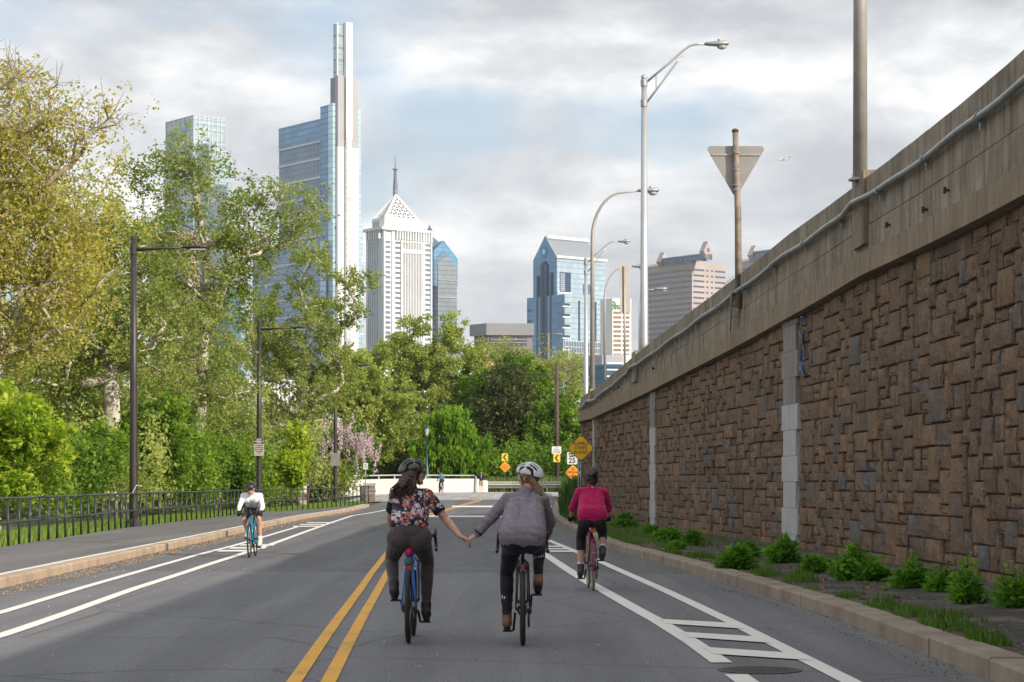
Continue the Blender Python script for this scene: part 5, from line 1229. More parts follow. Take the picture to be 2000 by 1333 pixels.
ob = T('blossom_tree', 'purple blossoming tree behind the third lamp post', 668, 148, [(660, 870, 42, 28), (700, 880, 28, 40), (640, 900, 50, 25), (705, 860, 14, 16)], 60, 6000, .15, Lf_green, K_dark, tr=.14, csig=.5, twigs=2)
fl = []; bT = ob.location
for _ in range(150):
    px, py = random.choice([(650, 865), (690, 850), (705, 900), (640, 900), (715, 885), (700, 870), (668, 850), (560, 905), (545, 925)]); Yb = 145.5
    c = np.array(P(px+random.gauss(0, 14), py+random.gauss(0, 17), Yb+random.uniform(-1.5, 1.5))-bT); k = 34; t_ = RNG.uniform(0, 1, k)
    q = c+np.stack([RNG.normal(size=k)*.09*(1.2-t_), RNG.normal(size=k)*.09*(1.2-t_), t_*.75], 1); fl.append(q)
quads('blossoms', np.vstack(fl), .075, Lf_flow, ob, None)
# thicket behind the fence and behind everything
def thicket(name, label, x0, x1, Y, y0, y1, n, size, mat, dep, sig, spots):
    P_ = []; rv = []
    for _ in range(spots):
        px = random.uniform(x0, x1); top = y0+(y1-y0)*.55*(.5+noise.noise(Vector((px*.022, Y, 0)))+.5*noise.noise(Vector((px*.07, Y, 5)))); py = top+(y1-top)*random.random()**.8; yy = Y+random.uniform(-dep, dep); c = np.array(P(px, py, yy)); k = int(n/spots*random.uniform(.5, 1.4))
        P_.append(c+RNG.normal(size=(k, 3))*sig*random.uniform(.5, 1.25)); rv.append(np.full(k, random.random()))
    return tag(quads(name, np.vstack(P_), size, mat, None, 'stuff', rv=np.concatenate(rv)), label, 'shrubs')
thicket('near_thicket', 'dense green undergrowth along the back of the left fence', -60, 210, 68, 850, 975, 9000, .075, Lf_green, 5, .30, 70)
thicket('near_thicket', 'olive brown shrubs mixed into the undergrowth behind the left fence', -60, 330, 82, 800, 960, 13000, .09, Lf_mid, 6, .4, 80)
thicket('middle_thicket', 'undergrowth behind the fence between the first and third lamp posts', 180, 540, 118, 815, 965, 12000, .12, Lf_green, 8, .42, 70)
thicket('middle_thicket', 'darker olive shrubs among the trees behind the middle of the fence', 150, 620, 138, 800, 960, 20000, .13, Lf_syc, 8, .5, 90)
thicket('trunk_thicket', 'leafy bushes hiding the foot of the forked sycamore trunk', 335, 428, 93, 800, 965, 9000, .09, Lf_green, 3, .4, 60)
thicket('far_thicket', 'bushes at the foot of the distant trees near the bridge', 590, 668, 150, 890, 955, 14000, .14, Lf_syc, 6, .6, 60)
thicket('bank_thicket', 'bushes on the bank behind the guardrail', 930, 1160, 200, 880, 925, 22000, .17, Lf_green, 5, .7, 80)
thicket('back_wood', 'dark mass of trees far behind the left sycamores', -120, 660, 165, 800, 950, 34000, .22, Lf_syc, 14, 1.1, 170)
thicket('back_wood', 'dark mass of trees far behind the middle of the view', 660, 1200, 236, 830, 945, 32000, .30, Lf_syc, 8, 1.4, 110)
# grass ---------------------------------------------------------------------
def blades(name, label, pts, h, w, mat, lean=.35, hv=None):
    n = len(pts); h_ = (h if hv is None else hv)*RNG.uniform(.5, 1.2, n); d = RNG.normal(size=(n, 2)); d /= np.linalg.norm(d, axis=1)[:, None]
    V = np.zeros((n, 4, 3)); ww = w*RNG.uniform(.6, 1.3, n); ln = RNG.uniform(0, lean, n)*h_; d2 = RNG.normal(size=(n, 2)); d2 /= np.linalg.norm(d2, axis=1)[:, None]
    V[:, 0] = pts; V[:, 1] = pts; V[:, 2] = pts; V[:, 3] = pts
    V[:, 0, :2] -= d*ww[:, None]; V[:, 1, :2] += d*ww[:, None]
    V[:, 2, :2] += d*ww[:, None]*.6+d2*ln[:, None]*.4; V[:, 2, 2] += h_*.6; V[:, 3, :2] += d2*ln[:, None]; V[:, 3, 2] += h_
    me = D.meshes.new(name); me.vertices.add(4*n); me.vertices.foreach_set('co', V.reshape(-1).astype(np.float32)); me.loops.add(4*n)
    me.loops.foreach_set('vertex_index', np.arange(4*n, dtype=np.int32)); me.polygons.add(n); me.polygons.foreach_set('loop_start', np.arange(0, 4*n, 4, dtype=np.int32)); me.polygons.foreach_set('loop_total', np.full(n, 4, np.int32))
    at = me.attributes.new('rnd', 'FLOAT', 'FACE'); at.data.foreach_set('value', RNG.uniform(0, 1, n).astype(np.float32)); me.update()
    return tag(link(name, me, mat, None, 'stuff'), label, 'grass')
def scatter(n, ya, yb, xa, xb, zf, clump=.0, pw=1.0, fq=(.9, .55)):
    Y = ya+(yb-ya)*RNG.uniform(0, 1, n)**pw; u = RNG.uniform(0, 1, n); A = np.array([xa(y) for y in Y]); B_ = np.array([xb(y) for y in Y]); X = A+(B_-A)*u
    if clump:
        nz = np.array([noise.noise(Vector((x*fq[0], y*fq[1], 2))) for x, y in zip(X, Y)]); k = nz > clump; X, Y = X[k], Y[k]
    return np.stack([X, Y, np.array([zf(x, y) for x, y in zip(X, Y)])], 1)
pts = scatter(46000, 38, 128, lambda y: XF(y)-4.5, lambda y: XF(y)-.12, lambda x, y: terr(x, y)+.0+.12*(x > XF(y)-2), 0, 1.4)
blades('verge_grass', 'bright grass strip behind the left fence', pts, .22, .013, Lf_grass)
pts = scatter(26000, 15, 80, lambda y: XR(y)+.27, lambda y: XR(y)+.27+.25+.75*max(0, .3+noise.noise(Vector((0, y*.35, 0)))*1.6), lambda x, y: .13, .10, 1.2, (1.6, 1.5)); 
blades('kerb_grass', 'thin grass tufts growing along the back of the right kerb', pts, .11, .010, Lf_kerb, .35, .04+.13*np.clip([noise.noise(Vector((x*1.6, y*1.5, 2)))*2.2 for x, y, z in pts], .1, 1))
pts = scatter(5000, 44, 76, lambda y: XR(y)+.4, lambda y: WX(y)-.1, lambda x, y: .12, -.1)
blades('verge_tufts', 'grass tufts on the dirt strip at the foot of the wall', pts, .17, .010, Lf_kerb)
pts = scatter(30000, 78, 150, lambda y: XR(y)+.35, lambda y: XR(y)+6.5, lambda x, y: gY(y)+.15, 0)
hv = np.clip((pts[:, 1]-76)/14, .25, 1)*np.clip((pts[:, 0]-np.array([XR(y) for y in pts[:, 1]]))/1.0, .25, 1)*1.45
blades('tall_grass', 'tall dark green grass on the verge beyond the wall end', pts, 1.2, .028, leafmat('tall_grass_leaves', [(.035, .075, .018), (.06, .11, .025), (.09, .15, .035)], .3), .35, hv)
pts = scatter(20000, 186, 205, lambda y: -4, lambda y: 10, lambda x, y: terr(x, y), 0)
blades('bank_grass', 'long grass on the bank behind the guardrail', pts, 1.2, .05, leafmat('bank_grass_leaves', [(.07, .12, .03), (.12, .17, .05), (.17, .21, .08)], .3))
# litter leaves in the left gutter
pts = scatter(4200, 24, 110, lambda y: XL(y)+.02, lambda y: XL(y)+.55, lambda x, y: gY(y)+.012, 0, 1.2)
tag(quads('gutter_leaves', pts, .016, simple('dry_catkin_litter', (.42, .25, .10), .9, 0, .4, 30), None, 'stuff', .9, fence=False), 'dry orange leaf litter in the left gutter', 'litter')
pts = scatter(900, 16, 60, lambda y: XR(y)-.35, lambda y: XR(y)-.02, lambda x, y: .01, 0)
tag(quads('gutter_debris', pts, .012, simple('brown_debris', (.22, .15, .09), .9), None, 'stuff', .9), 'thin line of brown debris along the right kerb', 'litter')
pts = scatter(1500, 15.5, 45, lambda y: XR(y)+.4, lambda y: WX(y)-.1, lambda x, y: .15, 0)
tag(quads('verge_pebbles', pts, .02, simple('pebble_grey', (.16, .15, .14), .9, 0, .5, 60), None, 'stuff', .5), 'pebbles and crumbs on the dark dirt verge', 'gravel')
# weeds at the foot of the wall: each one its own plant
def weed(px, py, wpx, hpx, tall=0, label=''):
    g = G(px, py, .15); b = Vector((g.x, g.y, .15)); k = g.y/F; w = wpx*k/2*1.05; h = hpx*k*1.0
    o = empty('weed_plant', b, label, 'weed', 'leafy weeds at the foot of the retaining wall'); P_ = []; rv = []; mb = MB()
    ns = max(16, int(44*w/.4)); ad = []
    for _ in range(ns):
        a = random.uniform(0, 6.28); r = w*random.random()**.6; hh = h*(1-.55*(r/w)**2)*random.choice([.45, .7, .85, 1.0, 1.2])*random.uniform(.8, 1.05)
        p0 = Vector((r*.35*math.cos(a), r*.35*math.sin(a)*.8, 0)); p1 = Vector((r*math.cos(a), r*math.sin(a)*.8, hh)); mb.tube([p0, p0.lerp(p1, .55)+Vector((0, 0, hh*.08)), p1], [.006, .005, .003], 4, False)
        n = 60; f = RNG.uniform(.12, 1, n); c = np.array(p0)[None]*(1-f[:, None])+np.array(p1)[None]*f[:, None]; sp = .085*(1.25-f*.75)[:, None]*(h/.5)**.5
        d = RNG.normal(size=(n, 3)); P_.append(c+d*sp*np.array([1, 1, .5])); rv.append(np.full(n, random.uniform(.1, .9))); d[:, 2] = np.abs(d[:, 2])*.5+.1; d /= np.linalg.norm(d, axis=1)[:, None]; ad.append(d)
    mb.build('stems', Lf_weed, o); quads('foliage', np.vstack(P_), .030*(1+.3*(w > .3)), Lf_weed, o, None, 0, 1.5, rv=np.concatenate(rv), asp_dir=np.vstack(ad))
WL = [(1218, 1032, 50, 30, 'round weed at the wall foot just right of the pink jacket cyclist'), (1303, 1058, 55, 26, 'low weed right of the narrow second quoin strip'), (1355, 1066, 34, 32, 'upright weed between the second and third quoin strips'),
      (1438, 1112, 76, 44, 'spiky weed left of the widest quoin strip'), (1530, 1102, 70, 52, 'leafy weed hiding the foot of the widest quoin strip'), (1596, 1118, 62, 38, 'low spreading weed right of the widest quoin strip'),
      (1680, 1136, 108, 66, 'broadest weed clump midway along the near wall'), (1778, 1152, 78, 62, 'dark round weed right of the broadest clump'), (1840, 1160, 48, 76, 'tall narrow weed third from the right edge'),
      (1888, 1178, 52, 78, 'tall pointed weed second from the right edge'), (1982, 1190, 66, 82, 'weed cut by the right edge of the picture'), (1466, 1090, 22, 40, 'thin stem weed against the wall behind the spiky weed'), (1322, 1072, 34, 14, 'very small weed by the kerb nearest the pink jacket cyclist'), (1268, 1044, 26, 24, 'small weed just left of the narrow second quoin strip')]
for px, py, w, h, l_ in WL: weed(px, py, w, h, 0, l_)

pts = scatter(700, 15.5, 75, lambda y: XL(y)+.6, lambda y: XR(y)-.5, lambda x, y: .006, 0, 1.3)
tag(quads('fallen_petals', pts, .011, simple('pale_petal', (.5, .47, .42), .9), None, 'stuff', .95, fence=False), 'tiny pale specks of fallen petals scattered over the road', 'litter')

pts = scatter(420, 15.5, 60, lambda y: XR(y)+.35, lambda y: WX(y)-.1, lambda x, y: .155, 0)
tag(quads('dead_leaves', pts, .04, simple('dead_brown_leaf', (.24, .15, .08), .9, 0, .5, 30), None, 'stuff', .85), 'dead brown leaves and twigs lying on the dirt strip', 'litter')
# ================================================================== PEOPLE AND BICYCLES
def finish(me, vox, it, sub=False):
    o = D.objects.new('tmp', me); COL.objects.link(o)
    r = o.modifiers.new('r', 'REMESH'); r.mode = 'VOXEL'; r.voxel_size = vox; r.use_smooth_shade = True
    if it: s = o.modifiers.new('s', 'SMOOTH'); s.factor = .5; s.iterations = it
    dg = bpy.context.evaluated_depsgraph_get(); dg.update(); m2 = D.meshes.new_from_object(o.evaluated_get(dg)); D.objects.remove(o); D.meshes.remove(me); return m2
def flesh(name, prims, vox, it, mat, parent, wr=0, wsc=(9, 9, 22), cutz=None):
    mb = MB()
    for p in prims:
        if p[0] == 'c': mb.cap(p[1], p[2], p[3], p[4], 14)
        else: mb.sph(p[1], p[2], 16, 10, p[3] if len(p) > 3 else None)
    me = finish(mb.mesh(name), vox, it); me.name = name
    if wr:
        n = len(me.vertices); co = np.empty(n*3); me.vertices.foreach_get('co', co); co = co.reshape(-1, 3); no = np.empty(n*3); me.vertices.foreach_get('normal', no); no = no.reshape(-1, 3)
        d = np.array([noise.noise(Vector((c[0]*wsc[0]+c[2]*6, c[1]*wsc[1], c[2]*wsc[2]+c[0]*8))) for c in co]); co += no*(d*wr)[:, None]; me.vertices.foreach_set('co', co.reshape(-1)); me.update()
    me.polygons.foreach_set('use_smooth', [True]*len(me.polygons)); return link(name, me, mat, parent)
V = Vector
def ik(hip, ank, l1, l2, bend):
    d = ank-hip; L_ = min(d.length, (l1+l2)*.999); u = d.normalized(); a = (l1*l1-l2*l2+L_*L_)/(2*L_); h = math.sqrt(max(0, l1*l1-a*a)); b = (bend-u*bend.dot(u)).normalized(); return hip+u*a+b*h
def hand(W_, d, n, s, curl=.9, thumb=.5):
    d = d.normalized(); n = (n-d*n.dot(d)).normalized(); l_ = d.cross(n)*s; P_ = []
    for i, off in enumerate((-.029, -.010, .009, .027)):
        k = W_+d*.082*(1-.06*abs(i-1))+l_*off; P_.append(('c', W_+l_*off*.6+d*.01, k, .0155, .0125)); dd = d; p = k
        for j, (sl, rr) in enumerate(((.040, .0092), (.027, .0086), (.020, .0078))):
            a = curl*(.75 if j == 0 else 1.0); ax = d.cross(n).normalized(); dd = (Matrix.Rotation(a, 3, ax) @ dd); sl *= (.82, 1, .95, .78)[i]; P_.append(('c', p, p+dd*sl, rr, rr*.93)); p = p+dd*sl
    t0 = W_+d*.018+l_*.026; t1 = t0+(d*.55+l_*.62+n*.35).normalized()*.042; t2 = t1+(d*.85+l_*(.25-.5*thumb)+n*(.3+.6*thumb)).normalized()*.034
    P_ += [('c', t0, t1, .0135, .011), ('c', t1, t2, .0105, .009)]; return P_
def headprims(H, M):
    q = lambda x, y, z: H+M @ V((x, y, z)); e = lambda c, r: ('e', q(*c), r, M)
    return [e((0, -.012, .035), (.074, .094, .092)), e((0, .030, -.020), (.060, .062, .072)), ('c', q(-.022, .035, -.075), q(.022, .035, -.075), .034, .034), ('c', q(0, .062, -.098), q(0, .060, -.088), .020, .022),
            ('c', q(0, .086, .022), q(0, .108, -.022), .009, .0125), ('e', q(0, .096, -.026), (.017, .012, .009), M), ('c', q(-.030, .078, .030), q(.030, .078, .030), .013, .013), ('e', q(0, .084, -.052), (.024, .011, .0075), M), ('e', q(0, .082, -.064), (.020, .011, .0075), M),
            e((.035, .060, -.018), (.024, .024, .024)), e((-.035, .060, -.018), (.024, .024, .024)), ('e', q(.074, -.005, -.008), (.010, .018, .030), M), ('e', q(-.074, -.005, -.008), (.010, .018, .030), M)]
def helmet(H, M, mat, liner, parent, sc=1.0, label=None):
    c = V((0, -.012, .058)); rx, ry, rz = .098*sc, .138*sc, .092*sc; mb = MB(); nu, nv = 60, 26; ids = {}
    def pt(i, j, k=1.0):
        ph = 2*math.pi*i/nu; th = (math.pi*.54)*j/nv; x = math.sin(th)*math.cos(ph); y = math.sin(th)*math.sin(ph); z = math.cos(th)
        y2 = y*(1.08 if y < 0 else 1.0); zz = z*rz*k-(.030*max(0, -y)**2)-.006*max(0, y); return H+M @ (c+V((x*rx*k, y2*ry*k, zz))), x, y
    vs = []; fs = []
    for j in range(nv+1):
        for i in range(nu): vs.append(pt(i, j)[0])
    for j in range(nv):
        for i in range(nu):
            _, x, y = pt(i+.5, j+.5); ax = abs(x); hole = False
            for (a, b, y0, y1) in ((.07, .29, -.85, -.12), (.07, .29, .0, .82), (.38, .61, -.78, -.08), (.38, .62, .05, .78), (.70, .90, -.58, .0), (.70, .90, .10, .56), (-.01, .03, .35, .85)):
                mid = (a+b)/2; half = (b-a)/2; f = (y-y0)/(y1-y0)
                if 0 < f < 1 and abs(ax-mid) < half*min(1, 3.2*min(f, 1-f)+.25): hole = True
            if not hole: fs.append((j*nu+i, (j+1)*nu+i, (j+1)*nu+(i+1) % nu, j*nu+(i+1) % nu))
    mb.add(vs, fs); me = mb.mesh('helmet', True); o = D.objects.new('tmp', me); COL.objects.link(o); s = o.modifiers.new('s', 'SOLIDIFY'); s.thickness = .014; s.offset = -1
    dg = bpy.context.evaluated_depsgraph_get(); dg.update(); m2 = D.meshes.new_from_object(o.evaluated_get(dg)); D.objects.remove(o); m2.name = 'helmet'; h = link('helmet', m2, mat, parent)
    mb = MB(); vs = [pt(i, j, .90)[0] for j in range(nv+1) for i in range(nu)]; mb.add(vs, [(j*nu+i, (j+1)*nu+i, (j+1)*nu+(i+1) % nu, j*nu+(i+1) % nu) for j in range(nv) for i in range(nu)]); mb.build('helmet_liner', liner, h, True)
    for s_ in (1, -1):
        mb = MB(); mb.tube([H+M @ V((s_*.085, .045, .03)), H+M @ V((s_*.076, .018, -.045)), H+M @ V((s_*.045, .035, -.100)), H+M @ V((0, .045, -.118))], .0045, 5); mb.tube([H+M @ V((s_*.085, -.05, .03)), H+M @ V((s_*.078, .012, -.042))], .0045, 5); mb.build('helmet_strap', M_blk, h)
    return h
M_blk = simple('black_fabric', (.014, .014, .016), .85, var=.3, bump=.2); M_blk2 = simple('black_rubber', (.018, .017, .017), .55, var=.2)
def skinmat():
    t = NT('skin'); n = t.noise(t.coord(), 18, 4); t.set(t.ramp(n, [(.3, (.50, .27, .19)), (.7, (.60, .35, .255))]), .5, 0, .35)
    t.b.inputs['Subsurface Weight'].default_value = .12; t.b.inputs['Subsurface Radius'].default_value = (.02, .008, .004); return t.m
M_skin = skinmat(); M_nail = None
def cloth(name, col, rough=.85, var=.12, sc=30, weave=400):
    t = NT(name); co = t.coord(); c = t.mix(1, col, t.ramp(t.noise(co, sc, 5), [(.3, 1-var), (.7, 1+var)]), 'MULTIPLY'); t.bump(t.noise(t.coord((1, 1, 2.2)), 26, 5, .6, .6), .45, .012)
    t.set(c, rough, 0, .2); t.b.inputs['Sheen Weight'].default_value = .15; return t.m
def floral():
    t = NT('floral_jersey'); co = t.coord((19, 7, 19)); sx = t.n('SeparateXYZ'); t.l(co, sx.inputs[0])
    cb = t.n('CombineXYZ'); t.l(t.math('ADD', sx.outputs[0], t.math('MULTIPLY', sx.outputs[1], 1.0)), cb.inputs[0]); t.l(sx.outputs[2], cb.inputs[1]); col = None
    def layer(scale, off, thr, petals, stops, prev):
        mp = t.n('Mapping'); mp.inputs['Location'].default_value = off; mp.inputs['Scale'].default_value = (scale, scale, scale); t.l(cb.outputs[0], mp.inputs[0])
        v = t.n('TexVoronoi', voronoi_dimensions='2D', feature='F1'); v.inputs['Scale'].default_value = 1; v.inputs['Randomness'].default_value = .75; t.l(mp.outputs[0], v.inputs['Vector'])
        sub = t.n('VectorMath', operation='SUBTRACT'); t.l(mp.outputs[0], sub.inputs[0]); t.l(v.outputs['Position'], sub.inputs[1]); s2 = t.n('SeparateXYZ'); t.l(sub.outputs[0], s2.inputs[0])
        ang = t.math('ARCTAN2', s2.outputs[0], s2.outputs[1]); sc = t.n('SeparateColor'); t.l(v.outputs['Color'], sc.inputs[0])
        rad = t.math('MULTIPLY', t.math('ADD', .78, t.math('MULTIPLY', t.math('ABSOLUTE', t.math('SINE', t.math('ADD', t.math('MULTIPLY', ang, petals/2), t.math('MULTIPLY', sc.outputs[0], 6)))), .42)), t.math('MULTIPLY', t.math('ADD', .62, t.math('MULTIPLY', sc.outputs[1], .5)), thr))
        m_ = t.math('LESS_THAN', v.outputs['Distance'], rad); pc = t.ramp(sc.outputs[2], stops, 'CONSTANT'); shade = t.ramp(t.math('DIVIDE', v.outputs['Distance'], rad), [(0, .35), (.22, .55), (.3, 1.0), (.85, .85), (1, 1.1)])
        return t.mix(m_, prev, t.mix(1, pc, shade, 'MULTIPLY'))
    base_ = t.mix(t.ramp(t.noise(co, 1.2, 3), [(.45, 0), (.6, 1)]), (.014, .014, .03), (.055, .055, .065))
    c = layer(1.0, (3, 5, 0), .46, 5, [(0, (.02, .02, .035)), (.35, (.16, .16, .17)), (.6, (.25, .09, .08)), (.8, (.30, .28, .31))], base_)
    c = layer(.80, (0, 0, 0), .43, 5, [(0, (.62, .15, .11)), (.3, (.66, .55, .60)), (.62, (.52, .42, .50)), (.85, (.02, .02, .03))], c)
    c = layer(1.7, (7, 2, 0), .34, 5, [(0, (.02, .02, .035)), (.35, (.62, .20, .15)), (.6, (.6, .55, .58)), (.85, (.02, .02, .03))], c)
    t.bump(t.noise(t.coord((1, 1, 2.2)), 26, 5), .4, .01); return t.set(c, .7, 0, .25)
def heather():
    t = NT('heather_jacket'); a = t.noise(t.coord((26, 26, 240)), 1, 4, .8, .3); b = t.noise(t.coord((60, 60, 420)), 1, 3, .8); k = t.math('ADD', t.math('MULTIPLY', a, .6), t.math('MULTIPLY', b, .4))
    c = t.ramp(k, [(.34, (.11, .095, .115)), (.5, (.245, .215, .25)), (.66, (.42, .385, .43))]); c = t.mix(t.ramp(t.noise(t.coord(), 5, 3), [(.4, 0), (.7, .25)]), c, (.17, .13, .17)); t.bump(t.noise(t.coord((1, 1, 2)), 20, 5, .6, .5), .5, .015); return t.set(c, .95, 0, .1)
def hairmat(name, a, b):
    t = NT(name); n = t.noise(t.coord((40, 40, 5)), 3, 4, .7); t.set(t.ramp(n, [(.35, a), (.65, b)]), .42, 0, .5); return t.m
# ---- bicycle ---------------------------------------------------------------
def wheel(root, y, R_, tw, tyre, rimc, gum=None):
    mb = MB(); n = 48; seg = 10; vs = []
    for i in range(n):
        a = 2*math.pi*i/n
        for k in range(seg): b = 2*math.pi*k/seg; r = R_-tw+tw*math.cos(b); vs.append((tw*.95*math.sin(b), y+r*math.sin(a), R_+r*math.cos(a)))
    mb.add(vs, [(i*seg+k, i*seg+(k+1) % seg, ((i+1) % n)*seg+(k+1) % seg, ((i+1) % n)*seg+k) for i in range(n) for k in range(seg)]); w = mb.build('wheel', rimc, root, True); me = w.data; me.materials.clear(); me.materials.append(tyre)
    if gum:
        mb = MB(); vs = []
        for i in range(n):
            a = 2*math.pi*i/n
            for sx_ in (-1, 1):
                for rr_ in (R_-tw*1.75, R_-tw*.95): vs.append((sx_*tw*(.80 if rr_ < R_-tw*1.2 else 1.02), y+rr_*math.sin(a), R_+rr_*math.cos(a)))
        mb.add(vs, [(4*i+s, 4*i+s+1, 4*((i+1) % n)+s+1, 4*((i+1) % n)+s) for i in range(n) for s in (0, 2)]); mb.build('tyre_sidewall', gum, w, True)
    mb = MB(); vs = []
    for i in range(n):
        a = 2*math.pi*i/n
        for (x, r) in ((-.011, R_-tw*1.7), (-.011, R_-tw*1.7-.028), (.011, R_-tw*1.7-.028), (.011, R_-tw*1.7)): vs.append((x, y+r*math.sin(a), R_+r*math.cos(a)))
    mb.add(vs, [(4*i+k, 4*i+(k+1) % 4, 4*((i+1) % n)+(k+1) % 4, 4*((i+1) % n)+k) for i in range(n) for k in range(4)]); mb.build('rim', rimc, w, True)
    mb = MB()
    for i in range(28): a = 2*math.pi*i/28; s = .028 if i % 2 else -.028; r = R_-tw*1.7-.02; mb.tube([(s, y+.02*math.sin(a+.8), R_+.02*math.cos(a+.8)), (0, y+r*math.sin(a), R_+r*math.cos(a))], .0014, 3, False)
    mb.build('spokes', M_galv, w, False, 'stuff'); mb = MB(); mb.tube([(-.05, y, R_), (.05, y, R_)], .018, 10); mb.build('hub', M_blk2, w, True); return w
M_trub = simple('tyre_rubber', (.022, .020, .019), .75, var=.25, scale=20, bump=.3); M_gum = simple('tan_sidewall', (.28, .16, .09), .8); M_cream = simple('dusty_tyre', (.25, .20, .13), .85)
def bicycle(label, loc, frame, rz=0, R_=.345, tw=.021, bars='drop', crank=0, tyre=None, gum=None, rack=False, fender=False, sh=.93, bz=.97, barw=.21, tape=None, lowb=None):
    b = empty('bicycle', loc, label, 'bicycle', None, rz); tyre = tyre or M_trub; bb = V((0, .43, .275)); fh = V((0, 1.01, R_)); rh = V((0, 0, R_)); st = V((0, .26, sh-.15)); ht = V((0, .865, bz-.06)); hb = V((0, .905, bz-.20))
    mb = MB(); mb.tube([bb, st], .017, 10); mb.tube([st-V((0, -.01, .03)), ht-V((0, 0, .03))], .017, 10); mb.tube([bb, hb+V((0, -.01, .02))], .021, 10); mb.tube([ht, hb], .023, 10)
    for s in (1, -1):
        mb.tube([bb+V((s*.03, -.03, 0)), V((s*.045, .2, .31)), V((s*.065, .01, R_))], [.012, .011, .009], 8); mb.tube([st+V((s*.012, 0, -.04)), V((s*.04, .13, .66)), V((s*.065, .01, R_))], [.009, .009, .008], 8); mb.box((s*.065, 0, R_), (.006, .04, .05))
    mb.tube([V((-.04, .15, .66)), V((.04, .15, .66))], .007, 6); mb.tube([bb-V((.035, 0, 0)), bb+V((.035, 0, 0))], .022, 12); mb.build('frame', frame, b, True)
    mb = MB(); 
    for s in (1, -1): mb.tube([hb+V((s*.015, 0, -.01)), hb+V((s*.05, .01, -.05)), V((s*.052, .96, .55)), fh+V((s*.052, 0, 0))], [.014, .014, .012, .009], 8)
    mb.build('fork', frame, b, True); wheel(b, 0, R_, tw, tyre, M_blk2 if not fender else M_galv, gum); wheel(b, 1.01, R_, tw, tyre, M_blk2 if not fender else M_galv, gum)
    mb = MB(); mb.tube([st-V((0, 0, .05)), V((0, .225, sh-.04))], .0135, 8); mb.build('seatpost', M_blk2, b, True)
    me = MB(); me.sph((0, .13, sh-.015), (.072, .075, .022)); me.cap((0, .13, sh-.012), (0, .33, sh-.008), .040, .018); me.sph((.045, .12, sh-.012), (.035, .05, .02)); me.sph((-.045, .12, sh-.012), (.035, .05, .02)); m2 = finish(me.mesh('saddle'), .006, 3); link('saddle', m2, M_blk2, b)
    mb = MB(); [mb.tube([(s*.022, .08, sh-.04), (s*.018, .2, sh-.055), (s*.01, .32, sh-.03)], .0035, 5) for s in (1, -1)]; mb.build('saddle_rails', M_galv, b)
    mb = MB(); mb.tube([ht+V((0, 0, .0)), ht+V((0, -.005, .05))], .017, 8); mb.tube([ht+V((0, -.005, .045)), V((0, .95, bz))], .015, 8); mb.build('stem', M_blk2, b, True)
    hbm = MB(); tp = tape or M_blk2
    if bars == 'drop':
        for s in (1, -1): hbm.tube([(0, .95, bz), (s*.12, .95, bz), (s*(barw-.02), .965, bz), (s*barw, 1.02, bz-.005), (s*(barw+.004), 1.05, bz-.05), (s*(barw+.008), 1.04, bz-.11), (s*(barw+.012), .98, bz-.135), (s*(barw+.014), .92, bz-.14)], [.013, .014, .016, .017, .016, .016, .016, .016], 8)
    elif bars == 'aero':
        for s in (1, -1): hbm.tube([(0, .95, bz), (s*.14, .95, bz-.01), (s*barw, .97, bz-.01), (s*barw, 1.06, bz-.01)], .015, 8); hbm.tube([(s*.06, .93, bz+.04), (s*.05, 1.15, bz+.06), (s*.045, 1.2, bz+.10)], .012, 8); hbm.box((s*.075, .95, bz+.045), (.07, .09, .015))
    else: hbm.tube([(-barw-.03, .80, bz+.0), (-barw, .86, bz+.01), (-.08, .94, bz), (.08, .94, bz), (barw, .86, bz+.01), (barw+.03, .80, bz)], .013, 8)
    hbo = hbm.build('handlebar', tp, b, True)
    if bars == 'drop':
        for s in (1, -1):
            mb = MB(); mb.tube([(s*barw, 1.0, bz+.005), (s*barw, 1.06, bz+.02), (s*barw, 1.09, bz+.055)], [.017, .017, .012], 8); mb.tube([(s*barw, 1.085, bz+.02), (s*(barw+.012), 1.095, bz-.05), (s*(barw+.02), 1.07, bz-.11)], [.008, .006, .005], 6); mb.build('brake_lever', M_blk2, hbo, True)
    a = crank; ca = V((0, math.cos(a), math.sin(a)))*.17; ped = {}
    for s, sg in ((1, 1), (-1, -1)):
        e = bb+V((s*.085, 0, 0))+ca*sg; mb = MB(); mb.tube([bb+V((s*.07, 0, 0)), e], [.013, .011], 8); c_ = mb.build('crank_arm', M_blk2, b, True); mb = MB(); mb.box(e+V((s*.055, 0, 0)), (.085, .09, .018)); mb.tube([e, e+V((s*.10, 0, 0))], .007, 6); mb.build('pedal', M_blk2, c_); ped[s] = e+V((s*.055, 0, .012))
    mb = MB(); n = 36; rr = .085; vs = [(x, bb.y+r_*math.sin(2*math.pi*i/n), bb.z+r_*math.cos(2*math.pi*i/n)) for x in (.046, .050) for r_ in (rr, rr-.02) for i in range(n)]
    q = lambda L_, i: L_*n+i % n; mb.add(vs, [(q(0, i), q(0, i+1), q(1, i+1), q(1, i)) for i in range(n)]+[(q(2, i), q(3, i), q(3, i+1), q(2, i+1)) for i in range(n)]+[(q(0, i), q(2, i), q(2, i+1), q(0, i+1)) for i in range(n)]); mb.build('chainring', M_galv, b)
    mb = MB(); mb.tube([(.048, .43, .275+rr), (.048, .0, R_+.035), (.048, -.035, R_), (.048, .0, R_-.035), (.05, .02, R_-.11), (.05, .05, R_-.16), (.048, .1, R_-.12), (.048, .43, .275-rr)], .0055, 5); mb.build('chain', M_galv, b)
    mb = MB(); mb.lathe([(.015, -.012), (.045, -.012), (.02, .012)], (0, 0, 0), 14); mb.v = [(v[2]+.042, v[0], v[1]+R_) for v in mb.v]; mb.build('cassette', M_galv, b)
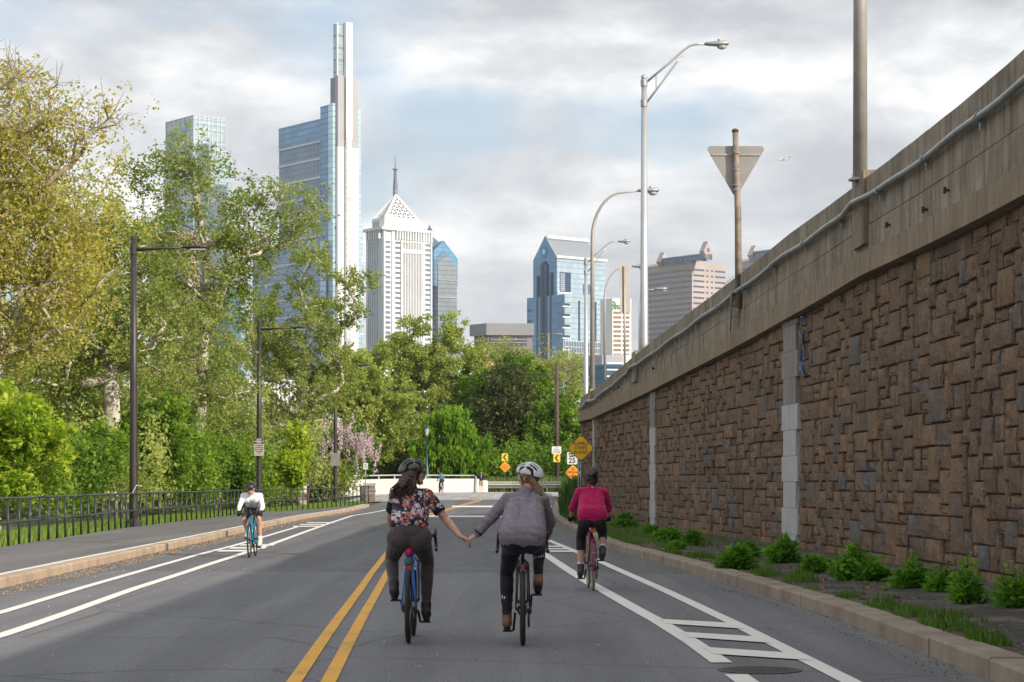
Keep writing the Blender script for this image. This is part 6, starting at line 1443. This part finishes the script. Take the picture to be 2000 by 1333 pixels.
    mb = MB(); mb.box((.055, .03, R_-.09), (.02, .03, .13)); mb.sph((.055, .04, R_-.155), (.012, .03, .03), 8, 6); mb.sph((.065, -.0, R_-.03), (.02, .03, .03), 8, 6); mb.build('rear_derailleur', M_blk2, b, True)
    mb = MB(); n = 20; mb.lathe([(.07, -.001), (.07, .001)], (0, 0, 0), 24); mb.v = [(v[2]-.048, v[0], v[1]+R_) for v in mb.v]; mb.build('disc_rotor', M_galv, b)
    if fender:
        mb = MB(); vs = []; k = 16
        for i in range(k+1): a_ = R(-100+190*i/k); 
        for i in range(k+1):
            a_ = R(-100+150*i/k)
            for x in (-.02, 0, .02): rr2 = R_+.012+(0 if x else .007); vs.append((x, rr2*math.sin(a_), R_+rr2*math.cos(a_)))
        mb.add(vs, [(3*i+j, 3*i+j+1, 3*i+j+4, 3*i+j+3) for i in range(k) for j in range(2)]); mb.build('mudguard', fender, b, True)
    if rack:
        mb = MB(); z = R_*2+.05
        for x in (-.055, -.028, 0, .028, .055): mb.tube([(x, -.16, z), (x, .20, z)], .005, 6)
        for y in (-.16, -.05, .08, .2): mb.tube([(-.058, y, z), (.058, y, z)], .005, 6)
        for s in (1, -1): mb.tube([(s*.055, -.1, z), (s*.065, .0, R_+.02)], .005, 6); mb.tube([(s*.055, .1, z), (s*.065, .0, R_+.02)], .005, 6)
        mb.box((0, -.165, z-.012), (.12, .01, .03)); mb.build('rear_rack', M_blk2, b, True)
    return b, ped, V((0, .2, sh))
def shoe(name, ankle, ball, mat, parent, sole=None, boot=0, sc=1.12, up=None):
    d = (ball-ankle); f = V((0, d.y, 0)).normalized() if abs(d.y) > 1e-4 else V((0, 1, 0)); fz = V((0, f.y, (ball.z-.03-(ankle.z-.085))/.14*.6)); fz = V((0, 1, max(-.9, min(.9, (ball.z-ankle.z+.07)/.13)))).normalized()
    heel = ankle+V((0, -.035, -.055)); toe = ball+V((0, .075, -.002)); P_ = [('c', heel+V((0, .008, .004)), ball+V((0, 0, .012)), .043*sc, .042*sc), ('c', ball+V((0, 0, .008)), toe, .040*sc, .028*sc), ('c', ankle+(up or V((0, 0, 1)))*(.03+boot), ankle+V((0, -.006, -.04)), (.040 if boot else .046)*sc, .042*sc), ('c', ankle+V((0, .01, -.01)), ball+V((0, 0, .025)), .040*sc, .034*sc)]
    o = flesh(name, P_, .007, 3, mat, parent)
    mb = MB(); mb.cap(heel+V((0, .006, -.028)), ball+V((0, 0, -.024)), .030*sc, .032*sc, 10); mb.cap(ball+V((0, 0, -.022)), toe+V((0, 0, -.016)), .028*sc, .018*sc, 10); mb.build('sole', sole or M_blk2, o, True); return o
def rider(label, root, ped, cfg):
    p = empty('person', root.location, label, 'person', None, root.rotation_euler.z); g = cfg.get; vox = g('vox', .0055); S = g('S', 1.0)
    hipz = g('hipz', 1.0); hy = g('hipy', .19); sh = V(g('sh', (0, .48, 1.40))); H = V(g('head', (.02, .53, 1.60))); lean = g('hipx', 0)
    yaw, pit, roll = g('hrot', (0, 0, 0)); HM = (Matrix.Rotation(R(yaw), 3, 'Z') @ Matrix.Rotation(R(pit), 3, 'X') @ Matrix.Rotation(R(roll), 3, 'Y'))
    skin = headprims(H, HM); nb = sh+V((0, -.02, .045)); skin += [('c', H+HM @ V((0, -.03, -.07)), nb, .050, .052), ('c', nb, sh+V((0, -.0, -.02)), .052, .06)]
    ht = g('hw', .09); hr = g('hr', .122); low = []; legs = {}
    for s in (1, -1):
        hip = V((lean+s*ht, hy+.02, hipz-.03)); ball = ped[s]+V((s*.005, 0, .045)); tilt = g('heel', {1: .02, -1: .02})[s]; ank = ball+V((0, -.125, .075+tilt)); kn = ik(hip, ank, g('thigh', .43)*S, g('shin', .43)*S, V((s*g('kout', .10), 1, .25))); legs[s] = (hip, kn, ank, ball)
    arms = g('arms'); top = []; bot = []
    sw = g('sw', .155); shd = {1: sh+V((sw, 0, g('shtilt', 0))), -1: sh+V((-sw, 0, -g('shtilt', 0)))}
    P0 = V((lean, hy, hipz)); 
    # body
    skin += [('c', P0+V((s*.05, 0, 0)), sh+V((s*.06, -.02, -.06)), .065, .062) for s in (1, -1)]+[('c', shd[1]-V((.02, 0, 0)), shd[-1]+V((.02, 0, 0)), .045, .045)]
    slv = g('sleeve', .62)
    for s in (1, -1):
        hip, kn, ank, ball = legs[s]; cf = (kn-ank).normalized(); bl_ = V((0, -.022, 0)); cv = g('leg', 2.0) > 1.5; bl_ = bl_*(.5 if cv else 1); c1, c2 = (.040, .030) if cv else (.052, .036); skin += [('c', hip, kn, .072, .045), ('c', kn, kn.lerp(ank, .35)+bl_, .045 if cv else .050, c1), ('c', kn.lerp(ank, .35)+bl_, ank, c1, c2), ('c', ank, ball, .030, .028)]
        el, wr_, hd_, hn, curl = arms[s]; el = V(el); wr_ = V(wr_); a = .058; skin += [('c', shd[s], el, .046, .037), ('c', el, el.lerp(wr_, .3), .038, .039), ('c', el.lerp(wr_, .3), wr_, .039, .025)]; skin += hand(wr_, V(hd_), V(hn), g('tside', {1: 1, -1: -1})[s], curl)
    b_ = flesh('body', skin, vox*.9, 2, g('skinmat', M_skin), p)
    for s in (1, -1): mb = MB(); mb.sph(H+HM @ V((s*.030, .082, .010)), (.0125, .010, .008), 10, 6, HM); e_ = mb.build('eye', M_swh, p, True); mb = MB(); mb.sph(H+HM @ V((s*.030, .091, .010)), (.005, .003, .005), 8, 5, HM); mb.build('iris', M_blk2, e_, True)
    # top garment
    tp = g('top'); hemz = g('hem', 1.09); hx = g('hemr', .10); fr = (hemz-hipz)/(sh.z-hipz) if abs(sh.z-hipz) > .01 else .2; hm = P0.lerp(sh, fr); ww = g('waist', .085); bk = V((0, 0, 0))
    top = [('c', hm+V((s*ww, -.035, .02)), P0.lerp(sh, max(fr+.3, .55))+V((s*(ww+.0), 0, 0)), hx, hx*1.0) for s in (1, -1)]+[('c', P0.lerp(sh, max(fr+.3, .55))+V((s*ww, 0, 0)), sh+V((s*.085, 0, -.05)), hx, .098) for s in (1, -1)]+[('c', hm+V((0, -.04, .02)), sh+V((0, 0, -.03)), hx*1.08, .095), ('c', shd[1], shd[-1], .066, .066), ('c', sh+V((0, -.01, -.01)), sh+V((0, -.005, g('neck', .05))), .088, .064)]
    if g('flare'): fz_ = g('flz', .03); top += [('c', P0+V((-ht, -.03, fz_-.02)), P0+V((ht, -.03, fz_-.02)), g('flare'), g('flare')), ('c', P0+V((-ht, -.04, fz_-.0)), P0+V((ht, -.04, fz_)), g('flare'), g('flare'))]+[('c', P0+V((s*ht, -.02, fz_)), P0.lerp(sh, .6)+V((s*ww, -.01, 0)), g('flare'), hx) for s in (1, -1)]
    for s in (1, -1):
        el = V(arms[s][0]); wr_ = V(arms[s][1]); sr = g('sr', (.060, .052, .036))
        if slv <= 1: top.append(('c', shd[s], shd[s].lerp(el, slv), sr[0], sr[1]))
        else: top += [('c', shd[s], el, sr[0], sr[1]), ('c', el, el.lerp(wr_, slv-1), sr[1], sr[2])]
    flesh(g('topname', 'jersey'), top, vox, 3, tp, p, g('wr', .006))
    if slv > 0:
        for s in (1, -1):
            el = V(arms[s][0]); wr_ = V(arms[s][1]); a, c = ((shd[s].lerp(el, slv-.06), shd[s].lerp(el, slv+.10)) if slv <= 1 else (el.lerp(wr_, slv-1.04), el.lerp(wr_, min(1, slv-.955)))); rr_ = (g('sr', (.060, .052, .036))[1]+.003) if slv <= 1 else g('sr', (.06, .052, .036))[2]+.004
            mb = MB(); mb.tube([a, c], rr_, 14); mb.build('cuff', g('cuffmat', M_blk), p, True)
    # bottoms
    bot = [('c', P0+V((-ht, -.0, -.045)), P0+V((ht, -.0, -.045)), hr, hr), ('c', P0+V((-.05, .02, .0)), P0+V((.05, .02, .0)), .108, .108), ('c', P0+V((-.035, -.015, -.01)), P0.lerp(sh, .22)+V((-.035, -.03, 0)), .112, .100), ('c', P0+V((.035, -.015, -.01)), P0.lerp(sh, .22)+V((.035, -.03, 0)), .112, .100)]+[('e', P0+V((s*(ht-.01), -.05, -.07)), (.108, .09, .10), Matrix.Identity(3)) for s in (1, -1)]
    ll = g('leg', 2.0)
    for s in (1, -1):
        hip, kn, ank, ball = legs[s]; thr = g('thr', .102); bot.append(('c', hip, hip.lerp(kn, min(1, ll)), thr, thr-(thr-.066)*min(1, ll)))
        if ll > 1: m_ = kn.lerp(ank, .33)+V((0, -.022, 0)); f2 = min(1, ll-1); bot += [('c', kn, m_, .066, .064)]+([('c', m_, kn.lerp(ank, f2), .064, .064-.022*f2)] if f2 > .33 else [])
    flesh(g('botname', 'leggings'), bot, vox, 3, g('bot'), p, g('wrb', .003), (7, 7, 16))
    for s in (1, -1):
        hip, kn, ank, ball = legs[s]; shoe('boot' if g('boot') else 'shoe', ank, ball, g('shoe'), p, g('solemat'), g('boot', 0) or 0, 1.12, (kn-ank).normalized())
        if g('sock'): mb = MB(); mb.tube([ank+(kn-ank)*.20, ank+(kn-ank)*.05], [.045, .044], 12); mb.build('sock', g('sock'), p, True)
        if g('reflect'):
            c = kn.lerp(ank, .52); bx = c+V((0, -.030, 0)); r_ = .070; rf = None
            for k in range(5): a_ = R(-90+(-44+22*k)); mb = MB(); w_ = .009 if k < 3 else .005; mb.box((c.x+r_*.86*math.cos(a_), c.y-.012+r_*.86*math.sin(a_), c.z+.006*k*s), (.009, .004, .032-.004*k), R(-44+22*k)); mb.build('reflective_dash', M_swh, p)
        if g('glove'):
            gl = hand(V(arms[s][1]), V(arms[s][2]), V(arms[s][3]), g('tside', {1: 1, -1: -1})[s], arms[s][4]); gl = [(q[0], q[1], q[2], q[3]+.0045, q[4]+.0045) for q in gl[:(99 if g('fullglove') else 99)] if g('fullglove') or q[3] > .009]; flesh('glove', gl, .005, 2, g('glove'), p)
    helmet(H, HM, g('helm'), g('liner', M_blk), p, g('helmsc', 1.0)); return p, H, HM, legs, sh
def strands(name, n, root, H, HM, mat, r0, fn, parent):
    mb = MB()
    for i in range(n): path, rr = fn(i, n); mb.tube(path, rr, 5)
    return mb.build(name, mat, parent, True)
# ---- couple holding hands --------------------------------------------------
M_fb = simple('blue_frame_paint', (.03, .17, .55), .25, .1, .05); M_fg = simple('graphite_frame_paint', (.10, .085, .10), .35, .4, .1); M_fr = simple('maroon_frame_paint', (.16, .012, .03), .25, .2, .1); M_ft = simple('teal_frame_paint', (.02, .28, .48), .2, .2, .3, 6)
G0 = lambda px, py: G(px, py)
locA = G0(798, 1257); bA, pedA, _ = bicycle('blue bicycle with tan sidewalls under the rider in the floral jersey', locA, M_fb, 0, crank=R(-40), tw=.022, gum=M_gum, sh=.94, bz=.98)
locB = G0(1021, 1261); bB, pedB, _ = bicycle('graphite bicycle with rear rack under the rider in the grey jacket', locB, M_fg, 0, crank=R(80), tw=.024, gum=M_gum, rack=True, sh=.94, bz=.97, barw=.23)
hy_ = 20.22; hw = V((-.405, hy_, .955))          # where the two hands meet, in the world
hA = hw-locA; hB = hw-locB
wA = hA+V((-.088, -.0, .040)); wB = hB+V((.070, .0, .052))
tights = cloth('charcoal_brown_leggings', (.060, .045, .047), .6, .15, 12)
pA, H, HM, legsA, shA = rider('cyclist with long dark curly hair in a floral short sleeved jersey and olive helmet', bA, pedA, dict(
    hipz=1.02, hipy=.16, sh=(.005, .44, 1.375), head=(.03, .50, 1.585), hrot=(-76, 4, 3), sw=.150, hw=.092, hr=.124, thr=.112, kout=.16,
    arms={1: ((.335, .42, 1.145), tuple(wA), (.9, .05, -.42), (.10, .10, -1), .62), -1: ((-.205, .66, 1.17), (-.205, .95, 1.03), (0, .9, -.35), (.2, -.3, -1), 1.0)},
    top=floral(), topname='jersey', hem=1.10, hemr=.110, waist=.070, sleeve=.60, sr=(.062, .058, .03), bot=tights, leg=1.93, shoe=simple('black_shoe', (.02, .019, .02), .6), helmsc=.95, helm=simple('olive_helmet_shell', (.115, .13, .085), .4, 0, .08), vox=.0055, cuffmat=M_blk, wr=.010, wrb=.005))
mh_a = hairmat('dark_brown_hair', (.018, .009, .007), (.07, .035, .024))
def fa(i, n):
    u = random.random(); a = random.uniform(-1, 1); st = H+V((-.03+.055*a, -.075-.02*random.random(), .0+random.uniform(-.05, .02))); end = V((-.085+.115*a, .36+.05*random.random()-.03*abs(a), 1.36-.05*random.random()+.05*abs(a))); ph = random.uniform(0, 6.28); amp = random.uniform(.008, .02); path = []
    for k in range(11): t = k/10; c = st.lerp(end, t)+V((0, -.045*math.sin(t*math.pi*.8), 0)); c += V((math.sin(ph+t*11), math.cos(ph+t*10), 0))*amp*t; path.append(c)
    return path, [.008]*3+[.0095]*4+[.007, .006, .004, .002]
ha = flesh('hair', [('e', H+HM @ V((0, -.02, .02)), (.084, .098, .085), HM), ('c', H+V((-.03, -.07, -.03)), V((-.07, .36, 1.47)), .070, .062), ('c', V((-.07, .36, 1.47)), V((-.10, .36, 1.40)), .06, .04)], .007, 3, mh_a, pA, .014, (30, 30, 40)); strands('curls', 90, None, H, HM, mh_a, .008, fa, ha)
gl = MB(); gl.tube([H+HM @ V((-.075, .03, .012)), H+HM @ V((-.066, .088, .014)), H+HM @ V((0, .104, .014)), H+HM @ V((.066, .088, .014)), H+HM @ V((.075, .03, .012))], .0035, 6); go = gl.build('sunglasses', M_blk2, pA)
for s in (1, -1): mb = MB(); mb.sph(H+HM @ V((s*.036, .094, .006)), (.028, .012, .018), 12, 8, HM @ Matrix.Rotation(R(-22*s), 3, 'Z')); mb.build('lens', simple('green_lens', (.05, .12, .12), .1, .5), go, True)
# saddle bag and lights of the blue bicycle
mb = MB(); mb.sph((0, .10, .845), (.045, .055, .052), 14, 10); mb.build('saddle_bag', simple('magenta_bag', (.40, .01, .10), .6), bA, True)
mb = MB(); mb.sph((0, .09, .755), (.048, .045, .05), 14, 10); nt_ = NT('patterned_pouch'); vo = nt_.n('TexVoronoi'); vo.inputs['Scale'].default_value = 38; nt_.l(nt_.coord(), vo.inputs[0]); nt_.set(nt_.mix(.55, (.03, .12, .16), vo.outputs['Color'], 'OVERLAY'), .6); mb.build('tool_pouch', nt_.m, bA, True)
mb = MB(); mb.box((0, .06, .70), (.035, .02, .045)); mb.build('rear_light', simple('red_light', (.55, .03, .02), .3), bA)
mb = MB(); mb.box((.055, .14, .69), (.02, .02, .02)); mb.build('reflector', M_swh, bA)
# rider in the grey jacket
bt = simple('brown_leather_boot', (.19, .085, .045), .55, 0, .3, 14, .2)
pB, H, HM, legsB, shB = rider('cyclist in a heather grey jacket, white helmet, ponytail and brown boots', bB, pedB, dict(
    hipz=1.0, hipy=.16, sh=(.02, .43, 1.34), head=(.055, .50, 1.548), hrot=(62, 8, -10), sw=.158, hw=.088, hr=.124, thr=.104, kout=.14, heel={1: .05, -1: .0},
    arms={1: ((.262, .70, 1.13), (.245, .965, 1.02), (-.05, .95, -.3), (-.2, -.3, -1), 1.0), -1: ((-.300, .46, 1.16), tuple(wB), (-.82, .05, -.55), (.1, .35, -.9), .75)},
    top=heather(), topname='jacket', hem=1.0, hemr=.112, waist=.085, flare=.136, flz=.02, neck=.065, sleeve=1.86, sr=(.065, .056, .043), cuffmat=simple('dark_cuff', (.03, .028, .034), .8), bot=cloth('black_navy_leggings', (.010, .011, .018), .6, .15, 12), leg=1.94, reflect=True, shoe=bt, boot=.035, solemat=M_blk2, helmsc=.97, helm=simple('white_helmet_shell', (.72, .72, .71), .35, 0, .03), vox=.0058, wr=.008, wrb=.005))
mh_b = hairmat('auburn_hair', (.10, .045, .022), (.26, .14, .075))
tie = V((.175, .385, 1.372))
def fb(i, n):
    a = random.uniform(-1, 1); b_ = random.uniform(-1, 1); st = H+V((.05+.02*a, -.08, -.05+.025*b_)); p = [st, st.lerp(tie, .5)+V((.012*a+.02, -.02, .015*b_)), tie+V((.008*a, .006*b_-.004, 0)), tie+V((.02*a+.005, -.02+.012*b_, -.06)), tie+V((.026*a-.005, -.012+.012*b_, -.13)), tie+V((.018*a-.02*random.random(), -.005, -.175-.03*random.random()))]; return p, [.008, .009, .006, .008, .006, .002]
hb_ = flesh('hair', [('e', H+HM @ V((0, -.02, .01)), (.082, .096, .080), HM), ('c', H+V((.05, -.07, -.04)), tie, .038, .016), ('c', tie, tie+V((0, -.015, -.07)), .014, .026), ('c', tie+V((0, -.015, -.07)), tie+V((-.01, -.005, -.16)), .026, .010)], .006, 2, mh_b, pB, .006, (30, 30, 30)); strands('ponytail_strands', 60, None, H, HM, mh_b, .008, fb, hb_)
mb = MB(); mb.sph(tie, (.020, .018, .017), 10, 8); mb.build('hair_tie', M_blk, hb_, True)
mb = MB(); mb.tube([shB+V((-.05, -.03, .05)), shB+V((0, -.055, .05)), shB+V((.055, -.03, .05))], .012, 6); mb.build('collar', simple('navy_collar', (.02, .02, .035), .8), pB, True)
mb = MB(); mb.box((0, -.175, .725), (.03, .012, .055)); mb.build('rear_reflector', simple('dull_red_reflector', (.22, .04, .03), .4), bB)
# ---- rider in the pink jacket ----------------------------------------------
locC = G0(1158, 1154); bC, pedC, _ = bicycle('maroon city bicycle with mudguards under the rider in the pink top', locC, M_fr, R(1.4), crank=R(130), bars='flat', tyre=M_cream, tw=.020, fender=M_fr, sh=.95, bz=.98, barw=.24)
pC, H, HM, legsC, shC = rider('cyclist in a bright pink long sleeved top and black knee length shorts, seen from behind', bC, pedC, dict(
    hipz=1.03, hipy=.17, sh=(0, .36, 1.36), head=(.01, .42, 1.56), hrot=(-4, -4, 0), sw=.165, hw=.088, hr=.118, thr=.100, kout=.12,
    arms={1: ((.255, .52, 1.13), (.262, .76, 1.02), (0, .8, -.5), (-.1, -.4, -1), 1.0), -1: ((-.255, .52, 1.13), (-.262, .76, 1.02), (0, .8, -.5), (.1, -.4, -1), 1.0)},
    top=cloth('raspberry_knit', (.44, .010, .095), .85, .12, 14), topname='sweater', hem=1.045, hemr=.105, waist=.078, flare=.124, flz=.03, neck=.06, sleeve=1.05, sr=(.068, .056, .05), cuffmat=cloth('raspberry_cuff', (.42, .01, .10)), bot=M_blk, leg=1.10, glove=M_blk, shoe=simple('dark_grey_shoe', (.05, .045, .05), .7), sock=M_swh, helm=simple('black_red_helmet', (.03, .02, .022), .25, 0, .4, 8), liner=simple('maroon_liner', (.09, .01, .02), .6), vox=.007, wr=.008))
flesh('hair', [('e', H+HM @ V((0, -.035, -.01)), (.083, .082, .085), HM), ('c', H+V((0, -.06, -.06)), H+V((0, -.055, -.125)), .058, .048)], .008, 2, simple('black_hair', (.012, .011, .011), .5), pC)
mb = MB(); mb.box((0, .06, .83), (.055, .03, .05)); mb.build('rear_light', simple('red_lamp', (.6, .05, .03), .3), bC); mb = MB(); mb.box((0, -.30, .52), (.04, .015, .03)); mb.build('yellow_reflector', M_sylw, bC)
# ---- oncoming rider in white -----------------------------------------------
locD = G0(499, 1086.5); bD, pedD, _ = bicycle('teal time trial bicycle ridden towards the camera by the rider in white', locD, M_ft, R(180), crank=R(150), bars='aero', tw=.015, sh=.95, bz=.87, barw=.20)
pD, H, HM, legsD, shD = rider('oncoming cyclist crouched in a white long sleeved top, grey shorts and black helmet', bD, pedD, dict(
    hipz=1.03, hipy=.17, sh=(0, .62, 1.22), head=(0, .76, 1.36), hrot=(0, -16, 0), sw=.165, hw=.085, hr=.11, thr=.088, kout=.10,
    arms={1: ((.235, .74, 1.00), (.215, .93, .93), (0, .75, -.5), (-.1, -.6, -1), 1.1), -1: ((-.235, .74, 1.00), (-.215, .93, .93), (0, .75, -.5), (.1, -.6, -1), 1.1)},
    top=cloth('white_jersey', (.80, .80, .82), .7, .05), topname='jersey', hem=1.045, hemr=.115, waist=.065, sleeve=1.97, sr=(.058, .046, .034), cuffmat=M_blk, bot=cloth('grey_shorts', (.06, .06, .065)), botname='shorts', leg=.78, glove=M_blk, fullglove=True, shoe=simple('pale_mint_shoe', (.50, .62, .52), .5), sock=M_swh, helm=simple('black_helmet', (.035, .035, .04), .3), vox=.008))
mb = MB(); mb.sph(H+HM @ V((0, .085, .012)), (.066, .026, .017), 14, 8, HM); mb.build('sunglasses', M_blk2, pD, True)
# ---- distant rider and jogger ----------------------------------------------
locE = G(864, 961.5); locE = V(((864-1000)/F*168, 168, gY(168)+.01))
bE, pedE, _ = bicycle('black bicycle far away near the bridge parapet', locE, M_blk2, R(14), crank=R(60), sh=.95, bz=.97)
rider('distant cyclist in a blue jersey and black tights by the bridge parapet', bE, pedE, dict(hipz=1.02, hipy=.17, sh=(-.02, .52, 1.33), head=(-.02, .64, 1.46), hrot=(0, -10, 0), arms={1: ((.2, .72, 1.1), (.21, .95, 1.0), (0, .9, -.4), (0, -.3, -1), 1.0), -1: ((-.2, .72, 1.1), (-.21, .95, 1.0), (0, .9, -.4), (0, -.3, -1), 1.0)},
    top=cloth('blue_jersey', (.04, .12, .19)), bot=M_blk, hem=1.05, sleeve=1.9, leg=1.95, shoe=M_blk2, helm=simple('dark_helmet', (.03, .04, .06), .4), vox=.014))
jl = V(((940-1000)/F*172, 172, gY(172)+.012)); jg = empty('person', jl, 'jogger in a dark hooded top and beige shorts running past the parapet end', 'person')
P0 = V((0, 0, .95)); S_ = V((0, .05, 1.42)); Hj = V((0, .07, 1.63)); lk = {1: (V((.09, .1, .50)), V((.08, -.06, .10)), V((.08, .07, .03))), -1: (V((-.09, .12, .52)), V((-.09, -.22, .30)), V((-.09, -.20, .18)))}; pr_ = headprims(Hj, Matrix.Identity(3))+[('c', Hj-V((0, .02, .07)), S_, .05, .07), ('c', P0, S_-V((0, 0, .06)), .11, .12), ('c', S_-V((.17, 0, .02)), S_+V((.17, 0, -.02)), .05, .05)]
for s in (1, -1): k, a, t = lk[s]; e = V((s*.25, -.1*s, 1.15)); w = V((s*.2, .14, 1.15)); pr_ += [('c', V((s*.09, 0, .92)), k, .085, .055), ('c', k, k.lerp(a, .3)+V((0, -.02, 0)), .052, .056), ('c', k.lerp(a, .3)+V((0, -.02, 0)), a, .056, .035), ('c', a, t, .035, .03), ('c', S_+V((s*.17, 0, -.02)), e, .045, .038), ('c', e, w, .038, .025)]+hand(w, V((0, 1, .3)), V((-s, 0, 0)), s, 1.1)
flesh('body', pr_, .009, 2, M_skin, jg)
flesh('hoodie', [('c', P0+V((s*.05, 0, .0)), S_+V((s*.06, 0, -.06)), .125, .12) for s in (1, -1)]+[('c', S_-V((.17, 0, .02)), S_+V((.17, 0, -.02)), .068, .068), ('c', S_, S_+V((0, -.02, .05)), .08, .07)]+[('c', S_+V((s*.17, 0, -.02)), V((s*.25, -.1*s, 1.15)), .066, .055) for s in (1, -1)]+[('c', V((s*.25, -.1*s, 1.15)), V((s*.205, .12, 1.15)), .055, .04) for s in (1, -1)], .012, 3, cloth('navy_hoodie', (.02, .022, .035)), jg)
flesh('shorts', [('c', P0+V((-.07, 0, -.02)), P0+V((.07, 0, -.02)), .12, .12)]+[('c', V((s*.09, 0, .9)), V((s*.09, 0, .9)).lerp(lk[s][0], .75), .105, .095) for s in (1, -1)], .012, 2, cloth('beige_shorts', (.42, .35, .26)), jg)
for s in (1, -1): k, a, t = lk[s]; shoe('shoe', a, t, simple('running_shoe', (.45, .42, .42), .6), jg)
flesh('hair', [('e', Hj+V((0, -.02, .04)), (.08, .10, .09), Matrix.Identity(3))], .01, 1, simple('brown_hair', (.05, .03, .02), .6), jg)
# ================================================================== HAZE
mb = MB(); mb.box((0, 4350, 448), (14400, 9700, 904)); hz = mb.build('haze', None, None, False, 'stuff')
hm_ = D.materials.new('haze'); hm_.use_nodes = True; ht_ = hm_.node_tree; ht_.nodes.clear()
ho = ht_.nodes.new('ShaderNodeOutputMaterial'); hv_ = ht_.nodes.new('ShaderNodeVolumePrincipled'); hv_.inputs['Color'].default_value = (.86, .92, 1, 1); hv_.inputs['Density'].default_value = .00007; hv_.inputs['Anisotropy'].default_value = .2
ht_.links.new(hv_.outputs[0], ho.inputs['Volume']); hz.data.materials.append(hm_); tag(hz, 'thin pale summer haze over the distant skyline', 'haze')
